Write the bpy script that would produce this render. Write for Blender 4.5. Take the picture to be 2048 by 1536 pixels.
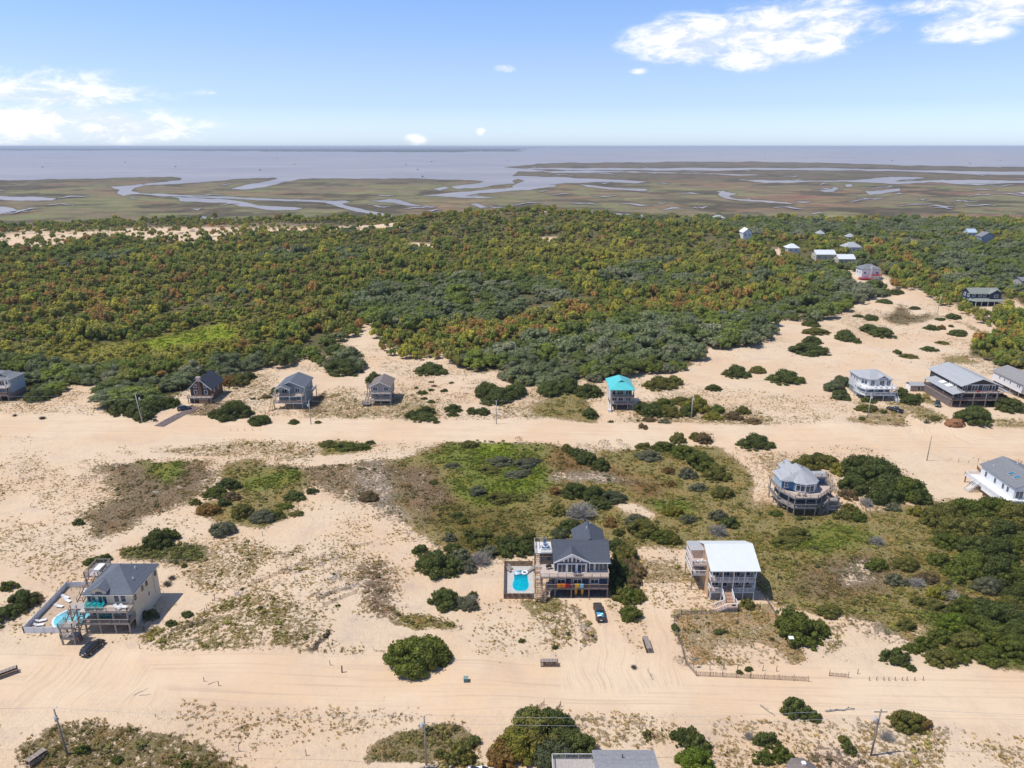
import bpy, math, random
import numpy as np
from mathutils import Vector, Matrix

for _o in list(bpy.data.objects):
    bpy.data.objects.remove(_o)
SC = bpy.context.scene
COL = SC.collection
RND = random.Random(7)
R = math.radians

# ------------------------------------------------------------------ camera
CAM_H, PITCH, FPX = 95.0, R(18.5), 1422.0
cam = bpy.data.cameras.new('camera')
cam.sensor_width = 36.0
cam.lens = 36.0 * FPX / 2048.0
cam.clip_start, cam.clip_end = 1.0, 200000.0
camo = bpy.data.objects.new('camera', cam)
camo.location = (0, 0, CAM_H)
camo.rotation_euler = (R(90) - PITCH, 0, 0)
COL.objects.link(camo)
SC.camera = camo

# ------------------------------------------------------------------ world
SUN_EL, SUN_AZ = R(63), R(-98)          # azimuth from +Y, clockwise: the sun stands to the left
sd = Vector((math.sin(SUN_AZ) * math.cos(SUN_EL), math.cos(SUN_AZ) * math.cos(SUN_EL), math.sin(SUN_EL)))
sun = bpy.data.lights.new('sun', 'SUN')
sun.energy, sun.angle, sun.color = 4.3, R(0.53), (1.0, 0.95, 0.87)
suno = bpy.data.objects.new('sun', sun)
suno.rotation_euler = sd.to_track_quat('Z', 'Y').to_euler()
COL.objects.link(suno)
SC.view_settings.view_transform = 'Standard'
SC.view_settings.look = 'None'
SC.view_settings.exposure = 0.0
SC.view_settings.gamma = 1.0
SC.view_settings.use_curve_mapping = False
SC.cycles.max_bounces = 6
SC.cycles.diffuse_bounces = 2
SC.cycles.glossy_bounces = 2
SC.cycles.transmission_bounces = 3
SC.cycles.volume_bounces = 0
SC.cycles.transparent_max_bounces = 6
SC.cycles.use_denoising = True

class NT:
    """small helper to write node trees"""
    def __init__(s, tree):
        s.t = tree; s.n = tree.nodes; s.l = tree.links
    def __call__(s, kind, ins=None, **kw):
        nd = s.n.new(kind)
        for k, v in kw.items():
            setattr(nd, k, v)
        for k, v in (ins or {}).items():
            sock = nd.inputs[k]
            if isinstance(v, bpy.types.NodeSocket):
                s.l.new(v, sock)
            else:
                sock.default_value = v
        return nd
    def math(s, op, a, b=0.0, c=None, clamp=False):
        i = {0: a, 1: b}
        if c is not None: i[2] = c
        return s('ShaderNodeMath', i, operation=op, use_clamp=clamp).outputs[0]
    def vec(s, op, a, b=None):
        i = {0: a}
        if b is not None: i[1] = b
        nd = s('ShaderNodeVectorMath', i, operation=op)
        return nd.outputs['Value'] if op in ('LENGTH', 'DOT_PRODUCT', 'DISTANCE') else nd.outputs[0]
    def mix(s, f, a, b, mode='MIX'):
        nd = s('ShaderNodeMix', data_type='RGBA', blend_type=mode)
        for k, v in ((0, f), (6, a), (7, b)):
            if isinstance(v, bpy.types.NodeSocket): s.l.new(v, nd.inputs[k])
            else: nd.inputs[k].default_value = (v if k == 0 else (tuple(v) + (1,))[:4])
        return nd.outputs[2]
    def noise(s, vec, scale, detail=3, rough=0.55, out=0, dist=0.0):
        i = {'Scale': scale, 'Detail': detail, 'Roughness': rough, 'Distortion': dist}
        if vec is not None: i['Vector'] = vec
        return s('ShaderNodeTexNoise', i).outputs[out]
    def map(s, v, a, b, c=0.0, d=1.0, smooth=True):
        return s('ShaderNodeMapRange', {0: v, 1: a, 2: b, 3: c, 4: d}, interpolation_type='SMOOTHSTEP' if smooth else 'LINEAR', clamp=True).outputs[0]

def px_dir(px, py):
    u, v = (px - 1024) / FPX, (py - 768) / FPX
    c, s = math.cos(PITCH), math.sin(PITCH)
    return Vector((u, c - v * s, -s - v * c)).normalized()

w = bpy.data.worlds.new('World')
SC.world = w
w.use_nodes = True
wt = NT(w.node_tree)
wt.n.clear()
sky = wt('ShaderNodeTexSky', sky_type='NISHITA', sun_disc=False, sun_elevation=SUN_EL, sun_rotation=SUN_AZ,
         altitude=0.0, air_density=1.0, dust_density=0.6, ozone_density=2.6)
tc = wt('ShaderNodeTexCoord').outputs['Generated']
sep = wt('ShaderNodeSeparateXYZ', {0: tc})
# thin horizon veil that keeps the low sky pale blue instead of yellow
elev = sep.outputs[2]
tint = wt('ShaderNodeValToRGB', {0: wt.map(elev, 0.0, 0.32, smooth=False)})
cr = tint.color_ramp
cr.elements[0].position, cr.elements[0].color = 0.02, (1.57, 1.90, 2.75, 1)
cr.elements[1].position, cr.elements[1].color = 1.0, (0.95, 1.05, 1.30, 1)
for (q, kcol) in ((.156, (1.25, 1.41, 2.0, 1)), (.31, (1.29, 1.35, 1.73, 1)), (.53, (1.20, 1.37, 1.78, 1))):
    e = cr.elements.new(q); e.color = kcol
skyc = wt.mix(1.0, sky.outputs[0], tint.outputs[0], 'MULTIPLY')
CLOUDS = [(1580, 58, 165, 62, 1.15), (1390, 78, 165, 52, .95), (1490, 122, 75, 26, .85), (1935, 55, 80, 34, .8), (2030, 12, 100, 40, .8),
          (1750, 56, 70, 16, .55), (70, 182, 230, 52, .66), (60, 246, 330, 46, .85), (828, 280, 34, 16, .5), (962, 262, 13, 13, .7),
          (1012, 138, 34, 12, .45), (1276, 142, 26, 10, .45), (1270, 90, 60, 26, .5), (430, 186, 90, 10, .32), (1860, 10, 80, 20, .5)]
mask = None
for (cx, cy, rx, ry, amp) in CLOUDS:
    d = px_dir(cx, cy)
    k = FPX
    sub = wt.vec('SUBTRACT', tc, tuple(d))
    scl = wt.vec('MULTIPLY', sub, (k / rx, 1.5, k / ry))
    g = wt.math('MULTIPLY', wt.math('SUBTRACT', 1.0, wt.vec('LENGTH', scl), clamp=True), amp * 1.5)
    mask = g if mask is None else wt.math('MAXIMUM', mask, g)
stretch = wt.vec('MULTIPLY', tc, (1.0, 1.0, 2.6))
wide = wt.map(wt.noise(stretch, 4.2, 5, .6), 0.60, 0.78)          # the rest of the sky has a few clouds as well
wide = wt.math('MULTIPLY', wide, wt.map(elev, 0.17, 0.3))
mask = wt.math('MAXIMUM', mask, wt.math('MULTIPLY', wide, 0.9))
n1 = wt.noise(stretch, 19.0, 10, .68, dist=0.35)
cap = wt.math('MINIMUM', mask, 0.80)
dens = wt.math('ADD', cap, wt.math('MULTIPLY', wt.math('SUBTRACT', n1, 0.5), 1.9))
dens = wt.math('ADD', dens, wt.math('MULTIPLY', wt.math('SUBTRACT', wt.noise(stretch, 7.0, 4, .6), 0.5), 1.3))
dens = wt.math('MULTIPLY', wt.map(dens, 0.16, 1.02), 0.97)
dens = wt.math('MULTIPLY', dens, wt.map(mask, 0.02, 0.45))
ccol = wt.mix(wt.map(n1, .40, .58), (8.3, 8.9, 9.9), (11.5, 11.4, 11.2))
skyc = wt.mix(dens, skyc, ccol)
bg = wt('ShaderNodeBackground', {0: skyc, 1: 0.10})
wt('ShaderNodeOutputWorld', {0: bg.outputs[0]})

# ------------------------------------------------------------------ noise + terrain
def _hash(ix, iy, seed):
    h = (ix.astype(np.int64) * 374761393 + iy.astype(np.int64) * 668265263 + seed * 1442695041) & 0x7fffffff
    h = ((h ^ (h >> 13)) * 1274126177) & 0x7fffffff
    h = h ^ (h >> 16)
    return (h & 0xffff) / 65535.0
def vnoise(x, y, seed=0):
    ix, iy = np.floor(x), np.floor(y)
    fx, fy = x - ix, y - iy
    fx, fy = fx * fx * (3 - 2 * fx), fy * fy * (3 - 2 * fy)
    a, b = _hash(ix, iy, seed), _hash(ix + 1, iy, seed)
    c, d = _hash(ix, iy + 1, seed), _hash(ix + 1, iy + 1, seed)
    return (a + (b - a) * fx) * (1 - fy) + (c + (d - c) * fx) * fy
def fbm(x, y, seed=0, oct=4):
    x, y = np.asarray(x, float), np.asarray(y, float)
    s, a, t = 0.0, 1.0, 0.0
    for o in range(oct):
        s = s + a * vnoise(x, y, seed + o * 17); t += a
        a *= 0.5; x, y = x * 2.03 + 11.3, y * 2.03 + 5.7
    return s / t
def sstep(v, a, b):
    t = np.clip((np.asarray(v, float) - a) / (b - a), 0, 1)
    return t * t * (3 - 2 * t)
# (x, y, height, radius x, radius y): dunes and the wooded ridge
HILLS = [(5, 850, 24, 150, 75), (210, 760, 7, 190, 90), (330, 640, 4, 120, 90), (-40, 520, 3.5, 110, 80), (-250, 560, 4, 120, 120), (90, 380, 3, 60, 40),
         (-8, 112, 1.2, 9, 7), (-62, 98, 1.6, 16, 7), (-50, 120, 2.0, 18, 10), (-42, 140, 1.6, 18, 12), (118, 238, 1.5, 10, 6), (160, 238, 1.8, 11, 8), (28, 98, 1.2, 12, 6),
         (-150, 258, 2.0, 7, 6), (0, 100, 1.0, 10, 6), (-105, 285, 1.6, 22, 10)]
def height(x, y):
    x, y = np.asarray(x, float), np.asarray(y, float)
    near = 1 - sstep(y, 820, 980)
    h = (1.5 * (fbm(x / 46, y / 34, 3, 3) - 0.5) + 0.55 * (fbm(x / 11, y / 9, 9, 2) - 0.5)) * near
    h = h * np.where(y < 300, 1.0, 1 + sstep(y, 300, 420) * 1.6)
    flat = np.minimum(1, np.minimum(np.abs(y - road_front(x)) / 9.0, np.abs(y - road_back(x)) / 12.0))
    h = h * (0.25 + 0.75 * np.clip(flat, 0, 1))
    for (a, b, hh, rx, ry) in HILLS:
        h = h + hh * np.exp(-((x - a) / rx) ** 2 - ((y - b) / ry) ** 2) * near
    for (x0, x1, y0, y1, lv) in PADS:
        dx = np.maximum(np.maximum(x0 - x, x - x1), 0); dy = np.maximum(np.maximum(y0 - y, y - y1), 0)
        wgt = 1 - sstep(np.hypot(dx, dy), 0.6, 6.0)
        h = h * (1 - wgt) + lv * wgt
    return h
# level ground under the houses
PADS = [(-101, -78, 112, 138, 0), (-2, 22, 124, 148, 0), (39, 54, 128, 145, 0), (72, 90, 169, 186, 0), (133, 155, 172, 194, 0), (136, 151, 250, 279, 0), (163, 190, 254, 281, 0), (200, 215, 262, 286, 0), (36, 48, 250, 267, 0),
        (-58, -45, 256, 273, 0), (-92, -78, 252, 270, 0), (-128, -114, 252, 276, 0), (-214, -196, 260, 277, 0), (284, 312, 435, 452, 0), (-14, 26, 78, 90, 0), (42, 49, 83, 90, 0), (4, 10, 111, 115, 0), (25, 29, 115, 121, 0)]
def road_front(x): return 107.5 - 0.028 * x
def road_back(x): return 231.0 - 0.035 * x + 0.0004 * x * x * 0
def unproj(px, py, h=0.0):
    d = px_dir(px, py)
    t = (CAM_H - h) / -d.z
    return d.x * t, d.y * t
def at(px, py):
    h = 0.0
    for _ in range(8):
        x, y = unproj(px, py, h)
        h = float(height(x, y))
    return Vector((x, y, h))
def project(x, y, z):
    c, s = math.cos(PITCH), math.sin(PITCH)
    zc = y * c + (CAM_H - z) * s
    yc = -y * s + (CAM_H - z) * c
    zc = np.where(zc < 1, 1, zc)
    return 1024 + FPX * x / zc, 768 + FPX * yc / zc
def gz(x, y): return float(height(x, y))

# ------------------------------------------------------------------ polygons in plan, traced as image points
def poly_sdf(P, X, Y):
    """signed distance (negative inside) of points to a closed polygon"""
    P = np.asarray(P, float); n = len(P)
    d2 = np.full(X.shape, 1e18); inside = np.zeros(X.shape, bool)
    for i in range(n):
        x0, y0 = P[i]; x1, y1 = P[(i + 1) % n]
        ex, ey = x1 - x0, y1 - y0
        t = np.clip(((X - x0) * ex + (Y - y0) * ey) / (ex * ex + ey * ey + 1e-12), 0, 1)
        d2 = np.minimum(d2, (X - x0 - t * ex) ** 2 + (Y - y0 - t * ey) ** 2)
        c = (y0 > Y) != (y1 > Y)
        with np.errstate(divide='ignore', invalid='ignore'):
            xi = ex * (Y - y0) / (ey if abs(ey) > 1e-12 else 1e-12) + x0
        inside ^= c & (X < xi)
    d = np.sqrt(d2)
    return np.where(inside, -d, d)

# ------------------------------------------------------------------ object helpers
def link(o): COL.objects.link(o); return o
def tag(o, label=None, cat=None, group=None, kind=None):
    if label: o['label'] = label
    if cat: o['category'] = cat
    if group: o['group'] = group
    if kind: o['kind'] = kind
    return o
def empty(name, loc, rz=0.0, label=None, cat=None, group=None):
    o = bpy.data.objects.new(name, None)
    o.location = loc; o.rotation_euler = (0, 0, rz); o.empty_display_size = 0.5
    link(o); return tag(o, label, cat, group)
def mesh_np(name, V, faces_flat, n, mats=(), smooth=False):
    """V (k,3); faces_flat index array of faces with n corners each"""
    me = bpy.data.meshes.new(name)
    V = np.asarray(V, np.float32); F = np.asarray(faces_flat, np.int32).ravel()
    nf = len(F) // n
    me.vertices.add(len(V)); me.vertices.foreach_set('co', V.ravel())
    me.loops.add(len(F)); me.loops.foreach_set('vertex_index', F)
    me.polygons.add(nf)
    me.polygons.foreach_set('loop_start', np.arange(0, nf * n, n, dtype=np.int32))
    me.polygons.foreach_set('loop_total', np.full(nf, n, np.int32))
    if smooth: me.polygons.foreach_set('use_smooth', np.ones(nf, bool))
    me.update(calc_edges=True)
    for m in mats: me.materials.append(m)
    return me
class MB:
    """collects simple solids into ONE mesh"""
    def __init__(s): s.v = []; s.f = []
    def add(s, V, F):
        b = len(s.v); s.v += [tuple(p) for p in V]; s.f += [tuple(i + b for i in f) for f in F]; return s
    def box(s, x0, x1, y0, y1, z0, z1):
        return s.add([(x0, y0, z0), (x1, y0, z0), (x1, y1, z0), (x0, y1, z0), (x0, y0, z1), (x1, y0, z1), (x1, y1, z1), (x0, y1, z1)],
                     [(0, 3, 2, 1), (4, 5, 6, 7), (0, 1, 5, 4), (1, 2, 6, 5), (2, 3, 7, 6), (3, 0, 4, 7)])
    def bar(s, p, q, w=0.1, h=None, up=(0, 0, 1)):
        p, q = Vector(p), Vector(q); h = h or w
        d = (q - p).normalized(); up = Vector(up)
        if abs(d.dot(up)) > 0.98: up = Vector((0, 1, 0))
        a = d.cross(up).normalized(); b = a.cross(d).normalized()
        a, b = a * w / 2, b * h / 2
        return s.add([p - a - b, p + a - b, p + a + b, p - a + b, q - a - b, q + a - b, q + a + b, q - a + b],
                     [(0, 3, 2, 1), (4, 5, 6, 7), (0, 1, 5, 4), (1, 2, 6, 5), (2, 3, 7, 6), (3, 0, 4, 7)])
    def tube(s, p, q, r0, r1=None, n=8):
        p, q = Vector(p), Vector(q); r1 = r0 if r1 is None else r1
        d = (q - p).normalized(); up = Vector((0, 0, 1)) if abs(d.z) < 0.95 else Vector((1, 0, 0))
        a = d.cross(up).normalized(); b = d.cross(a).normalized()
        V = []
        for (c, r) in ((p, r0), (q, r1)):
            V += [c + (a * math.cos(2 * math.pi * i / n) + b * math.sin(2 * math.pi * i / n)) * r for i in range(n)]
        F = [(i, (i + 1) % n, n + (i + 1) % n, n + i) for i in range(n)] + [tuple(range(n - 1, -1, -1)), tuple(range(n, 2 * n))]
        return s.add(V, F)
    def prism(s, poly, z0, z1):
        n = len(poly)
        return s.add([(x, y, z0) for x, y in poly] + [(x, y, z1) for x, y in poly],
                     [tuple(range(n - 1, -1, -1)), tuple(range(n, 2 * n))] + [(i, (i + 1) % n, n + (i + 1) % n, n + i) for i in range(n)])
    def slab(s, quad, t):
        """polygon in space thickened downwards by t (vertical)"""
        n = len(quad)
        return s.add([tuple(p) for p in quad] + [(p[0], p[1], p[2] - t) for p in quad],
                     [tuple(range(n)), tuple(range(2 * n - 1, n - 1, -1))] + [(i, n + i, n + (i + 1) % n, (i + 1) % n) for i in range(n)])
    def build(s, name, mat, parent=None, smooth=False, label=None, kind=None):
        me = bpy.data.meshes.new(name)
        me.from_pydata([tuple(p) for p in s.v], [], s.f); me.update()
        import bmesh as _bm
        bm = _bm.new(); bm.from_mesh(me); _bm.ops.recalc_face_normals(bm, faces=bm.faces); bm.to_mesh(me); bm.free()
        me.materials.append(mat)
        if smooth: me.polygons.foreach_set('use_smooth', [True] * len(me.polygons))
        o = bpy.data.objects.new(name, me); link(o)
        if parent is not None: o.parent = parent
        return tag(o, label, kind=kind)

# ------------------------------------------------------------------ materials
MATS = {}
def mat(name, col, rough=0.7, var=0.12, scale=3.0, metal=0.0, stripes=None, spec=0.3, bump=0.0, col2=None):
    """plain procedural material: base colour, soft colour variation, optional board / seam relief (axis, pitch, depth)"""
    if name in MATS: return MATS[name]
    m = bpy.data.materials.new(name); m.use_nodes = True
    t = NT(m.node_tree); t.n.clear()
    co = t('ShaderNodeTexCoord').outputs['Object']
    n = t.noise(co, scale, 4, .6)
    k2 = col2 or tuple(min(1, c * (1 + var)) for c in col)
    k1 = tuple(c * (1 - var) for c in col) if col2 is None else col
    c = t.mix(t.map(n, .32, .68), k1, k2)
    nrm = None
    hgt = None
    if stripes:
        ax, pitch, depth = stripes
        s = t('ShaderNodeSeparateXYZ', {0: co}).outputs[ax]
        fr = t.math('FRACT', t.math('DIVIDE', s, pitch))
        hgt = t.math('MULTIPLY', fr, depth)
        idx = t.math('FLOOR', t.math('DIVIDE', s, pitch))
        wn = t('ShaderNodeTexWhiteNoise', {'W': idx}, noise_dimensions='1D').outputs[0]
        c = t.mix(0.35, c, t.mix(wn, tuple(x * .82 for x in col), tuple(min(1, x * 1.15) for x in col)))
    if bump:
        b2 = t.math('MULTIPLY', t.noise(co, scale * 12, 3), bump)
        hgt = b2 if hgt is None else t.math('ADD', hgt, b2)
    p = t('ShaderNodeBsdfPrincipled', {'Base Color': c, 'Roughness': rough, 'Metallic': metal, 'Specular IOR Level': spec})
    if hgt is not None:
        bp = t('ShaderNodeBump', {'Height': hgt, 'Strength': 0.8, 'Distance': 1.0})
        t.l.new(bp.outputs[0], p.inputs['Normal'])
    t('ShaderNodeOutputMaterial', {0: p.outputs[0]})
    MATS[name] = m
    return m
def glass_mat(name='window_glass', col=(0.035, 0.045, 0.055)):
    if name in MATS: return MATS[name]
    m = bpy.data.materials.new(name); m.use_nodes = True
    t = NT(m.node_tree); t.n.clear()
    co = t('ShaderNodeTexCoord').outputs['Object']
    c = t.mix(t.noise(co, 1.7, 2), tuple(x * .5 for x in col), tuple(x * 2.2 for x in col))
    p = t('ShaderNodeBsdfPrincipled', {'Base Color': c, 'Roughness': 0.06, 'Specular IOR Level': 0.7})
    t('ShaderNodeOutputMaterial', {0: p.outputs[0]})
    MATS[name] = m
    return m
# ================================================================== the land
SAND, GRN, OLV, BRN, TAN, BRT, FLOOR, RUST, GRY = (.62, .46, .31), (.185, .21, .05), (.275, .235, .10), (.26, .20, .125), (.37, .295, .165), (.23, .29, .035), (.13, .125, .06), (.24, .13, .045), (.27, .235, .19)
# forest outline (image points of the ground under the trees)
FOREST = [(-700, 800), (0, 806), (60, 800), (110, 785), (160, 772), (225, 766), (232, 775), (205, 800), (215, 815), (262, 812), (275, 835), (300, 832), (330, 812), (372, 800), (385, 780), (450, 770), (470, 745), (560, 738),
          (640, 722), (645, 745), (705, 750), (722, 735), (722, 715), (690, 680), (740, 672), (752, 695), (790, 722), (850, 726), (890, 716), (915, 742), (985, 748), (1050, 775), (1100, 785),
          (1150, 770), (1225, 766), (1275, 752), (1390, 746), (1440, 735), (1400, 722), (1395, 705), (1500, 692), (1560, 674), (1535, 652), (1580, 640), (1600, 655), (1650, 640), (1705, 612), (1772, 592), (1745, 570),
          (1700, 556), (1692, 546), (1725, 548), (1790, 578), (1835, 584), (1870, 605), (1910, 625), (1950, 645), (2048, 682), (2800, 900), (2800, 440), (2048, 440), (1700, 438), (1500, 438), (1400, 438), (1300, 430), (1150, 414),
          (1000, 410), (900, 416), (800, 432), (600, 438), (300, 440), (0, 452), (-700, 462)]
FOREST2 = [(1940, 692), (2000, 668), (2100, 690), (2300, 780), (2100, 750), (1985, 728), (1945, 710)]
CLEAR = [  # openings in the wood: (polygon, kept tree density)
    ([(-60, 474), (60, 464), (190, 462), (300, 452), (480, 451), (500, 458), (460, 472), (425, 486), (330, 482), (210, 474), (120, 492), (-60, 496)], .16),
    ([(500, 447), (790, 447), (810, 456), (760, 463), (640, 460), (570, 472), (505, 466)], .18), ([(540, 498), (640, 496), (640, 506), (560, 508)], .3), ([(1070, 476), (1120, 470), (1110, 482), (1080, 484)], .0), ([(810, 484), (870, 488), (865, 496), (820, 494)], .1),
    ([(275, 684), (335, 668), (400, 658), (440, 643), (472, 655), (470, 686), (400, 692), (320, 702)], .12), ([(1128, 544), (1160, 542), (1162, 550), (1132, 552)], .0), ([(455, 620), (475, 618), (480, 640), (462, 640)], .0),
    ([(60, 725), (200, 690), (330, 700), (300, 712), (150, 735)], .8), ([(1540, 500), (1560, 498), (1565, 512), (1545, 514)], 0), ([(1600, 598), (1640, 600), (1635, 606), (1600, 604)], 0), ([(1100, 735), (1115, 728), (1125, 745), (1110, 750)], 0),
    ([(722, 660), (745, 640), (760, 655), (745, 672)], 0.1), ([(1930, 620), (2030, 600), (2060, 625), (1950, 650)], .2), ([(1950, 535), (1985, 530), (1990, 545), (1955, 545)], 0), ([(1910, 470), (2048, 478), (2048, 490), (1960, 492)], .5)]
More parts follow.
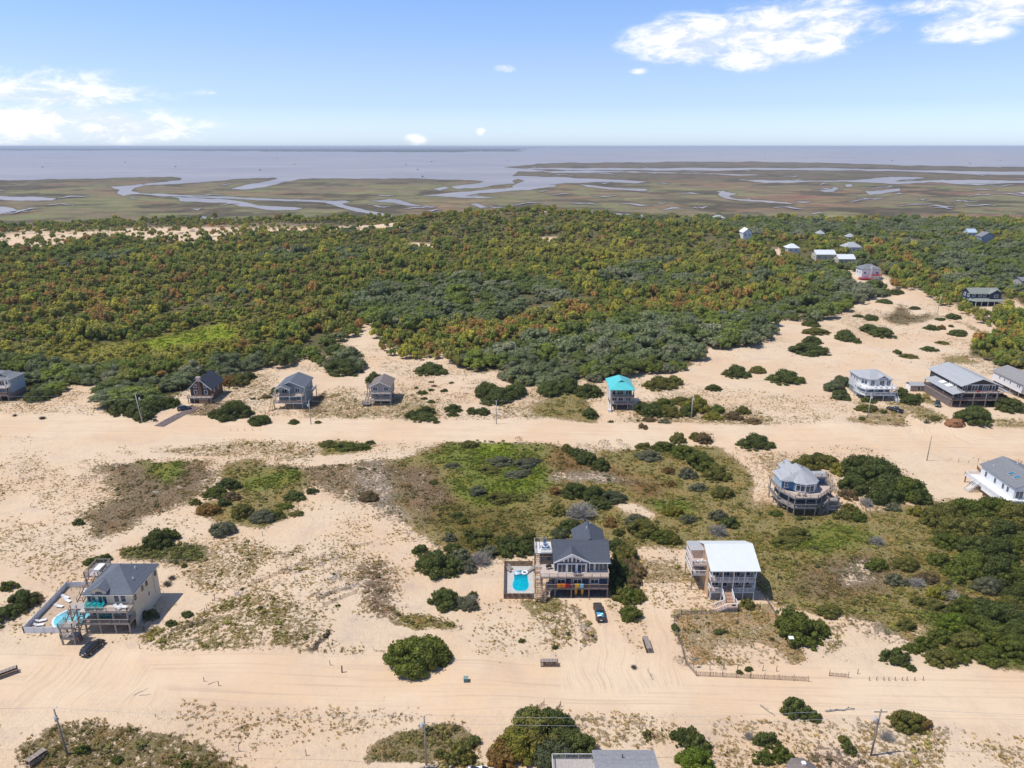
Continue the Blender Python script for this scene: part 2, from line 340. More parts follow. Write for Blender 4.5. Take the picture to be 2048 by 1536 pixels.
# plant cover on the ground: (cover, colour, soft edge px, polygon)
G = [
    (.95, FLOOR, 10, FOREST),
    (.08, SAND, 6, CLEAR[0][0]), (.08, SAND, 5, CLEAR[1][0]), (.1, SAND, 4, CLEAR[2][0]), (.1, SAND, 3, CLEAR[3][0]), (.1, SAND, 3, CLEAR[4][0]), (.1, SAND, 3, CLEAR[9][0]), (.1, SAND, 3, CLEAR[10][0]), (.1, SAND, 3, CLEAR[11][0]), (.2, SAND, 3, CLEAR[12][0]), (.3, SAND, 5, CLEAR[13][0]), (.2, SAND, 3, CLEAR[14][0]),
    (.9, FLOOR, 2, [(0, 0), (1, 0), (1, 1)]), (1.0, BRT, 3, CLEAR[6][0]), (1.0, BRT, 3, CLEAR[7][0]), (1.0, (.24, .23, .055), 16, [(-60, 700), (200, 685), (480, 640), (640, 595), (650, 620), (480, 710), (300, 725), (150, 745), (-60, 735)]), (1.0, (.25, .31, .035), 7, [(280, 688), (335, 670), (400, 660), (440, 645), (470, 655), (468, 684), (410, 690), (340, 700)]),
    # behind the back road
    (.55, TAN, 8, [(1280, 800), (1520, 815), (1530, 850), (1400, 860), (1270, 840)]), (.85, OLV, 8, [(1060, 795), (1160, 782), (1200, 845), (1100, 842), (1040, 828)]), (.45, TAN, 10, [(1000, 800), (1070, 790), (1070, 845), (980, 845)]),
    (.85, OLV, 8, [(730, 838), (770, 815), (830, 812), (880, 835), (860, 850), (760, 850)]), (.55, TAN, 10, [(640, 780), (760, 790), (850, 800), (800, 850), (680, 850), (600, 830)]), (.35, TAN, 8, [(880, 790), (950, 785), (960, 810), (890, 808)]),
    (.6, BRN, 6, [(390, 810), (470, 790), (500, 840), (430, 860), (340, 858)]), (.45, TAN, 8, [(430, 745), (550, 740), (545, 800), (490, 815), (440, 790)]), (.45, OLV, 6, [(560, 850), (640, 825), (720, 830), (700, 856), (570, 862)]), (.7, BRN, 5, [(610, 795), (660, 780), (650, 815), (620, 820)]),
    (.75, BRN, 5, [(200, 815), (240, 805), (262, 825), (250, 838), (205, 835)]), (.3, TAN, 8, [(70, 800), (200, 805), (220, 840), (120, 850), (60, 830)]), (.35, TAN, 8, [(-60, 848), (60, 850), (60, 872), (-60, 876)]),
    (.85, (.19, .155, .09), 6, [(1770, 630), (1800, 612), (1840, 640), (1820, 650), (1790, 648)]), (.8, (.2, .165, .09), 6, [(1820, 640), (1860, 626), (1880, 640), (1840, 644)]), (.75, OLV, 5, [(1865, 705), (1930, 708), (1950, 728), (1880, 728)]), (.5, TAN, 5, [(1835, 700), (1870, 705), (1880, 732), (1850, 728)]),
    (.6, OLV, 5, [(1760, 805), (1830, 800), (1895, 838), (1860, 855), (1790, 830)]), (.65, TAN, 6, [(1745, 818), (1800, 830), (1838, 872), (1790, 884), (1740, 872), (1700, 845)]), (.6, OLV, 5, [(1980, 852), (2060, 850), (2060, 895), (1990, 868)]), (.8, OLV, 4, [(1850, 780), (1900, 812), (1880, 812), (1845, 790)]), (.7, OLV, 4, [(1700, 805), (1720, 800), (1740, 820), (1700, 812)]),
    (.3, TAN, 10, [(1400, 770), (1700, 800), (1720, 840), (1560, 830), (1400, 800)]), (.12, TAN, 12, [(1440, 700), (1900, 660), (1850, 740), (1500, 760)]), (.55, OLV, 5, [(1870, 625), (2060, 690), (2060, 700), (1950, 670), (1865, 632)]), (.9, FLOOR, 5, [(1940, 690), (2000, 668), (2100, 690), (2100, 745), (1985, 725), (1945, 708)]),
    # strip between the back road and the lots
    (.5, TAN, 8, [(320, 885), (560, 875), (640, 900), (620, 915), (480, 925), (300, 900)]), (.35, OLV, 6, [(230, 888), (270, 892), (275, 910), (235, 905)]), (.85, OLV, 5, [(630, 892), (660, 882), (740, 888), (735, 904), (650, 904)]), (.3, TAN, 8, [(740, 880), (870, 890), (820, 912), (700, 915)]),
    (.3, TAN, 9, [(60, 960), (300, 935), (300, 1010), (120, 1040)]), (.45, TAN, 5, [(-30, 960), (20, 965), (25, 1000), (-30, 1010)]),
    # lots of the middle row
    (.80, (.225, .175, .11), 16, [(195, 935), (330, 930), (420, 932), (440, 950), (370, 1000), (270, 1060), (200, 1090), (150, 1040), (240, 990)]), (1., GRN, 8, [(288, 930), (352, 930), (358, 952), (318, 968), (286, 955)]),
    (.92, OLV, 9, [(470, 935), (600, 925), (640, 960), (600, 1000), (540, 1010), (480, 980), (450, 955)]), (.95, GRN, 10, [(500, 955), (600, 930), (625, 950), (560, 975), (510, 985)]), (.7, BRN, 10, [(620, 935), (780, 928), (800, 960), (760, 1000), (660, 990), (620, 965)]), (.6, GRY, 14, [(740, 930), (830, 935), (840, 1040), (770, 1040), (700, 1000)]),
    (.85, OLV, 9, [(400, 1000), (470, 985), (600, 1000), (590, 1030), (520, 1060), (450, 1050), (380, 1030)]),
    (.93, OLV, 10, [(790, 930), (880, 885), (940, 875), (1080, 890), (1180, 905), (1330, 885), (1420, 880), (1490, 960), (1500, 1060), (1400, 1090), (1260, 1100), (1070, 1090), (980, 1110), (900, 1080), (790, 1010), (800, 960)]),
    (1., GRN, 12, [(860, 915), (920, 885), (1000, 890), (1080, 900), (1110, 960), (1060, 1000), (960, 1010), (900, 980), (930, 940)]), (1., BRT, 9, [(935, 900), (1000, 895), (1010, 908), (960, 912)]), (1., (.16, .2, .03), 12, [(960, 975), (1080, 935), (1110, 970), (1010, 1010)]),
    (.9, (.23, .15, .065), 12, [(1090, 895), (1150, 905), (1250, 945), (1330, 990), (1300, 1010), (1210, 955), (1130, 950)]), (.55, GRY, 9, [(1120, 935), (1210, 945), (1270, 970), (1180, 965), (1110, 960)]), (.2, SAND, 6, [(1215, 1020), (1260, 1012), (1310, 1040), (1290, 1050), (1240, 1035)]), (.75, (.2, .15, .09), 14, [(790, 940), (880, 935), (930, 1010), (860, 1040), (800, 1010)]),
    (.95, (.17, .15, .05), 12, [(860, 1010), (1000, 1000), (1060, 1040), (1020, 1090), (930, 1090)]), (.95, GRN, 8, [(1290, 1000), (1370, 1010), (1385, 1040), (1310, 1025)]),
    (.3, SAND, 8, [(1455, 880), (1480, 880), (1540, 960), (1530, 1010), (1500, 1000)]), (.5, TAN, 8, [(1490, 905), (1560, 910), (1545, 950), (1510, 960)]),
    (.92, OLV, 14, [(1430, 1080), (1510, 1000), (1640, 1030), (1720, 1030), (1900, 1010), (2100, 1000), (2100, 1350), (1990, 1330), (1880, 1280), (1800, 1290), (1700, 1245), (1560, 1220), (1520, 1180)]),
    (.82, (.22, .17, .095), 18, [(1600, 1120), (1700, 1100), (1800, 1130), (1760, 1180), (1640, 1200), (1560, 1190)]), (.55, GRY, 12, [(1650, 1130), (1710, 1115), (1740, 1150), (1680, 1165)]), (.6, GRY, 9, [(1880, 1180), (1920, 1190), (1940, 1215), (1880, 1210)]), (.2, SAND, 7, [(1830, 1235), (1890, 1245), (1880, 1265), (1830, 1255)]),
    (.95, GRN, 14, [(1560, 1050), (1700, 1060), (1760, 1090), (1640, 1100), (1560, 1085)]), (1., (.13, .16, .035), 16, [(1840, 1220), (1950, 1210), (2100, 1240), (2100, 1350), (1940, 1300), (1860, 1260)]), (.4, GRY, 8, [(1700, 1235), (1830, 1270), (1900, 1300), (1790, 1290), (1700, 1260)]),
    (.6, TAN, 8, [(1270, 1110), (1370, 1110), (1400, 1165), (1300, 1165)]), (.3, SAND, 7, [(1290, 1160), (1380, 1155), (1420, 1200), (1340, 1230), (1290, 1225)]),
    # front lots
    (.80, (.40, .31, .19), 5, [(1352, 1238), (1420, 1230), (1540, 1212), (1560, 1240), (1585, 1285), (1605, 1300), (1612, 1352), (1440, 1350), (1392, 1346), (1368, 1300)]), (.6, OLV, 6, [(1480, 1265), (1520, 1262), (1520, 1285), (1430, 1280)]), (.5, OLV, 6, [(1660, 1250), (1700, 1258), (1700, 1300), (1650, 1320)]), (.35, TAN, 8, [(1440, 1290), (1560, 1300), (1600, 1345), (1420, 1345)]),
    (.45, TAN, 8, [(1045, 1200), (1130, 1200), (1145, 1290), (1060, 1330), (1010, 1290)]), (.7, OLV, 6, [(1048, 1205), (1125, 1205), (1130, 1230), (1070, 1235)]), (.22, TAN, 12, [(940, 1200), (1050, 1200), (1090, 1320), (980, 1350), (920, 1280)]), (.2, TAN, 10, [(1230, 1230), (1290, 1240), (1300, 1340), (1250, 1330)]),
    (.48, TAN, 12, [(430, 1080), (500, 1075), (560, 1100), (530, 1140), (500, 1170), (400, 1190), (330, 1160), (340, 1120)]), (.85, (.17, .165, .07), 6, [(250, 1110), (330, 1095), (400, 1100), (400, 1125), (320, 1140), (250, 1130)]), (.5, OLV, 12, [(280, 1290), (340, 1250), (480, 1180), (600, 1210), (630, 1240), (560, 1290), (420, 1330), (300, 1330)]),
    (.5, TAN, 10, [(480, 1310), (600, 1320), (690, 1335), (700, 1360), (560, 1365), (470, 1345)]), (.3, TAN, 14, [(560, 1100), (740, 1050), (760, 1130), (640, 1200), (540, 1170)]), (.65, (.26, .19, .13), 14, [(700, 1130), (760, 1120), (790, 1190), (760, 1240), (720, 1230)]), (.75, OLV, 7, [(770, 1225), (890, 1235), (900, 1255), (800, 1258), (760, 1245)]), (.45, TAN, 10, [(690, 1340), (770, 1280), (780, 1340), (760, 1370)]),
    (.6, OLV, 5, [(270, 1275), (295, 1270), (290, 1290), (265, 1300)]), (.85, OLV, 4, [(250, 1275), (300, 1262), (312, 1272), (280, 1285)]), (.3, TAN, 10, [(100, 1095), (200, 1110), (150, 1160), (70, 1180), (0, 1130), (40, 1110)]), (.4, TAN, 10, [(240, 1370), (270, 1340), (260, 1400), (240, 1395)]),
    # near verge below the front road
    (.66, (.21, .175, .085), 9, [(60, 1500), (130, 1462), (220, 1455), (330, 1470), (420, 1500), (500, 1540), (500, 1700), (0, 1700)]), (.9, (.25, .21, .11), 7, [(765, 1500), (830, 1450), (880, 1436), (935, 1440), (955, 1480), (950, 1540), (760, 1520)]), (.4, TAN, 12, [(1090, 1425), (1200, 1410), (1330, 1430), (1400, 1480), (1330, 1500), (1150, 1480)]),
    (.35, TAN, 10, [(1480, 1440), (1560, 1430), (1700, 1460), (1720, 1540), (1560, 1540)]), (.45, TAN, 8, [(1700, 1430), (1790, 1440), (1900, 1450), (1900, 1540), (1740, 1540)]), (.45, (.24, .18, .15), 5, [(1650, 1500), (1700, 1480), (1745, 1520), (1740, 1560), (1650, 1560)]), (.6, TAN, 8, [(890, 1500), (960, 1500), (990, 1560), (860, 1560)]),
]
SHORE = [(-1800, 362), (-600, 362), (0, 360), (60, 360), (110, 358), (200, 357), (280, 354), (345, 353.5), (363, 356), (362, 360), (330, 364), (292, 367), (282, 371), (310, 369.5), (365, 367), (420, 363), (470, 358), (520, 356), (548, 355), (556, 357.5),
         (530, 363), (490, 370), (462, 378.5), (492, 379), (530, 374), (572, 363), (600, 358), (640, 357), (700, 357.5), (840, 357), (930, 360.5), (968, 362.5), (960, 366), (925, 370), (902, 374), (915, 378), (950, 376), (990, 370), (1030, 367), (1024, 362), (1040, 356),
         (1024, 352), (1035, 343), (1100, 343), (1060, 338), (1005, 334), (1060, 330), (1075, 327), (1170, 326), (1290, 325), (1335, 323), (1500, 322.5), (1640, 325), (1740, 328), (1850, 331), (1940, 334), (2060, 335), (2900, 345), (4200, 352), (4200, 294), (1500, 294.4), (1100, 295.5), (1040, 298), (1024, 302.5), (940, 303), (900, 304.5), (700, 303.5), (560, 302), (440, 301.5), (300, 300.5), (0, 300.5), (-800, 300.5), (-1800, 300.5)]
CREEKS = [
    [(219, 373), (262, 371), (284, 368), (290, 371), (268, 376), (262, 382), (285, 387), (340, 389), (450, 393), (560, 398), (650, 401), (690, 401), (700, 404), (684, 408), (700, 413), (740, 422), (775, 428), (791, 434), (770, 436), (740, 428), (700, 420), (672, 412), (648, 405), (560, 401.5), (450, 397), (340, 392.5), (262, 388.5), (246, 392), (234, 386), (240, 380)],
    [(340, 393), (370, 395), (420, 398), (470, 401), (500, 407), (515, 411), (560, 413), (605, 416), (590, 420), (540, 420), (510, 415), (480, 413), (455, 406), (400, 404), (360, 402), (358, 397)],
    [(-400, 390), (0, 392), (60, 393), (112, 396), (104, 401), (50, 401), (0, 399), (-400, 402)], [(-300, 412), (0, 413), (26, 416), (33, 421), (10, 428), (-300, 434)], [(360, 433), (400, 432), (426, 436), (420, 441), (380, 439)],
    [(740, 402), (780, 398), (800, 400), (826, 408), (846, 412), (815, 411), (785, 405), (760, 404)], [(842, 391), (880, 388), (905, 385), (955, 381), (1010, 377), (1050, 371), (1110, 370), (1112, 373), (1060, 380), (1000, 384), (950, 388), (930, 392), (1000, 394), (975, 396), (900, 394)], [(866, 378), (890, 373), (898, 376), (880, 381)], [(940, 408), (955, 407), (976, 415), (960, 416)],
    [(1024, 352), (1100, 354), (1200, 358), (1292, 363), (1270, 367), (1200, 364), (1130, 366), (1090, 371), (1030, 380), (1024, 372), (1050, 362)], [(1160, 369), (1195, 372), (1240, 376), (1296, 379), (1290, 382), (1220, 379), (1175, 374)],
    [(1040, 337), (1130, 336), (1280, 337), (1400, 335.6), (1520, 335.8), (1700, 337.5), (1850, 341), (2100, 345), (2900, 356), (2900, 360), (2048, 350), (1900, 346), (1760, 342), (1600, 340), (1500, 339), (1400, 341), (1280, 340), (1130, 340)],
    [(1085, 343), (1180, 341), (1300, 344), (1420, 347), (1540, 351), (1440, 349), (1330, 346.5), (1200, 345), (1110, 346)],
    [(1475, 359), (1540, 361), (1620, 361), (1740, 358), (1765, 355), (1830, 354), (1850, 356), (1800, 360), (1790, 363), (1860, 361), (1960, 360), (2048, 361), (2200, 364), (2200, 368), (2020, 366), (1960, 370), (1900, 367), (1860, 364), (1800, 368), (1760, 366), (1680, 363), (1530, 366), (1510, 364)],
    [(1432, 382.5), (1446, 381.5), (1452, 384), (1464, 386.5), (1472, 387), (1470, 389), (1460, 391), (1458, 394), (1468, 397), (1490, 399), (1530, 401), (1560, 404), (1588, 407.5), (1560, 406.5), (1525, 403.5), (1485, 401.5), (1456, 398), (1446, 395), (1440, 392), (1436, 388), (1440, 385)], [(1730, 382), (1765, 381), (1800, 377), (1800, 382), (1770, 386), (1740, 390)], [(1690, 369), (1702, 368), (1706, 373), (1694, 374)], [(1638, 381), (1660, 379), (1668, 374), (1678, 376), (1666, 384), (1650, 384)],
    [(1110, 424), (1180, 424), (1260, 428), (1376, 432), (1370, 436), (1290, 434), (1180, 428), (1110, 427)], [(1420, 432), (1450, 434), (1456, 440), (1430, 438)], [(2030, 385), (2048, 384), (2200, 386), (2200, 390), (2048, 389)],
]
_q = random.Random(77)
for _ in range(70):   # small ponds and gut ends between the creeks
    if _ % 2: cx, cy = _q.uniform(-60, 2100), _q.uniform(366, 428)
    else: cx, cy = _q.uniform(1040, 2100), _q.uniform(332, 420)
    L, k = _q.uniform(6, 34), _q.randrange(6, 10); sl = _q.uniform(-.12, .12); up, dn = [], []
    for i in range(k + 1):
        t = i / k; w_ = (.5 + (cy - 330) * .010) * math.sin(math.pi * min(max(t, .08), .92)) * _q.uniform(.4, 1.2)
        x = cx + (t - .5) * 2 * L; y = cy + sl * (x - cx) + 1.2 * math.sin(t * 7 + cx)
        up.append((x, y - w_)); dn.append((x, y + w_))
    CREEKS.append(up + dn[::-1])
DRIVES = [[(1140, 1205), (1215, 1200), (1230, 1260), (1290, 1380), (1120, 1380), (1150, 1280)], [(1288, 1170), (1350, 1180), (1345, 1260), (1375, 1380), (1260, 1380), (1290, 1280)], [(150, 1300), (235, 1290), (300, 1330), (360, 1420), (20, 1420), (60, 1340)], [(1440, 880), (1485, 880), (1545, 980), (1510, 1010)], [(1560, 590), (1760, 560), (1950, 680), (2048, 700), (2048, 685), (1800, 590)], [(1780, 815), (1820, 815), (1900, 880), (1820, 880)], [(1880, 815), (1960, 830), (1960, 890), (1890, 880)]]
G += [(.55, (.40, .36, .33), 8, [(1148, 1225), (1178, 1228), (1190, 1300), (1155, 1310)]), (.35, (.42, .37, .33), 8, [(60, 1310), (95, 1305), (100, 1325), (65, 1330)]), (.9, FLOOR, 5, FOREST2)]
G += [(.5, (.40, .37, .36), 4, q) for q in ([(560, 1108), (600, 1090), (606, 1096), (570, 1116)], [(560, 1165), (580, 1152), (590, 1160), (566, 1174)], [(590, 1140), (640, 1124), (690, 1106), (702, 1113), (650, 1134), (600, 1150)], [(660, 1152), (680, 1140), (692, 1150), (668, 1162)], [(620, 1182), (690, 1160), (722, 1148), (726, 1156), (690, 1172), (640, 1190)], [(470, 1180), (500, 1172), (504, 1184), (474, 1192)])] + [(.75, (.15, .12, .10), 3, [(600, 1290), (625, 1260), (640, 1240), (646, 1248), (630, 1270), (606, 1298)]), (.8, (.2, .14, .09), 4, [(1770, 868), (1800, 856), (1835, 862), (1838, 868), (1800, 864), (1775, 876)])]

def marsh_dark(px, py):
    """wet dark reed margins along the water"""
    d = np.full(px.shape, 99.0)
    for P in [SHORE] + CREEKS:
        Q = np.array(P, float)
        m = (px > Q[:, 0].min() - 12) & (px < Q[:, 0].max() + 12) & (py > Q[:, 1].min() - 8) & (py < Q[:, 1].max() + 8)
        if m.any():
            Q[:, 1] *= 2.2; d[m] = np.minimum(d[m], np.abs(poly_sdf(Q, px[m], py[m] * 2.2)))
    return np.exp(-(d / 4.2) ** 2)
def fan_grid():
    pys = list(np.arange(1760, 470, -3.6)) + list(np.arange(470, 330, -1.6)) + list(np.arange(330, 299, -1.2)) + [298.4, 297, 295.8, 294.8, 294, 293.4, 293]
    ds = np.array([unproj(1024, p)[1] for p in pys])
    us = np.concatenate([np.linspace(-3.2, -0.80, 26)[:-1], np.linspace(-0.80, 0.80, 560), np.linspace(0.80, 3.2, 26)[1:]])
    rows_x, rows_y = [], []
    c, s = math.cos(PITCH), math.sin(PITCH)
    back = [-260, -120, -40, 10, 40, 58]
    z0 = ds[0] * c + CAM_H * s
    for y in back:
        rows_x.append(us * z0); rows_y.append(np.full(us.shape, float(y)))
    for d in ds:
        rows_x.append(us * (d * c + CAM_H * s)); rows_y.append(np.full(us.shape, d))
    return np.array(rows_x), np.array(rows_y)
GX, GY = fan_grid()
GZ = height(GX, GY)
PXg, PYg = project(GX, GY, GZ)
cov = np.zeros(GX.shape); vc = np.zeros(GX.shape + (3,)); vc[:] = TAN
cov[:] = 0.07 + 0.30 * sstep(fbm(GX / 22, GY / 22, 40, 4), .46, .68) * (GY < 700)
# warp of the outlines so that no edge runs straight
def warp(X, Y, pxm):
    a = (fbm(X / 7, Y / 7, 21, 4) - .5) * 2; b = (fbm(X / 26, Y / 20, 22, 3) - .5) * 2
    return (a * 2.0 + b * 5.0) * pxm
pxm = FPX / np.maximum(30, GY * math.cos(PITCH) + CAM_H * math.sin(PITCH))     # image points per metre
wx, wy = warp(GX, GY, pxm), warp(GX + 91, GY + 37, pxm) * .55
for (c0, col, soft, P) in G:
    P = np.array(P, float)
    m = (PXg > P[:, 0].min() - 60) & (PXg < P[:, 0].max() + 60) & (PYg > P[:, 1].min() - 40) & (PYg < P[:, 1].max() + 40) & (GY > 20)
    if not m.any(): continue
    # vertical distances count double: the ground is foreshortened
    Q = P.copy(); Q[:, 1] *= 2
    sd_ = poly_sdf(Q, PXg[m] + wx[m], (PYg[m] + wy[m]) * 2)
    if P.shape == np.array(FOREST).shape: sd_ = sd_ + 22
    a = 1 - sstep(sd_, -soft * 2.0, soft * 1.9)
    cov[m] = cov[m] * (1 - a) + c0 * a
    vc[m] = vc[m] * (1 - a[:, None]) + np.array(col) * a[:, None]
# marsh: bands of rushes, brown grass and dark reed
mz = sstep(GY, 850, 930)
def lerp(a, b, t): return a * (1 - t[..., None]) + np.array(b) * t[..., None]
mc = np.zeros(vc.shape); mc[:] = (.205, .18, .12)
mc = lerp(mc, (.21, .22, .115), sstep(fbm(GX / 150, GY / 120, 51, 5), .47, .60))
mc = lerp(mc, (.25, .18, .12), sstep(fbm(GX / 190 + 5, GY / 130, 52, 5), .52, .64) * sstep(GX, -250, 500) + sstep(fbm(GX / 130 + 5, GY / 130, 57, 4), .56, .66) * .8)
mc = lerp(mc, (.115, .105, .075), sstep(fbm(GX / 110, GY / 95, 53, 6), .53, .62))
mc = lerp(mc, (.23, .235, .13), sstep(fbm(GX / 80, GY / 60, 54, 4), .60, .70) * .8)
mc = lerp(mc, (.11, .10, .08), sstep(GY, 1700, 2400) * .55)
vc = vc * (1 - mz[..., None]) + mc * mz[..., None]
cov = cov * (1 - mz) + mz
mm = GY > 940
mk = np.zeros(GX.shape); mk[mm] = marsh_dark(PXg[mm], PYg[mm])
vc = lerp(vc, (.10, .092, .066), mk * .5 * mz)
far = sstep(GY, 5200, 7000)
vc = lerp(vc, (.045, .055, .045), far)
road = np.maximum(1 - sstep(np.abs(GY - road_front(GX)) + 2.5 * (fbm(GX / 14, GY / 9, 61) - .5), 5.2, 8.0),
                  1 - sstep(np.abs(GY - road_back(GX)) + 4 * (fbm(GX / 20, GY / 12, 62) - .5), 8.0, 12.5))
drive = np.zeros(GX.shape)
for P in DRIVES:
    P = np.array(P, float); m = (PXg > P[:, 0].min() - 40) & (PXg < P[:, 0].max() + 40) & (PYg > P[:, 1].min() - 30) & (PYg < P[:, 1].max() + 30) & (GY > 20)
    drive[m] = np.maximum(drive[m], 1 - sstep(poly_sdf(P, PXg[m] + wx[m] * .5, PYg[m] + wy[m] * .5), -10, 8))
cov = cov * (1 - road * .97) * (1 - .75 * drive * (vc.sum(-1) < 1.0) * (cov < .5))

def ground_material():
    m = bpy.data.materials.new('dune_ground'); m.use_nodes = True
    t = NT(m.node_tree); t.n.clear()
    geo = t('ShaderNodeNewGeometry').outputs['Position']
    A = lambda n, o: t('ShaderNodeAttribute', attribute_name=n).outputs[o]
    veg, cv, rd = A('veg', 'Color'), A('cover', 'Fac'), A('track', 'Fac')
    # sand: pale and peach drifts, grains, foot marks
    s = t.mix(t.map(t.noise(geo, .035, 4), .38, .62), (.675, .522, .36), (.655, .472, .302))
    s = t.mix(t.math('MULTIPLY', t.map(t.noise(geo, .22, 5, .65), .45, .72), .45), s, (.55, .42, .31))
    s = t.mix(t.math('MULTIPLY', t.map(t.noise(geo, 1.6, 4, .7), .5, .75), .22), s, (.47, .36, .27))
    # packed, slightly greyer strip where cars drive; ruts run along it
    sx = t('ShaderNodeSeparateXYZ', {0: geo})
    flow = t('ShaderNodeCombineXYZ', {0: t.math('MULTIPLY', sx.outputs[0], .018), 1: t.math('ADD', sx.outputs[1], t.math('MULTIPLY', sx.outputs[0], .03)), 2: 0.0}).outputs[0]
    rut = t.noise(flow, 1.35, 4, .62)
    flow2 = t('ShaderNodeCombineXYZ', {0: t.math('ADD', sx.outputs[0], t.math('MULTIPLY', t.noise(geo, .05, 2), 9.0)), 1: t.math('MULTIPLY', sx.outputs[1], .035), 2: 0.0}).outputs[0]
    dv = A('drive', 'Fac')
    rut2 = t.noise(flow2, 1.5, 4, .62)
    rut = t.math('ADD', t.math('MULTIPLY', rut, t.math('SUBTRACT', 1.0, dv)), t.math('MULTIPLY', rut2, dv))
    rd = t.math('MAXIMUM', rd, t.math('MULTIPLY', dv, .8))
    rutm = t.math('MULTIPLY', t.map(rut, .50, .66), t.math('MULTIPLY', rd, .55))
    off = t.math('SUBTRACT', 1.0, rd)
    scuff = t.math('MULTIPLY', t.map(t.noise(geo, 2.1, 5, .75, dist=.6), .52, .70), t.math('MULTIPLY', off, .55))
    s = t.mix(scuff, s, (.46, .345, .25))
    lee = t.math('MULTIPLY', t.map(t.noise(t.vec('MULTIPLY', geo, (.10, .22, .1)), 1.0, 5, .65), .52, .72), t.math('MULTIPLY', off, .50))
    s = t.mix(lee, s, (.50, .385, .30))
    s = t.mix(rutm, s, (.50, .365, .255))
    # plants: cover decides how much of a fine clump pattern stands
    n1 = t.noise(geo, 1.15, 5, .68)
    n2 = t.noise(geo, .28, 4, .6)
    nn = t.math('ADD', t.math('MULTIPLY', n1, .72), t.math('MULTIPLY', n2, .28))
    thr = t.math('SUBTRACT', .685, t.math('MULTIPLY', cv, .37))
    pm = t('ShaderNodeMapRange', {0: t.math('SUBTRACT', nn, thr), 1: -.035, 2: .055}, interpolation_type='SMOOTHSTEP').outputs[0]
    fine = t.noise(geo, 2.6, 5, .72)
    v = t.mix(t.map(fine, .36, .64), t.mix(1.0, veg, (.52, .50, .50), 'MULTIPLY'), t.mix(1.0, veg, (1.38, 1.32, 1.2), 'MULTIPLY'))
    mid = t.noise(geo, .16, 5, .62)
    v = t.mix(t.math('MULTIPLY', t.map(mid, .46, .68), .5), v, t.mix(1.0, v, (1.35, .95, .75), 'MULTIPLY'))
    mfar = t.map(sx.outputs[1], 880.0, 1050.0)
    far = t.noise(t.vec('MULTIPLY', geo, (.014, .019, .0)), 1.0, 9, .76)
    v = t.mix(t.math('MULTIPLY', t.math('MULTIPLY', t.map(far, .47, .57), mfar), .55), v, t.mix(1.0, v, (.52, .54, .56), 'MULTIPLY'))
    far2 = t.noise(t.vec('MULTIPLY', geo, (.02, .02, .0)), 1.0, 6, .66, out=0)
    v = t.mix(t.math('MULTIPLY', t.math('MULTIPLY', t.map(far2, .53, .62), mfar), .6), v, t.mix(1.0, v, (1.35, 1.25, 1.1), 'MULTIPLY'))
    c = t.mix(pm, s, v)
    # relief
    h = t.math('ADD', t.math('MULTIPLY', t.noise(geo, .75, 6, .72), .42), t.math('MULTIPLY', t.noise(geo, 5.0, 3, .6), .05))
    h = t.math('MULTIPLY', h, t.math('SUBTRACT', 1.0, t.math('MULTIPLY', rd, .72)))
    h = t.math('ADD', h, t.math('MULTIPLY', t.math('MULTIPLY', rut, rd), .16))
    h = t.math('ADD', h, t.math('MULTIPLY', t.math('MULTIPLY', pm, fine), .45))
    bp = t('ShaderNodeBump', {'Height': h, 'Strength': .85, 'Distance': 1.0})
    p = t('ShaderNodeBsdfPrincipled', {'Base Color': c, 'Roughness': .95, 'Specular IOR Level': .08, 'Normal': bp.outputs[0]})
    t('ShaderNodeOutputMaterial', {0: p.outputs[0]})
    return m
M_GROUND = ground_material()
def land_piece(name, fmask, label=None):
    nr, nc = GX.shape
    idx = np.arange(nr * nc).reshape(nr, nc)
    q = np.stack([idx[:-1, :-1], idx[:-1, 1:], idx[1:, 1:], idx[1:, :-1]], -1)[fmask]
    used = np.unique(q)
    remap = np.zeros(nr * nc, np.int64); remap[used] = np.arange(len(used))
    V = np.stack([GX.ravel()[used], GY.ravel()[used], GZ.ravel()[used]], -1)
    me = mesh_np(name, V, remap[q], 4, [M_GROUND], smooth=True)
    a = me.attributes.new('veg', 'FLOAT_COLOR', 'POINT')
    a.data.foreach_set('color', np.concatenate([vc.reshape(-1, 3)[used], np.ones((len(used), 1))], 1).astype(np.float32).ravel())
    for (k, arr) in (('cover', cov), ('track', road), ('drive', drive)):
        a = me.attributes.new(k, 'FLOAT', 'POINT'); a.data.foreach_set('value', arr.ravel()[used].astype(np.float32))
    o = link(bpy.data.objects.new(name, me)); o['kind'] = 'structure'
    return o
fr = road[:-1, :-1] > .5
fm = GY[:-1, :-1] > 985
ff = GY[:-1, :-1] > 5600
land_piece('sandy_ground', ~fr & ~fm)
land_piece('sand_road', fr & ~fm)
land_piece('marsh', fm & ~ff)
land_piece('far_land', ff)

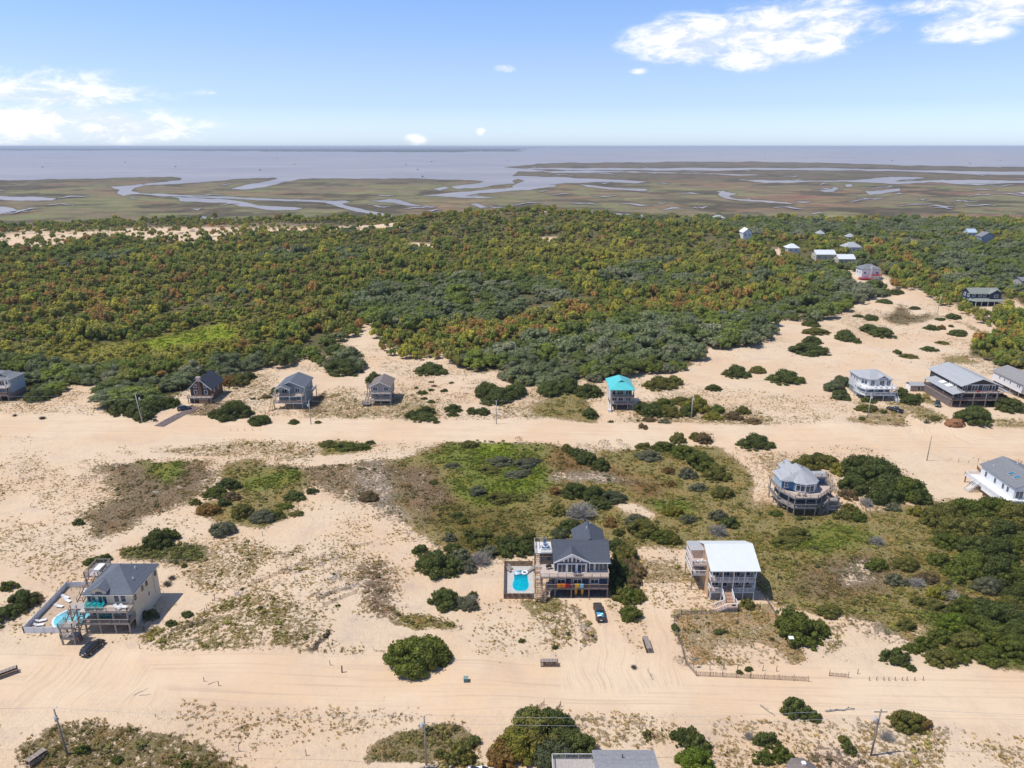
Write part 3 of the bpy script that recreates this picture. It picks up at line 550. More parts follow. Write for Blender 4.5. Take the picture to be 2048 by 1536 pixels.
# ------------------------------------------------------------------ water of the sound and the tidal creeks
def water_mat():
    m = bpy.data.materials.new('brackish_water'); m.use_nodes = True
    t = NT(m.node_tree); t.n.clear()
    geo = t('ShaderNodeNewGeometry').outputs['Position']
    st = t.vec('MULTIPLY', geo, (.0012, .0022, 0))
    c = t.mix(t.map(t.noise(st, 1.0, 8, .7), .38, .62), (.28, .238, .215), (.37, .315, .285))
    h = t.math('MULTIPLY', t.noise(geo, .25, 4, .6), .5)
    bp = t('ShaderNodeBump', {'Height': h, 'Strength': .5, 'Distance': 1.0})
    p = t('ShaderNodeBsdfPrincipled', {'Base Color': c, 'Roughness': .32, 'Specular IOR Level': .45, 'IOR': 1.33, 'Normal': bp.outputs[0]})
    t('ShaderNodeOutputMaterial', {0: p.outputs[0]})
    return m
M_WATER = water_mat()
def wiggle(P, amp, rnd, it=3):
    P = [tuple(map(float, p)) for p in P]
    for k in range(it):
        Q = []
        for i in range(len(P)):
            a, b = P[i], P[(i + 1) % len(P)]
            L = math.hypot(b[0] - a[0], b[1] - a[1])
            Q.append(a)
            if L > 5:
                Q.append(((a[0] + b[0]) / 2 + rnd.uniform(-1, 1) * amp * min(L, 40) * .12, (a[1] + b[1]) / 2 + rnd.uniform(-1, 1) * amp * min(L, 40) * .028))
        P = Q
    return P
def water_sheet(name, P, z, amp=1.0):
    rnd = random.Random(len(P) * 31 + int(P[0][0]))
    Q = wiggle(P, amp, rnd) if amp else P
    V = []
    for (px, py) in Q:
        x, y = unproj(px, max(py, 292.9), z); V.append((x, y, z))
    me = bpy.data.meshes.new(name)
    from mathutils.geometry import tessellate_polygon
    tris = tessellate_polygon([[Vector((v[0], v[1], 0)) for v in V]])
    me.from_pydata(V, [], [tuple(t) for t in tris]); me.update()
    for p in me.polygons:
        if p.normal.z < 0: p.flip()
    me.materials.append(M_WATER)
    o = link(bpy.data.objects.new(name, me)); o['kind'] = 'structure'
    return o
water_sheet('sound_water', SHORE, .25, .9)
for _i, P in enumerate(CREEKS):
    water_sheet('tidal_creek', P, .30 + .012 * _i, .9)      # each a little above the last: none share a plane
# ================================================================== plants
def leaf_mat(name, inst=False, soft=1.0):
    m = bpy.data.materials.new(name); m.use_nodes = True
    t = NT(m.node_tree); t.n.clear()
    if inst:
        base = t('ShaderNodeAttribute', attribute_name='tint', attribute_type='INSTANCER').outputs['Color']
    else:
        base = t('ShaderNodeObjectInfo').outputs['Color']
    geo = t('ShaderNodeNewGeometry')
    isl = geo.outputs['Random Per Island']
    co = t('ShaderNodeTexCoord').outputs['Object']
    c = t.mix(isl, t.mix(1.0, base, (.66, .70, .66), 'MULTIPLY'), t.mix(1.0, base, (1.42, 1.34, 1.1), 'MULTIPLY'))
    n = t.noise(geo.outputs['Position'], .55, 3)
    c = t.mix(t.math('MULTIPLY', t.map(n, .45, .65), .45), c, t.mix(1.0, c, (1.4, 1.15, .8), 'MULTIPLY'))
    d = t('ShaderNodeBsdfPrincipled', {'Base Color': c, 'Roughness': .7, 'Specular IOR Level': .25})
    tr = t('ShaderNodeBsdfTranslucent', {0: c})
    mx = t('ShaderNodeMixShader', {0: .34 * soft, 1: d.outputs[0], 2: tr.outputs[0]})
    t('ShaderNodeOutputMaterial', {0: mx.outputs[0]})
    return m
M_LEAF = leaf_mat('leaves'); M_LEAF_I = leaf_mat('leaves_of_the_wood', True)
M_TWIG = mat('grey_bark', (.20, .175, .15), .9, .25, 6)

def cube_sphere(n=3):
    V, F = [], []
    for ax in range(3):
        for sg in (-1, 1):
            b = len(V)
            for i in range(n + 1):
                for j in range(n + 1):
                    p = [0, 0, 0]; p[ax] = sg; p[(ax + 1) % 3] = (2 * i / n - 1) * sg; p[(ax + 2) % 3] = 2 * j / n - 1
                    p = np.array(p, float); V.append(p / np.linalg.norm(p))
            for i in range(n):
                for j in range(n):
                    q = b + i * (n + 1) + j; F.append((q, q + n + 1, q + n + 2, q + 1))
    return np.array(V), np.array(F)
def crown(seed, lobes, rad, hgt, leaf, cover, flat=0.45, base=0.0, lobe_r=(.32, .55), clump=0.0, shape='dome', core=.86):
    """lumpy crown of leaf-sized faces around (0,0,base); rad and hgt in metres"""
    rg = np.random.default_rng(seed)
    C, S = [], []
    for i in range(lobes):
        a = rg.uniform(0, 2 * math.pi); r = math.sqrt(rg.uniform(0, 1)) * .78
        if shape == 'cone':
            zz = rg.uniform(.08, 1); r *= (1 - zz) * 1.05 + .08; rr = rg.uniform(*lobe_r) * (1.15 - zz * .75)
            C.append((r * math.cos(a), r * math.sin(a), zz * .92)); S.append(rr)
        else:
            rr = rg.uniform(*lobe_r)
            if shape == 'shrub':
                if i % 4 == 3: r = rg.uniform(.72, 1.08); rr *= .62
                else: r = math.sqrt(rg.uniform(0, 1)) * .9
                rr *= 1.12 - .45 * r
                top = max(.0, 1 - r ** 2.2) * (1 - rr * .7) + .06
                C.append((r * math.cos(a) * .95 + .10 * top, r * math.sin(a) * .95, rg.uniform(.25, 1.0) * top)); S.append(rr); continue
            top = math.sqrt(max(0, 1 - r * r)) * (1 - rr * .75)
            zz = rg.uniform(.35, 1.0) * top
            C.append((r * math.cos(a) * (1.0 - rr * .35), r * math.sin(a) * (1.0 - rr * .35), zz)); S.append(rr)
    C, S = np.array(C), np.array(S)
    area = 4 * math.pi * (S ** 2) * rad * (rad + hgt) / 2 * .55
    n = np.maximum(6, (area * cover / (leaf * leaf)).astype(int))
    P, N = [], []
    for c, s, k in zip(C, S, n):
        v = rg.normal(size=(k, 3)); v /= np.linalg.norm(v, axis=1)[:, None]
        v[:, 2] = np.where(v[:, 2] < -flat, -v[:, 2], v[:, 2])
        jit = s * (1 + rg.normal(size=(k, 1)) * .10)
        P.append(c + v * jit); N.append(v)
    P, N = np.concatenate(P), np.concatenate(N)
    keep = np.ones(len(P), bool)                                   # drop leaves that are buried deep in a neighbouring lobe
    for c, s in zip(C, S):
        keep &= (np.linalg.norm(P - c, axis=1) > s * .80)
    P, N = P[keep], N[keep]
    P = P * np.array([rad, rad, hgt]); N = N / np.array([rad, rad, hgt]); N /= np.linalg.norm(N, axis=1)[:, None]
    P[:, 2] = np.maximum(P[:, 2], leaf * .3) + base
    N = N + rg.normal(size=N.shape) * .55; N /= np.linalg.norm(N, axis=1)[:, None]
    up = rg.normal(size=N.shape)
    A = np.cross(N, up); A /= np.linalg.norm(A, axis=1)[:, None]; B = np.cross(N, A)
    sz = leaf * rg.uniform(.55, 1.25, (len(P), 1))
    A, B = A * sz * .62, B * sz * .5
    V = np.stack([P - A, P - B * .8, P + A, P + B * .8], 1).reshape(-1, 3)
    F = np.arange(len(P) * 4)
    # dense twiggy heart of every lobe, so that the crown is not see-through
    CV, CF = cube_sphere()
    vs, fs = [V], [F]; b = len(V)
    for c, s in zip(C, S):
        q = CV * s * core * (1 + rg.normal(size=(len(CV), 1)) * .07) + c
        q = q * np.array([rad, rad, hgt]); q[:, 2] = np.maximum(q[:, 2], 0) + base
        vs.append(q); fs.append(CF.ravel() + b); b += len(q)
    if core > 0: V, F = np.concatenate(vs), np.concatenate(fs)
    return V, F
PROTO = {}
def proto(name, *a, mats=None, **k):
    V, F = crown(*a, **k)
    PROTO[name] = mesh_np(name, V, F, 4, mats or [M_LEAF])
# shrubs: unit footprint radius in metres -> object scale close to 1
for i in range(4):
    proto('shrub_large_%d' % i, 100 + i, 64, 4.0, 3.0, .30, 1.5, lobe_r=(.15, .36), core=.8, shape='shrub')
    proto('shrub_mid_%d' % i, 120 + i, 40, 2.2, 1.7, .24, 1.5, lobe_r=(.16, .40), core=.8, shape='shrub')
    proto('shrub_small_%d' % i, 140 + i, 20, 1.1, 1.0, .17, 1.4, lobe_r=(.2, .46), core=.8, shape='shrub')
for i in range(3):
    proto('tree_oak_%d' % i, 160 + i, 48, 3.4, 3.6, .27, 1.3, base=.9, lobe_r=(.16, .36), core=.8, shape='shrub')
    proto('tree_pine_%d' % i, 180 + i, 22, 2.7, 3.5, .32, 1.0, base=1.8, lobe_r=(.22, .40), core=.8)
    proto('sparse_%d' % i, 200 + i, 12, 1.5, 1.9, .2, .42, base=.3, lobe_r=(.2, .42), core=0)
def bare_bush(seed, rad, hgt, n=150):
    rg = random.Random(seed); mb = MB()
    for k in range(n):
        a = rg.uniform(0, 6.283); el = rg.uniform(.15, 1.45)
        p = Vector((rg.uniform(-.3, .3) * rad, rg.uniform(-.3, .3) * rad, 0))
        L = rg.uniform(.6, 1.0)
        q = Vector((math.cos(a) * math.cos(el) * rad * L, math.sin(a) * math.cos(el) * rad * L, math.sin(el) * hgt * L))
        mb.tube(p, q, .035, .02, 3)
        for j in range(4):
            t0 = p.lerp(q, rg.uniform(.45, .95))
            mb.tube(t0, t0 + Vector((rg.uniform(-1, 1), rg.uniform(-1, 1), rg.uniform(.1, 1))) * rad * .28, .026, .012, 3)
    return mb
def mesh_only(mb, name, m):
    me = bpy.data.meshes.new(name); me.from_pydata([tuple(p) for p in mb.v], [], mb.f); me.update(); me.materials.append(m); return me
M_DEAD = mat('bare_grey_twigs', (.36, .33, .29), .9, .25, 4)
PROTO['bare_0'] = mesh_only(bare_bush(5, 2.4, 2.0), 'bare_0', M_DEAD)
PROTO['bare_1'] = mesh_only(bare_bush(6, 2.4, 1.8), 'bare_1', M_DEAD)
def stems(seed, r, h, n=9):
    rg = random.Random(seed); mb = MB()
    for k in range(n):
        a = rg.uniform(0, 6.283)
        mb.tube((math.cos(a) * .12 * r, math.sin(a) * .12 * r, -.3), (math.cos(a) * .6 * r * rg.random(), math.sin(a) * .6 * r * rg.random(), h * rg.uniform(.5, .8)), .055, .02, 4)
    return mesh_only(mb, 'stems', M_TWIG)
PROTO['stems_large'] = stems(1, 4, 2.6, 14); PROTO['stems_mid'] = stems(2, 2.2, 1.4); PROTO['stems_small'] = stems(3, 1.1, .9, 6)
def trunk(seed, h, r):
    rg = random.Random(seed); mb = MB()
    mb.tube((0, 0, -.5), (rg.uniform(-.3, .3), rg.uniform(-.3, .3), h * .55), r, r * .7, 7)
    for k in range(4):
        a = k * 1.6 + rg.random()
        mb.tube((0, 0, h * .4), (math.cos(a) * 1.2, math.sin(a) * 1.2, h * rg.uniform(.7, .95)), r * .55, r * .2, 5)
    return mesh_only(mb, 'trunk', M_TWIG)
PROTO['trunk_oak'] = trunk(4, 4.0, .22); PROTO['trunk_pine'] = trunk(5, 6.0, .17)

COLS = {  # albedo of the leaves
    'dark green': (.105, .132, .040), 'mid green': (.130, .160, .034), 'olive green': (.175, .175, .050), 'yellow green': (.245, .235, .045), 'bright green': (.165, .235, .035),
    'rust brown': (.245, .155, .055), 'brown': (.21, .16, .09), 'grey green': (.165, .175, .12), 'bluish green': (.125, .148, .082)}
PLANT_LOG = []      # (object, colour word, size word, x, y, px, py) labelled at the end
def shrub(x, y, rx, h, colour, ry=None, sparse=False, bare=False, z=None):
    size = 'large' if rx > 3.1 else 'mid' if rx > 1.5 else 'small'
    R0 = {'large': (4.0, 3.0), 'mid': (2.2, 1.7), 'small': (1.1, 1.0)}[size]
    if bare: key, R0 = 'bare_%d' % RND.randrange(2), (2.4, 1.9)
    elif sparse: key, R0 = 'sparse_%d' % RND.randrange(3), (1.5, 2.1)
    else: key = 'shrub_%s_%d' % (size, RND.randrange(4))
    z = gz(x, y) if z is None else z
    k = RND.uniform(.88, 1.12)
    o = link(bpy.data.objects.new('shrub', PROTO[key]))
    o.location = (x, y, z - .08); o.rotation_euler = (0, 0, RND.uniform(0, 6.28))
    ry = ry or rx
    if abs(ry - rx) > .05 * rx:
        o.rotation_euler = (0, 0, RND.choice((0, math.pi)))
    o.scale = (rx / R0[0], ry / R0[0], h / R0[1])
    if not bare:
        o.color = tuple(c * k for c in COLS[colour]) + (1,)
        if not sparse:
            s = link(bpy.data.objects.new('stems', PROTO['stems_' + size])); s.parent = o
    px, py = project(np.array(x), np.array(y), np.array(z))
    PLANT_LOG.append((o, 'bare grey' if bare else colour, 'large' if rx > 3.1 else 'low' if h < .9 * rx * .6 else 'small' if rx < 1.5 else 'medium', x, y, float(px), float(py), 'shrub'))
    return o
def shrub_px(cx, by, wpx, hpx, colour='dark green', **kw):
    """cx, by: centre and lower edge in the photograph; wpx: width, hpx: drawn height (top to lower edge)"""
    p = at(cx, by)
    s = FPX / (p.y * math.cos(PITCH) + CAM_H * math.sin(PITCH))
    rx = wpx / 2 / s
    dip = math.sin(math.atan2(CAM_H, p.y)); cosd = math.cos(math.atan2(CAM_H, p.y))
    h = max(.35 * rx, min(.82 * rx + .5, hpx / s * .62 / cosd))
    ry = min(rx * 1.25, max(rx * .72, (hpx / s - h * cosd * .85) / (2 * dip) * 1.08)) if not kw.get('sparse') else rx
    if colour == 'dark green' and cx > 1880 and 1040 < by < 1350: colour = RND.choice(('dark green', 'mid green', 'olive green', 'dark green'))
    return shrub(p.x, p.y + ry * .92, rx, h, colour, ry=ry, **kw)
D, Mg, O, Y, Bt, Ru, Br, Gg, Bl = 'dark green', 'mid green', 'olive green', 'yellow green', 'bright green', 'rust brown', 'brown', 'grey green', 'bluish green'
SHRUBS = [
    # front lots
    (828, 1362, 142, 104, Mg), (785, 1330, 50, 60, D), (880, 1335, 44, 70, Mg), (1612, 1300, 100, 88, Mg), (1585, 1255, 50, 50, D), (1645, 1280, 48, 55, Mg), (1264, 1247, 52, 40, Mg), (1500, 1222, 28, 34, O), (1665, 1240, 60, 22, O),
    (870, 1162, 78, 72, D), (840, 1115, 36, 34, D), (920, 1130, 40, 50, Gg), (890, 1226, 58, 58, D), (925, 1222, 40, 38, Gg), (945, 1200, 22, 26, Mg), (960, 1105, 40, 40, O), (980, 1120, 34, 34, Gg),
    (1010, 1118, 46, 40, D), (1040, 1117, 50, 46, D), (1060, 1090, 40, 30, D), (1238, 1145, 44, 60, O), (1262, 1150, 46, 60, Br), (1240, 1190, 44, 50, D), (1272, 1185, 40, 46, Br), (1262, 1212, 50, 36, Mg), (1282, 1205, 30, 26, O), (1245, 1110, 34, 36, D),
    (305, 1102, 66, 50, D), (330, 1088, 48, 36, Mg), (438, 1077, 58, 36, Gg), (185, 1138, 52, 26, D), (208, 1124, 28, 20, Mg), (24, 1232, 60, 70, D), (55, 1215, 36, 34, Br), (10, 1185, 40, 30, Mg), (-20, 1260, 60, 60, D), (153, 1052, 25, 17, D),
    (296, 1243, 40, 30, Bl), (338, 1255, 26, 16, D), (370, 1237, 26, 18, D), (367, 1136, 14, 10, D), (675, 1215, 12, 7, D), (667, 1150, 8, 5, D), (1296, 1483, 20, 26, O), (1110, 1300, 14, 14, D), (1043, 1287, 16, 12, D), (1440, 1272, 26, 12, D), (1352, 1265, 18, 24, D), (1500, 1345, 18, 14, D),
    (1255, 1130, 56, 50, O), (1245, 1165, 56, 50, D), (1272, 1160, 48, 44, Br), (1250, 1207, 56, 42, O), (1276, 1204, 38, 34, Mg), (1233, 1105, 40, 34, D), (855, 1150, 60, 52, D), (897, 1156, 56, 54, D), (932, 1150, 46, 38, Gg), (905, 1110, 40, 30, D), (1020, 1106, 60, 34, D), (1052, 1112, 48, 36, D), (875, 1215, 50, 46, D), (940, 1225, 40, 30, Gg), (1000, 1090, 40, 22, O), (965, 1085, 50, 26, O), (900, 1085, 30, 20, Gg),
    # bottom edge
    (1070, 1520, 90, 90, O), (1035, 1535, 80, 70, Y), (1110, 1490, 70, 60, D), (1150, 1525, 70, 60, D), (1110, 1545, 70, 60, Bl), (1060, 1455, 50, 26, D), (1165, 1505, 34, 26, Y), (1010, 1545, 60, 60, Ru), (920, 1535, 66, 46, O), (945, 1500, 32, 34, D), (880, 1520, 30, 24, O),
    (1375, 1500, 66, 40, D), (1400, 1515, 56, 50, D), (1395, 1555, 84, 60, Bt), (1600, 1442, 66, 40, D), (1630, 1447, 36, 24, D), (1540, 1500, 56, 40, D), (1570, 1530, 50, 38, Mg), (1530, 1535, 50, 34, Mg), (1705, 1515, 32, 34, D), (1690, 1490, 26, 18, O), (1825, 1470, 76, 40, O), (1850, 1465, 50, 26, Ru), (160, 1512, 34, 18, Mg), (230, 1530, 26, 16, Mg), (370, 1540, 24, 20, Mg), (1480, 1350, 16, 10, D),
    # centre
    (450, 982, 54, 28, D), (412, 1033, 52, 28, Ru), (425, 1000, 60, 26, Mg), (460, 1003, 40, 20, Br), (445, 1015, 30, 20, D), (388, 1012, 26, 16, O), (480, 1040, 50, 38, O), (520, 1048, 60, 28, Gg), (550, 1040, 40, 24, Mg), (585, 1005, 52, 22, D), (566, 1020, 36, 16, Mg), (622, 990, 30, 18, D), (735, 1005, 46, 24, Br), (590, 1035, 34, 12, O),
    (1150, 915, 30, 26, D), (1175, 932, 46, 36, D), (1205, 944, 42, 32, D), (1135, 905, 24, 20, O), (1150, 1000, 60, 40, D), (1190, 1008, 60, 40, D), (1230, 1010, 60, 28, Bl), (1200, 1022, 50, 22, D), (1115, 1035, 36, 34, O), (1110, 992, 26, 22, Ru), (1140, 1068, 50, 34, D), (1120, 1080, 40, 30, Bl), (1222, 1058, 32, 34, Ru), (1240, 1075, 30, 24, O),
    (1190, 985, 26, 18, Y), (1290, 1078, 70, 40, O), (1330, 1090, 60, 30, Mg), (1275, 1055, 50, 30, Gg), (1350, 1092, 36, 24, O), (915, 1038, 30, 16, D), (865, 970, 20, 13, D), (935, 1075, 24, 40, O), (950, 1090, 34, 26, D), (905, 1105, 30, 20, D), (925, 1050, 26, 18, O), (1000, 935, 60, 20, Gg), (1050, 940, 50, 22, Gg), (1030, 960, 50, 16, Gg), (980, 950, 50, 16, O), (940, 898, 40, 18, O), (1070, 930, 30, 20, Gg), (905, 938, 36, 14, Gg), (1055, 950, 26, 14, Gg), (955, 995, 40, 24, Gg), (1000, 1010, 60, 24, O), (1040, 1005, 40, 20, O),
    (1350, 1035, 46, 26, Y), (1380, 1050, 40, 26, Gg), (1340, 950, 30, 22, Ru), (1345, 975, 22, 16, Ru), (1300, 925, 60, 24, Gg), (1370, 920, 50, 36, Mg), (1410, 945, 60, 50, Mg), (1440, 965, 60, 44, O), (1380, 960, 40, 30, Gg), (1450, 1000, 50, 30, O), (1400, 985, 40, 20, Gg), (1330, 905, 50, 24, Mg), (1290, 900, 36, 18, O), (1465, 1060, 40, 34, D), (1440, 1045, 40, 30, Gg), (1360, 890, 36, 30, O), (1390, 925, 30, 26, D),
    (1520, 902, 80, 36, D), (1410, 890, 40, 28, Br), (1395, 882, 30, 20, O), (740, 890, 22, 12, D), (690, 904, 60, 16, Mg), (655, 896, 40, 16, O), (720, 902, 40, 14, Mg),
    # right centre
    (1620, 945, 60, 40, O), (1660, 940, 50, 36, O), (1690, 955, 40, 44, Y), (1640, 925, 40, 22, D), (1735, 960, 70, 48, D), (1770, 975, 80, 50, D), (1720, 990, 50, 36, D), (1800, 995, 70, 44, D), (1830, 1005, 70, 42, Mg), (1780, 1012, 60, 36, D), (1850, 1010, 40, 32, D), (1760, 945, 50, 30, D), (1705, 1000, 30, 24, Br), (1690, 1042, 46, 28, O), (1720, 1046, 40, 30, Mg), (1705, 1025, 36, 18, O), (1790, 1025, 40, 22, Gg), (1840, 1035, 40, 26, Y),
    (1555, 1035, 30, 16, Mg), (1602, 1042, 22, 10, D), (1620, 1040, 14, 8, D), (1580, 1100, 60, 24, O), (1600, 1085, 70, 26, O), (1560, 1095, 36, 16, Mg), (1760, 1145, 50, 26, Mg), (1820, 1145, 60, 26, O), (1800, 1175, 50, 24, Gg), (1860, 1170, 50, 28, Br),
    (1905, 1060, 70, 50, D), (1950, 1050, 70, 46, Mg), (2000, 1045, 70, 44, Mg), (2040, 1060, 70, 50, D), (1930, 1085, 70, 44, D), (1975, 1085, 70, 44, D), (2020, 1095, 80, 44, D), (1960, 1115, 60, 40, D), (2010, 1130, 70, 44, D), (2060, 1120, 70, 40, D), (1905, 1100, 44, 34, Mg), (1895, 1140, 36, 36, D), (1960, 1160, 70, 50, D), (2010, 1175, 80, 50, D), (2050, 1180, 70, 40, D), (1930, 1170, 40, 40, Mg), (1985, 1190, 50, 30, Gg), (2060, 1210, 60, 40, D), (1990, 1025, 50, 24, O), (1940, 1025, 50, 20, O), (2045, 1030, 50, 24, O),
    (1890, 1200, 40, 26, Y), (1945, 1240, 60, 36, Mg), (1990, 1250, 70, 44, D), (2030, 1265, 70, 44, D), (1960, 1275, 60, 36, D), (1920, 1265, 50, 34, Bt), (1900, 1290, 44, 30, Mg), (2000, 1300, 70, 36, Mg), (2040, 1320, 60, 40, Mg), (1950, 1310, 60, 30, O), (1990, 1335, 60, 30, Mg), (1875, 1225, 50, 24, O), (2030, 1230, 50, 30, O), (1800, 1335, 60, 46, D), (1830, 1310, 40, 26, Mg), (1827, 1345, 22, 18, D), (1860, 1305, 50, 26, Mg), (1890, 1335, 50, 26, O), (1920, 1330, 50, 22, Mg), (1880, 1285, 40, 22, D), (1820, 1265, 40, 26, O), (1840, 1215, 30, 26, O), (2050, 1290, 50, 40, D),
    # along the back road
    (860, 752, 74, 30, D), (680, 754, 80, 42, D), (660, 735, 40, 24, D), (745, 770, 40, 30, D), (975, 800, 56, 44, D), (1000, 808, 60, 36, D), (1030, 800, 50, 40, D), (985, 812, 54, 26, D), (1100, 795, 50, 40, D), (1140, 790, 60, 42, D), (1175, 798, 50, 34, D), (1190, 797, 40, 32, D), (1325, 782, 74, 32, O), (1352, 772, 40, 24, O),
    (825, 838, 40, 18, D), (850, 832, 44, 22, D), (845, 845, 60, 18, D), (872, 848, 18, 10, D), (905, 826, 40, 20, D), (905, 834, 26, 12, D), (945, 830, 26, 18, D), (965, 832, 30, 20, D), (862, 766, 14, 6, D), (843, 790, 22, 12, D), (832, 778, 10, 6, D), (862, 783, 16, 8, D), (888, 785, 18, 9, D), (848, 800, 16, 7, D), (862, 807, 18, 9, D), (903, 768, 12, 7, O), (868, 774, 14, 5, Br),
    (1182, 840, 34, 32, D), (1162, 825, 12, 8, D), (1290, 832, 40, 38, D), (1310, 836, 50, 34, D), (1345, 838, 50, 30, O), (1380, 835, 40, 28, D), (1400, 828, 60, 40, Y), (1430, 842, 46, 20, Y), (1330, 820, 50, 26, Mg), (1440, 830, 30, 24, Mg), (1222, 846, 14, 8, D), (1300, 845, 30, 12, Br), (1288, 860, 22, 16, Br), (1330, 848, 30, 14, Gg), (1365, 812, 50, 20, O),
    (1480, 758, 60, 32, D), (1520, 748, 36, 18, O), (1430, 784, 36, 16, D), (1580, 771, 80, 34, D), (1630, 714, 86, 30, D), (1632, 690, 40, 20, D), (1700, 684, 40, 28, D), (1718, 688, 18, 14, D), (1750, 668, 40, 22, D), (1775, 678, 50, 26, D), (1630, 655, 36, 20, D), (1750, 642, 30, 16, D), (1720, 636, 24, 8, D), (1775, 608, 34, 12, D), (1870, 662, 36, 14, D), (1888, 660, 16, 14, Ru), (1925, 674, 40, 18, D), (1905, 655, 10, 8, D), (1890, 690, 30, 6, O), (1865, 704, 40, 8, D), (1640, 672, 60, 10, O), (1835, 620, 22, 10, D), (1885, 642, 24, 8, D), (1915, 640, 30, 14, D), (1800, 590, 30, 14, D), (1980, 645, 22, 9, D), (1800, 710, 18, 12, D), (1825, 718, 40, 10, O), (1960, 856, 76, 44, D), (1970, 845, 56, 38, Mg), (2030, 828, 60, 36, D), (2005, 812, 50, 30, D), (1840, 806, 30, 34, D), (1815, 800, 36, 30, D), (1828, 812, 40, 22, D), (1680, 790, 44, 34, Bl), (1695, 775, 40, 34, Bl), (1690, 802, 40, 26, D), (1740, 826, 50, 18, O), (1745, 808, 30, 22, D), (1770, 828, 16, 12, D), (1728, 842, 14, 12, D), (1875, 842, 30, 12, O),
    (1470, 842, 44, 20, Br), (1490, 830, 34, 20, O), (1510, 850, 40, 14, Br), (445, 845, 60, 40, D), (475, 838, 50, 34, D), (425, 838, 36, 22, D), (512, 853, 48, 28, D), (460, 825, 40, 30, Mg), (235, 834, 60, 44, D), (270, 838, 60, 44, D), (222, 808, 40, 30, D), (300, 825, 50, 40, D), (330, 818, 40, 30, Mg), (280, 845, 40, 34, D), (585, 850, 22, 14, D), (634, 848, 16, 9, O), (550, 785, 24, 12, D), (530, 798, 24, 10, Br), (545, 790, 20, 10, D), (505, 800, 12, 6, D), (60, 806, 60, 30, D), (85, 800, 50, 26, D), (475, 778, 40, 30, O), (455, 775, 34, 34, Ru), (490, 762, 36, 22, D), (1180, 1135, 30, 22, D),
]
for r in SHRUBS:
    k = 1.32 if (r[0] > 1880 and 1000 < r[1] < 1350) or (1690 < r[0] < 1880 and 930 < r[1] < 1020) or (985 < r[0] < 1190 and r[1] > 1440) else 1.0
    shrub_px(r[0], r[1] + (k - 1) * 8, r[2] * k, r[3] * k, r[4])
for (a, b, c, d_) in [(1165, 1050, 86, 46), (1215, 1205, 1, 1), (1440, 1078, 50, 36), (960, 1140, 60, 40), (940, 1215, 40, 26), (1760, 1095, 40, 26), (1900, 1205, 60, 26), (1840, 1180, 50, 24), (1500, 1485, 24, 26), (1780, 1490, 40, 24), (1740, 1020, 34, 30), (1455, 780, 1, 1)]:
    if c > 4: shrub_px(a, b, c, d_, 'brown', bare=True)
for (a, b, c, d_, k) in [(1040, 892, 26, 26, Ru), (1158, 896, 14, 20, O), (1172, 900, 18, 20, Ru), (1210, 900, 30, 28, Br), (1240, 893, 20, 26, Br), (1420, 885, 30, 24, Ru), (1255, 900, 18, 14, O), (1285, 1345, 1, 1, Br), (1360, 1335, 26, 30, Gg), (1445, 1345, 18, 22, Gg)]:
    if c > 4: shrub_px(a, b, c, d_, k, sparse=True)

# ---- the wood: tree positions on a jittered grid inside the traced outline
rg = np.random.default_rng(11)
def wood_points():
    xs, ys = [], []
    for (y0, y1, st) in ((225, 420, 4.2), (420, 640, 4.8), (640, 1010, 5.8)):
        gy = np.arange(y0, y1, st)
        gx = np.arange(-1150, 1150, st)
        X, Y = np.meshgrid(gx, gy)
        X = X + rg.uniform(-.5, .5, X.shape) * st; Y = Y + rg.uniform(-.5, .5, Y.shape) * st
        ok = np.abs(X) < Y * .95 + 60
        xs.append(X[ok]); ys.append(Y[ok])
    X, Y = np.concatenate(xs), np.concatenate(ys)
    Z = height(X, Y)
    PX, PY = project(X, Y, Z)
    wob = (fbm(X / 16, Y / 16, 71, 3) - .5) * 2 * 9 * FPX / (Y + 60)
    keep = np.minimum(poly_sdf(np.array(FOREST), PX, PY), poly_sdf(np.array(FOREST2), PX, PY)) < -2 * FPX / (Y + 60) * .4 + wob * .22
    X, Y, Z, PX, PY = (v[keep] for v in (X, Y, Z, PX, PY))
    dens = np.ones(X.shape)
    for P, k in CLEAR:
        m = poly_sdf(np.array(P), PX, PY) < 1.0
        dens[m] = np.minimum(dens[m], k)
    # gaps and denser stands
    g = fbm(X / 28, Y / 28, 77, 3)
    dens *= np.where(g < .33, .25, 1.0)
    # a visible back edge that breaks up towards the marsh
    keep = rg.uniform(0, 1, X.shape) < dens
    for (hx0, hx1, hy0, hy1) in HOUSE_GAPS:
        keep &= ~((PX > hx0) & (PX < hx1) & (PY > hy0) & (PY < hy1))
    return tuple(v[keep] for v in (X, Y, Z, PX, PY))
# ground in front of the small houses in the wood stays open so that they show
HOUSE_GAPS = [(1628, 1672, 506, 530), (1670, 1712, 514, 534), (1570, 1602, 495, 512), (1684, 1726, 494, 512), (1715, 1762, 530, 566), (1480, 1510, 468, 482), (1634, 1650, 471, 480), (1936, 2012, 586, 622), (1800, 1838, 478, 492), (1932, 1958, 468, 478), (1958, 1992, 474, 488), (1692, 1712, 478, 484), (2036, 2060, 560, 590), (1700, 1780, 548, 580), (0, 52, 740, 812), (372, 450, 760, 812), (1205, 1276, 770, 830), (1594, 1622, 506, 520)]
TX, TY, TZ, TPX, TPY = wood_points()
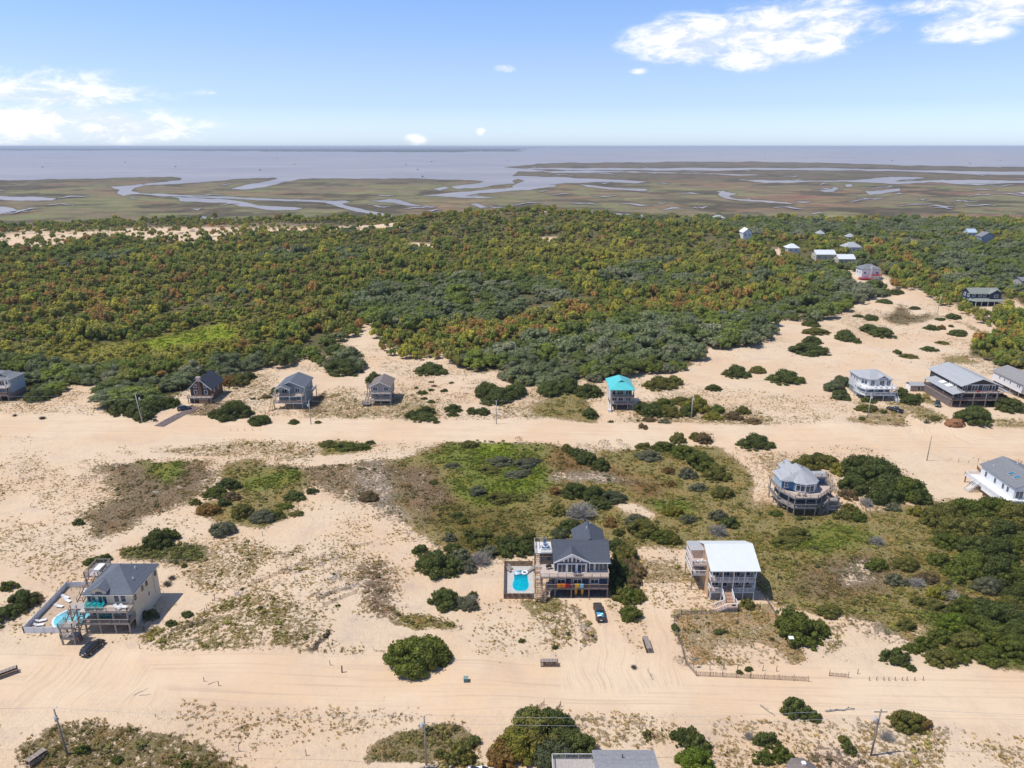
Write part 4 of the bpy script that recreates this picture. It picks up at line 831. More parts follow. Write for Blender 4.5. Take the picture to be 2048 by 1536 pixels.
# species and colour by stands
n_a = fbm(TX / 60, TY / 60, 81, 3); n_b = fbm(TX / 24, TY / 24, 82, 3); n_c = fbm(TX / 90 + 7, TY / 90, 83, 3)
def region(P, soft=25): return 1 - sstep(poly_sdf(np.array(P, float), TPX, TPY), -soft, soft)
oakzone = np.maximum.reduce([region([(700, 600), (900, 560), (1080, 560), (1180, 600), (1100, 640), (900, 650), (760, 660)]), region([(380, 760), (560, 720), (640, 690), (720, 690), (740, 740), (600, 760), (400, 800)]), region([(900, 720), (1100, 690), (1250, 650), (1420, 640), (1560, 620), (1700, 560), (1780, 590), (1520, 690), (1300, 780), (1000, 780)]), region([(-50, 700), (120, 720), (240, 760), (200, 800), (-50, 820)]), region([(1180, 560), (1330, 590), (1400, 570), (1300, 540)]), region([(1250, 445), (2100, 445), (2100, 470), (1500, 480)]) * .7, region([(1800, 490), (2100, 480), (2100, 600), (1900, 560)]) * .7])
yel = np.maximum.reduce([region([(-50, 690), (200, 690), (480, 640), (620, 590), (640, 620), (500, 660), (480, 710), (200, 740), (-50, 720)]), region([(950, 480), (1200, 470), (1420, 500), (1250, 540), (1000, 530)]) * .8, region([(1480, 560), (1700, 570), (1640, 600), (1480, 640)]) * .0])
rus = np.maximum.reduce([region([(-50, 590), (150, 570), (380, 600), (420, 640), (200, 660), (-50, 650)]) * .8, region([(850, 640), (1050, 600), (1200, 630), (1120, 690), (950, 710), (820, 700)]), region([(1180, 560), (1280, 545), (1480, 600), (1500, 640), (1320, 640)]) * .9, region([(1480, 490), (1640, 540), (1600, 570), (1480, 545)]) * .6, region([(-50, 500), (200, 510), (300, 540), (0, 560)]) * .45, region([(780, 660), (830, 670), (830, 720), (760, 700)]) * .8])
u = rg.uniform(0, 1, TX.shape)
oak = (oakzone + .28 * (n_a > .5) + (n_c - .5) * .9) > (.45 + .25 * (u - .5))
cols = np.zeros((len(TX), 3)); kind = np.zeros(len(TX), int); cname = np.empty(len(TX), object)
for i in range(len(TX)):
    v = u[i]
    if oak[i]:
        nm = ('dark green', 'bluish green', 'bluish green', 'mid green', 'dark green', 'bluish green')[int(rg.uniform(0, 6))] if v < .86 else 'grey green'
        if yel[i] > .5: nm = 'olive green' if v < .6 else 'yellow green'
        kind[i] = 0
    else:
        kind[i] = 1
        if rus[i] * .5 + (n_b[i] - .5) * 1.2 > .40 + .75 * (rg.uniform() - .5): nm = 'rust brown' if v < .42 else ('olive green' if v < .75 else 'yellow green')
        elif yel[i] + (n_a[i] - .5) * .8 > .5: nm = 'yellow green' if v < .55 else 'olive green'
        else: nm = 'mid green' if v < .48 else ('olive green' if v < .80 else ('rust brown' if v < .85 else 'yellow green'))
    cname[i] = nm; cols[i] = np.array(COLS[nm]) * rg.uniform(.85, 1.25) * (1.60 if kind[i] else 1.5)
sc_xy = np.where(kind == 0, .95 + 1.15 * rg.uniform(0, 1, len(TX)) ** 1.5, .62 + .75 * rg.uniform(0, 1, len(TX)) ** 1.3)
sc_xy *= .85 + .4 * (fbm(TX / 18, TY / 18, 95, 2) > .55)
sc_z = sc_xy * np.where(kind == 0, rg.uniform(.72, 1.0, len(TX)), rg.uniform(.8, 1.25, len(TX)))
low = np.minimum(1, .62 + .38 * sstep(TY, 250, 330))
sc_z = sc_z * low
zone_open = yel * (TPY > 600)
sc_xy *= 1 - .35 * zone_open; sc_z *= 1 - .45 * zone_open
thin = ~((kind == 0) & (rg.uniform(0, 1, len(TX)) < .42))
TX, TY, TZ, TPX, TPY, kind, cols, cname, sc_xy, sc_z, oak, u = (v[thin] for v in (TX, TY, TZ, TPX, TPY, kind, cols, cname, sc_xy, sc_z, oak, u))
# the nearest 290 that stand in view are trees of their own
inview = (TPX > -30) & (TPX < 2078)
dist = TY + np.where(inview, 0, 1e6)
order = np.argsort(dist)
single = np.zeros(len(TX), bool); single[order[:290]] = True
for i in np.where(single)[0]:
    kd = ('oak', 'pine')[kind[i]]
    name = ('oak_tree', 'pine_tree')[kind[i]]
    o = empty(name, (TX[i], TY[i], TZ[i]), rg.uniform(0, 6.28))
    o.scale = (sc_xy[i], sc_xy[i], sc_z[i])
    c = link(bpy.data.objects.new('crown', PROTO['tree_%s_%d' % (kd, rg.integers(0, 3))])); c.parent = o; c.color = tuple(cols[i]) + (1,)
    tr = link(bpy.data.objects.new('trunk', PROTO['trunk_' + kd])); tr.parent = o
    PLANT_LOG.append((o, cname[i], 'tall' if kind[i] else 'broad', TX[i], TY[i], TPX[i], TPY[i], 'tree'))

# ---- the rest of the wood and the loose tufts: one mass each, spread by geometry nodes
def scatter(name, P, scale, tint, meshes, pick, rot=None, label=None):
    me = bpy.data.meshes.new(name); me.vertices.add(len(P)); me.vertices.foreach_set('co', np.asarray(P, np.float32).ravel())
    a = me.attributes.new('tint', 'FLOAT_COLOR', 'POINT'); a.data.foreach_set('color', np.concatenate([tint, np.ones((len(P), 1))], 1).astype(np.float32).ravel())
    a = me.attributes.new('size', 'FLOAT_VECTOR', 'POINT'); a.data.foreach_set('vector', np.asarray(scale, np.float32).ravel())
    a = me.attributes.new('pick', 'INT', 'POINT'); a.data.foreach_set('value', np.asarray(pick, np.int32))
    a = me.attributes.new('turn', 'FLOAT_VECTOR', 'POINT')
    rr = np.zeros((len(P), 3)); rr[:, 2] = np.random.default_rng(5).uniform(0, 6.28, len(P)); a.data.foreach_set('vector', rr.astype(np.float32).ravel())
    ob = link(bpy.data.objects.new(name, me)); ob['kind'] = 'stuff'
    g = bpy.data.node_groups.new('scatter_' + name, 'GeometryNodeTree')
    g.interface.new_socket('Geometry', in_out='INPUT', socket_type='NodeSocketGeometry')
    g.interface.new_socket('Geometry', in_out='OUTPUT', socket_type='NodeSocketGeometry')
    N, L = g.nodes, g.links
    gi, go = N.new('NodeGroupInput'), N.new('NodeGroupOutput')
    def attr(nm, ty):
        nd = N.new('GeometryNodeInputNamedAttribute'); nd.data_type = ty; nd.inputs[0].default_value = nm
        return nd.outputs['Attribute']
    join = N.new('GeometryNodeJoinGeometry')
    for k, ms in enumerate(meshes):
        src = bpy.data.objects.new(name + '_source', ms)
        oi = N.new('GeometryNodeObjectInfo'); oi.inputs[0].default_value = src
        cmp_ = N.new('FunctionNodeCompare'); cmp_.data_type = 'INT'; cmp_.operation = 'EQUAL'
        L.new(attr('pick', 'INT'), [s for s in cmp_.inputs if s.enabled and s.name == 'A'][0]); [s for s in cmp_.inputs if s.enabled and s.name == 'B'][0].default_value = k
        inst = N.new('GeometryNodeInstanceOnPoints')
        L.new(gi.outputs[0], inst.inputs['Points']); L.new(cmp_.outputs[0], inst.inputs['Selection']); L.new(oi.outputs['Geometry'], inst.inputs['Instance'])
        L.new(attr('size', 'FLOAT_VECTOR'), inst.inputs['Scale'])
        e2r = N.new('FunctionNodeEulerToRotation'); L.new(attr('turn', 'FLOAT_VECTOR'), e2r.inputs[0]); L.new(e2r.outputs[0], inst.inputs['Rotation'])
        L.new(inst.outputs[0], join.inputs[0])
    L.new(join.outputs[0], go.inputs[0])
    md = ob.modifiers.new('scatter', 'NODES'); md.node_group = g
    return ob
far_protos = []
for i in range(3):
    V, F = crown(300 + i, 34, 3.4, 3.6, .42, 1.0, base=.9, lobe_r=(.17, .38), core=.8, shape='shrub'); far_protos.append(mesh_np('far_oak_%d' % i, V, F, 4, [M_LEAF_I]))
for i in range(3):
    V, F = crown(320 + i, 16, 2.6, 3.7, .5, .85, base=1.6, lobe_r=(.20, .38), core=.8); far_protos.append(mesh_np('far_pine_%d' % i, V, F, 4, [M_LEAF_I]))
rest = ~single
pick = kind * 3 + rg.integers(0, 3, len(TX))
scatter('woodland', np.stack([TX, TY, TZ - .2], -1)[rest], np.stack([sc_xy * 1.05, sc_xy * 1.05, sc_z], -1)[rest], cols[rest], far_protos, pick[rest])
print('wood', rest.sum(), 'plants', len(PLANT_LOG))

# ---- grass tufts and low cover, thrown where the ground is painted with plants
def tuft(seed, n, r, h, wd):
    q = np.random.default_rng(seed); V, F = [], []
    for k in range(n):
        a = q.uniform(0, 6.28); lean = q.uniform(.1, .9)
        b = np.array([math.cos(a) * r * .25 * q.random(), math.sin(a) * r * .25 * q.random(), -.05])
        tip = b + np.array([math.cos(a) * r * lean, math.sin(a) * r * lean, h * q.uniform(.6, 1)])
        s = np.array([-math.sin(a), math.cos(a), 0]) * wd
        V += [b - s, b + s, tip]; F += [3 * k, 3 * k + 1, 3 * k + 2]
    return mesh_np('tuft_%d' % seed, np.array(V), F, 3, [M_LEAF_I])
tufts = [tuft(1, 16, .32, .40, .045), tuft(2, 12, .22, .30, .04), tuft(3, 20, .40, .30, .05)]
V, F = crown(401, 6, .36, .30, .11, 1.0, lobe_r=(.3, .55), core=.7); tufts.append(mesh_np('tuft_leafy_a', V, F, 4, [M_LEAF_I]))
V, F = crown(402, 9, .62, .42, .15, .9, lobe_r=(.25, .5), core=.7); tufts.append(mesh_np('tuft_leafy_b', V, F, 4, [M_LEAF_I]))
def cover_points():
    nr, nc = GX.shape
    q = np.random.default_rng(23)
    P, Cc, K = [], [], []
    # draw points over the fan grid cells, weighted by area and cover
    cx = (GX[:-1, :-1] + GX[1:, 1:]) / 2; cy = (GY[:-1, :-1] + GY[1:, 1:]) / 2
    area = np.abs(GX[:-1, 1:] - GX[:-1, :-1]) * np.abs(GY[1:, :-1] - GY[:-1, :-1])
    cv = cov[:-1, :-1]
    ppx = PXg[:-1, :-1]
    wgt = area * np.where((cy < 460) & (cy > 60) & (ppx > -120) & (ppx < 2170), 1, 0) * np.clip(cv - .10, 0, 1) ** .8 * (1 - road[:-1, :-1])
    clump = sstep(fbm(cx / 3.1, cy / 3.1, 91, 3), .42, .62)
    wgt = wgt * (.25 + 1.2 * clump)
    wgt *= np.where(cy < 160, 1.0, np.where(cy < 285, .55, .22)) * np.where((cy > 285) & (PYg[:-1, :-1] < 690) & (np.abs(vc[:-1, :-1] - np.array(FLOOR)).sum(-1) < .03), 0, 1)
    N = 125000
    idx = q.choice(wgt.size, N, p=(wgt / wgt.sum()).ravel())
    i, j = np.unravel_index(idx, wgt.shape)
    a, b = q.uniform(0, 1, N), q.uniform(0, 1, N)
    X = GX[i, j] + (GX[i, j + 1] - GX[i, j]) * a; Y = GY[i, j] + (GY[i + 1, j] - GY[i, j]) * b
    base = vc[i, j]; cvr = cov[i, j]
    return X, Y, base, cvr, q
X, Y, base, cvr, q = cover_points()
Z = height(X, Y)
leafy = (q.uniform(0, 1, len(X)) < np.where(base[:, 1] > base[:, 0] * .95, .40, np.where(cvr > .8, .16, .05))) & (cvr > .4)
tint = np.where(base.sum(1)[:, None] > 1.0, np.array(TAN), base)
tint = tint * q.uniform(.65, 1.35, (len(X), 1)) * np.where(leafy[:, None], np.array([.98, 1.1, .8]), np.array([1.2, 1.17, .95]))
tint = np.where((q.uniform(0, 1, len(X)) < .08)[:, None], np.array([.10, .10, .045]), tint)
pk = np.where(leafy, q.integers(3, 5, len(X)), q.integers(0, 3, len(X)))
s = q.uniform(.6, 1.35, len(X))
scatter('dune_grass', np.stack([X, Y, Z], -1), np.stack([s, s, s * q.uniform(.7, 1.2, len(X))], -1), tint, tufts, pk)
# ================================================================== houses
def siding(name, c, pitch=.19): return mat(name, c, .75, .07, 1.2, stripes=(2, pitch, .02))
WHITE = mat('white_paint', (.80, .80, .78), .55, .04, 1.5)
GREYWOOD = mat('weathered_wood', (.33, .29, .255), .9, .18, 2.5)
BROWNWOOD = mat('brown_deck_wood', (.30, .205, .15), .85, .2, 2.5)
DECKTAN = mat('pale_deck_boards', (.50, .42, .36), .85, .12, 2.0, stripes=(0, .16, .012))
DECKGREY = mat('grey_deck_boards', (.40, .36, .33), .85, .12, 2.0, stripes=(0, .16, .012))
DARKVOID = mat('painted_shade_ground_floor_wall', (.085, .075, .07), .9, .2, 2)  # shade under the raised floors put into the wall colour
GLASS = glass_mat()
def shingle(name, c): return mat(name, c, .9, .16, 2.2, stripes=(2, .11, .012), bump=.012)
R_CHAR, R_BLUEGREY, R_GREY, R_LIGHT, R_BROWN, R_WHITE = shingle('charcoal_shingle', (.078, .088, .108)), shingle('blue_grey_shingle', (.125, .14, .165)), shingle('grey_shingle', (.20, .205, .215)), shingle('light_grey_shingle', (.37, .378, .39)), shingle('brown_grey_shingle', (.20, .165, .15)), mat('white_metal_roof', (.66, .685, .68), .4, .02, .6)
R_TURQ = mat('turquoise_metal_roof', (.10, .50, .50), .35, .06, .8)
R_SAGE = shingle('sage_grey_shingle', (.23, .25, .215))

class House:
    def __init__(s, name, ox, oy, label, cat='house', oz=None, rz=0.0, group=None):
        s.o = Vector((ox, oy, 0.0 if oz is None else oz))
        s.root = empty(name, tuple(s.o), rz, label, cat, group)
        s.pm = {}
    def put(s, mb, name, m, parent=None, label=None, smooth=False, kind=None):
        mb.v = [(v[0] - s.o.x, v[1] - s.o.y, v[2]) for v in mb.v]
        return mb.build(name, m, parent or s.root, smooth, label, kind)
    def box(s, name, m, *b, parent=None, label=None):
        return s.put(MB().box(*b), name, m, parent, label)
    # a rectangle on a wall: face f (towards -y), b (+y), l (-x), r (+x); a = centre along the wall
    def _bx(s, mb, face, plane, a0, a1, z0, z1, d0, d1):
        if face == 'f': mb.box(a0, a1, plane - d1, plane - d0, z0, z1)
        elif face == 'b': mb.box(a0, a1, plane + d0, plane + d1, z0, z1)
        elif face == 'l': mb.box(plane - d1, plane - d0, a0, a1, z0, z1)
        else: mb.box(plane + d0, plane + d1, a0, a1, z0, z1)
    def win(s, face, plane, a, z, w, h, lights=1, m=None, name='window', cross=False, trim=.11):
        f = MB(); t = trim
        s._bx(f, face, plane, a - w / 2 - t, a + w / 2 + t, z + h, z + h + t, .0, .075)
        s._bx(f, face, plane, a - w / 2 - t, a + w / 2 + t, z - t, z, .0, .09)
        s._bx(f, face, plane, a - w / 2 - t, a - w / 2, z, z + h, .0, .075)
        s._bx(f, face, plane, a + w / 2, a + w / 2 + t, z, z + h, .0, .075)
        st = w / lights
        for i in range(1, lights):
            s._bx(f, face, plane, a - w / 2 + st * i - .045, a - w / 2 + st * i + .045, z, z + h, .0, .07)
        if cross: s._bx(f, face, plane, a - w / 2, a + w / 2, z + h * .5 - .035, z + h * .5 + .035, .0, .066)
        fo = s.put(f, name, m or WHITE)
        for i in range(lights):
            p = MB(); s._bx(p, face, plane, a - w / 2 + st * i + (.045 if i else 0), a - w / 2 + st * (i + 1) - (.045 if i < lights - 1 else 0), z, z + h, .0, .03)
            s.put(p, 'pane', GLASS, fo)
        return fo
    def rail(s, pts, z, m=None, h=1.0, step=1.9, bal=.2, name='railing', z2=None, solid=None):
        """posts, top and bottom rail and balusters along a line of points at deck height z"""
        mb = MB()
        pts = [Vector((p[0], p[1], p[2] if len(p) > 2 else z)) for p in pts]
        for a, b in zip(pts, pts[1:]):
            L = (b - a).length; n = max(1, round(L / step))
            for i in range(n + 1):
                p = a.lerp(b, i / n); mb.box(p.x - .055, p.x + .055, p.y - .055, p.y + .055, p.z - .02, p.z + h + .06)
            up = Vector((0, 0, 1))
            mb.bar(a + up * h, b + up * h, .13, .06); mb.bar(a + up * .16, b + up * .16, .05, .07)
            k = int(L / bal)
            for i in range(1, k):
                p = a.lerp(b, i / k); mb.box(p.x - .02, p.x + .02, p.y - .02, p.y + .02, p.z + .19, p.z + h - .04)
        return s.put(mb, name, m or GREYWOOD)
    def piling(s, pts, z1, m=None, w=.26, z0=-1.0, name='piling'):
        key = (round(z1, 2), w, name, (m or GREYWOOD).name)
        for (x, y) in pts:
            if key not in s.pm:
                o = MB().box(-w / 2, w / 2, -w / 2, w / 2, z0, z1).build(name, m or GREYWOOD, s.root); s.pm[key] = o.data
            else:
                o = link(bpy.data.objects.new(name, s.pm[key])); o.parent = s.root
            o.location = (x - s.o.x, y - s.o.y, 0)
    def deck(s, x0, x1, y0, y1, z, m=None, t=.24, edge=None, name='deck'):
        o = s.box(name, m or DECKTAN, x0, x1, y0, y1, z - .05, z)
        s.box('deck_joist_frame', edge or GREYWOOD, x0 + .03, x1 - .03, y0 + .03, y1 - .03, z - .05 - t, z - .052, parent=o)
        return o
    def gable_y(s, x0, x1, y0, y1, ze, zr, m, xr=None, name='roof', t=.16):
        """ridge along y"""
        xr = (x0 + x1) / 2 if xr is None else xr
        mb = MB(); mb.slab([(x0, y0, ze), (xr, y0, zr), (xr, y1, zr), (x0, y1, ze)], t); mb.slab([(xr + .002, y0, zr), (x1, y0, ze), (x1, y1, ze), (xr + .002, y1, zr)], t)
        return s.put(mb, name, m)
    def gable_x(s, x0, x1, y0, y1, ze, zr, m, yr=None, name='roof', t=.16, zb=None):
        yr = (y0 + y1) / 2 if yr is None else yr; zb = ze if zb is None else zb
        mb = MB(); mb.slab([(x0, y0, ze), (x1, y0, ze), (x1, yr, zr), (x0, yr, zr)], t); mb.slab([(x0, yr + .002, zr), (x1, yr + .002, zr), (x1, y1, zb), (x0, y1, zb)], t)
        return s.put(mb, name, m)
    def hip(s, x0, x1, y0, y1, ze, zr, m, ra, rb=None, name='roof', t=.16):
        """ra, rb: ridge ends (x, y)"""
        rb = rb or ra; A, B = (ra[0], ra[1], zr), (rb[0], rb[1], zr)
        c = [(x0, y0, ze), (x1, y0, ze), (x1, y1, ze), (x0, y1, ze)]
        mb = MB()
        if abs(ra[0] - rb[0]) >= abs(ra[1] - rb[1]) and ra != rb:   # ridge along x, ra left
            F = [[c[0], c[1], B, A], [c[1], c[2], B], [c[2], c[3], A, B], [c[3], c[0], A]]
        elif ra == rb: F = [[c[i], c[(i + 1) % 4], A] for i in range(4)]
        else: F = [[c[0], c[1], A], [c[1], c[2], B, A], [c[2], c[3], B], [c[3], c[0], A, B]]
        for f in F: mb.add(f, [tuple(range(len(f)))])
        mb.box(x0 + .02, x1 - .02, y0 + .02, y1 - .02, ze - t, ze - .004)
        return s.put(mb, name, m)
    def wall_tri(s, face, plane, a0, a1, ap, z0, z1, m, t=.15, name='gable_wall'):
        mb = MB()
        if face == 'f': P = lambda a, d, z: (a, plane + d, z)
        else: P = lambda a, d, z: (plane + d, a, z)
        mb.add([P(a0, 0, z0), P(a1, 0, z0), P(ap, 0, z1), P(a0, t, z0), P(a1, t, z0), P(ap, t, z1)], [(0, 1, 2), (5, 4, 3), (0, 3, 4, 1), (1, 4, 5, 2), (2, 5, 3, 0)])
        return s.put(mb, name, m)
    def stair(s, p, q, width, m=None, tread=None, n=None, side='x', rail=None, rail_h=.95, name='staircase'):
        """flight from the lower point p to the upper point q; width runs along x (side='x') or y"""
        p, q = Vector(p), Vector(q); m = m or GREYWOOD
        n = n or max(4, int(abs(q.z - p.z) / .26)); st = MB()
        off = Vector((width / 2, 0, 0)) if side == 'x' else Vector((0, width / 2, 0))
        for sg in (-1, 1): st.bar(p + off * sg, q + off * sg, .07, .26)
        so = s.put(st, name, m)
        for i in range(n):
            c = p.lerp(q, (i + .6) / n); t = MB(); d = .12
            if side == 'x': t.box(c.x - width / 2 + .04, c.x + width / 2 - .04, c.y - d, c.y + d, c.z + .05, c.z + .10)
            else: t.box(c.x - d, c.x + d, c.y - width / 2 + .04, c.y + width / 2 - .04, c.z + .05, c.z + .10)
            s.put(t, 'tread', tread or m, so)
        if rail is not False:
            for sg in (-1, 1): s.rail([tuple(p + off * sg), tuple(q + off * sg)], 0, rail or m, rail_h, 1.4, .22 if rail is WHITE else 9, name='stair_railing')
        return so
def vent(h, x, y, z, m=None):
    h.put(MB().tube((x, y, z - .3), (x, y, z + .3), .11, .11, 6), 'roof_vent', m or WHITE)

# ---------------------------------------------------------------- cream house with the pool, left
CREAM = siding('cream_siding', (.66, .58, .45))
h = House('cream_house', -83, 128, 'tall cream house with grey hip roof and twin decks beside the fenced oval pool')
h.box('wall', CREAM, -87.6, -78.05, 124.8, 135.2, 2.4, 8.0)
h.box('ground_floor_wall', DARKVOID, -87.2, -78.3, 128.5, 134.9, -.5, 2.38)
h.box('side_wall', CREAM, -78.3, -78.06, 124.8, 135.2, -.5, 2.39)
h.hip(-88.1, -77.6, 124.3, 135.7, 8.0, 11.3, R_BLUEGREY, (-82.9, 130.2))
h.box('fascia', WHITE, -88.12, -77.58, 124.28, 135.72, 7.72, 7.86)
# gabled dormer with a half-round light over the deck door
h.box('dormer_wall', CREAM, -86.0, -83.1, 124.42, 126.6, 7.4, 8.85)
h.wall_tri('f', 124.42, -86.0, -83.1, -84.55, 8.85, 9.6, CREAM)
h.gable_y(-86.4, -82.7, 124.1, 129.3, 8.72, 9.75, R_BLUEGREY, name='dormer_roof', t=.1)
mb = MB(); mb.prism([(-84.55 + 1.0 * math.cos(a), 8.0 + .72 * math.sin(a)) for a in np.linspace(0, math.pi, 10)], 0, .06)
mb.v = [(v[0], 124.37 - v[2] * .5, v[1]) for v in mb.v]; fo = h.put(mb, 'arched_window', WHITE)
mb = MB(); mb.prism([(-84.55 + .85 * math.cos(a), 8.07 + .57 * math.sin(a)) for a in np.linspace(0, math.pi, 10)], 0, .12)
mb.v = [(v[0], 124.36 - v[2] * .5, v[1]) for v in mb.v]; h.put(mb, 'pane', GLASS, fo)
h.win('f', 124.8, -87.0, 5.9, .75, 1.4, 1); h.win('f', 124.8, -86.1, 5.9, .75, 1.4, 1)
h.win('f', 124.8, -84.3, 5.5, 1.7, 1.9, 2, name='sliding_door'); h.win('f', 124.8, -81.4, 5.9, 1.0, 1.5, 1); h.win('f', 124.8, -80.0, 5.9, 1.0, 1.5, 1)
for a in (125.6, 128.6, 130.4, 134.2): h.win('r', -78.05, a, 5.9 if a < 128 else 6.0, .65, 1.05, 1, m=mat('dark_brown_trim', (.09, .06, .045)), trim=.06)
h.win('r', -78.05, 130.6, 3.4, .6, 1.0, 1, m=WHITE)
for a in (-86.2, -83.6, -80.4): h.win('f', 124.8, a, 2.75, 1.5, 1.7, 2, name='sliding_door')
h.put(MB().tube((-77.98, 133.2, 2.4), (-77.98, 133.2, 7.7), .05), 'downpipe', CREAM)
h.deck(-87.9, -78.0, 122.0, 124.79, 5.4); h.deck(-87.9, -78.0, 122.0, 124.79, 2.6)
h.rail([(-78.05, 124.7), (-78.05, 122.06), (-86.4, 122.06)], 5.4); h.rail([(-78.05, 124.7), (-78.05, 122.06), (-87.85, 122.06)], 2.6)
h.piling([(-87.2, 122.3), (-84.3, 122.3), (-81.2, 122.3), (-78.3, 122.3)], 5.1)
h.piling([(-87.2, 127), (-84.3, 127), (-81.2, 127)], 2.3)
# roof deck, long outside stairs and the stair tower at the pool side
h.deck(-91.2, -88.15, 130.6, 135.8, 8.1, DECKGREY)
h.rail([(-90.2, 130.65), (-91.15, 130.65), (-91.15, 135.75), (-88.2, 135.75)], 8.1); h.rail([(-88.2, 135.7), (-88.2, 130.7)], 8.1)
h.piling([(-91.0, 130.8), (-91.0, 135.6), (-88.5, 135.6), (-88.5, 130.8)], 7.8)
h.deck(-90.6, -87.95, 123.0, 125.2, 5.4, DECKGREY); h.piling([(-90.4, 123.2), (-90.4, 125.0)], 5.1)
h.stair((-89.4, 125.3, 5.4), (-89.4, 130.6, 8.1), 1.25, BROWNWOOD)
h.stair((-89.4, 120.9, 4.1), (-89.4, 123.0, 5.4), 1.25, BROWNWOOD)
h.deck(-90.3, -87.4, 118.6, 120.9, 4.1, DECKGREY); h.deck(-90.3, -87.4, 118.6, 120.9, 1.6, DECKGREY)
h.rail([(-90.25, 120.8), (-90.25, 118.65), (-87.45, 118.65), (-87.45, 120.8)], 4.1); h.rail([(-90.25, 120.8), (-90.25, 118.65), (-87.45, 118.65)], 1.6)
h.piling([(-90.1, 118.8), (-87.6, 118.8), (-90.1, 120.7), (-87.6, 120.7)], 3.8)
h.stair((-88.2, 120.95, 1.6), (-88.2, 123.9, 4.1), 1.0, BROWNWOOD, rail=False)
h.stair((-87.0, 119.9, 0.0), (-87.4, 119.9, 1.6), 1.2, BROWNWOOD, n=6, side='y', rail=False)
h.box('roof_deck_hatch', WHITE, -90.0, -88.7, 132.2, 134.6, 8.1, 8.7)
for (x, y, z) in ((-80.3, 131.2, 9.9), (-79.3, 128.2, 9.2), (-84.0, 132.4, 10.0)): vent(h, x, y, z)
# fence and pool
VINYL = mat('white_vinyl', (.72, .74, .76), .5, .04, 1.2)
f = House('pool_fence', -96, 122.4, 'white vinyl panel fence around the oval pool left of the cream house', 'fence')
for (a, b) in (((-100.3, 122.4), (-92.3, 122.4)), ((-100.3, 122.4), (-100.9, 138.2)), ((-100.9, 138.2), (-98.2, 138.4)), ((-98.2, 138.4), (-91.6, 138.4))):
    a, b = Vector(a + (0,)), Vector(b + (0,)); n = max(1, round((b - a).length / 2.1))
    for i in range(n):
        p, q = a.lerp(b, i / n), a.lerp(b, (i + 1) / n)
        f.put(MB().bar(p + Vector((0, 0, .75)), q + Vector((0, 0, .75)), .06, 1.5), 'panel', VINYL)
        f.put(MB().box(p.x - .08, p.x + .08, p.y - .08, p.y + .08, -.3, 1.62), 'post', VINYL)
POOLDECK = mat('sandy_pool_deck', (.46, .35, .25), .95, .08, .8)
CONCRETE = mat('pale_concrete', (.50, .47, .43), .95, .08, .8)
def pool_mat(name, c):
    m = bpy.data.materials.new(name); m.use_nodes = True; t = NT(m.node_tree); t.n.clear()
    co = t('ShaderNodeTexCoord').outputs['Object']
    bp = t('ShaderNodeBump', {'Height': t.noise(co, 3.5, 3), 'Strength': .12, 'Distance': .3})
    p = t('ShaderNodeBsdfPrincipled', {'Base Color': t.mix(t.map(t('ShaderNodeSeparateXYZ', {0: co}).outputs[1], -1.0, 3.2), t.mix(t.map(t.noise(co, 1.1, 4), .4, .6), c, tuple(min(1, x * 1.25) for x in c)), tuple(x * k_ for x, k_ in zip(c, (.8, .45, .5)))), 'Roughness': .05, 'Specular IOR Level': .5, 'Normal': bp.outputs[0]})
    t('ShaderNodeOutputMaterial', {0: p.outputs[0]}); return m
def pool(name, outline, ground, label, cwater, coping, deckrect, deckmat):
    P = House(name, outline[0][0], outline[0][1], label, 'pool')
    x0, x1, y0, y1 = deckrect
    n = len(outline); cx = sum(p[0] for p in outline) / n; cy = sum(p[1] for p in outline) / n
    grow = lambda k: [(p[0] + (p[0] - cx) / math.hypot(p[0] - cx, p[1] - cy) * k, p[1] + (p[1] - cy) / math.hypot(p[0] - cx, p[1] - cy) * k) for p in outline]
    P.put(MB().box(x0, x1, y0, y1, -.3, .12), 'pool_deck', deckmat)
    P.put(MB().prism(grow(.32), .1, .165), 'coping', coping)
    P.put(MB().prism(outline, .11, .175), 'pool_water', pool_mat(name + '_water', cwater))
    return P
pool('swimming_pool', [(-92.9 + 3.7 * math.cos(a) * (1 + .06 * math.cos(2 * a)), 127.3 + 3.6 * math.sin(a)) for a in np.linspace(0, 2 * math.pi, 33)[:-1]], 0, 'oval light blue pool with white rim under the stairs of the cream house', (.16, .52, .60), WHITE, (-100.2, -88.0, 122.6, 138.2), POOLDECK)

# ---------------------------------------------------------------- navy house, centre
NAVY = siding('navy_siding', (.055, .083, .15))
h = House('navy_house', 13.5, 138, 'navy house with charcoal roof and big white framed gable windows, centre')
h.box('wall', NAVY, 9.5, 21.2, 136.75, 145.3, 5.1, 8.0); h.box('lower_wall', NAVY, 9.0, 21.1, 135.6, 145.2, 2.601, 5.09)
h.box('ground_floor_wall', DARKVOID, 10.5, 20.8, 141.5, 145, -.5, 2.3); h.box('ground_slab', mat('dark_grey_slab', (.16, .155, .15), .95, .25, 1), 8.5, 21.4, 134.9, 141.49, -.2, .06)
h.gable_x(9.0, 21.75, 136.0, 145.9, 8.0, 10.75, R_CHAR, 140.95)
for x in (9.52, 21.03): h.wall_tri('x', x, 136.75, 145.3, 140.95, 8.0, 10.5, NAVY)
h.gable_y(14.0, 21.5, 141.2, 149.2, 8.7, 10.95, R_CHAR, 17.75, name='rear_wing_roof')
h.box('rear_wing_wall', NAVY, 14.4, 21.1, 145.31, 148.9, 0, 8.7)
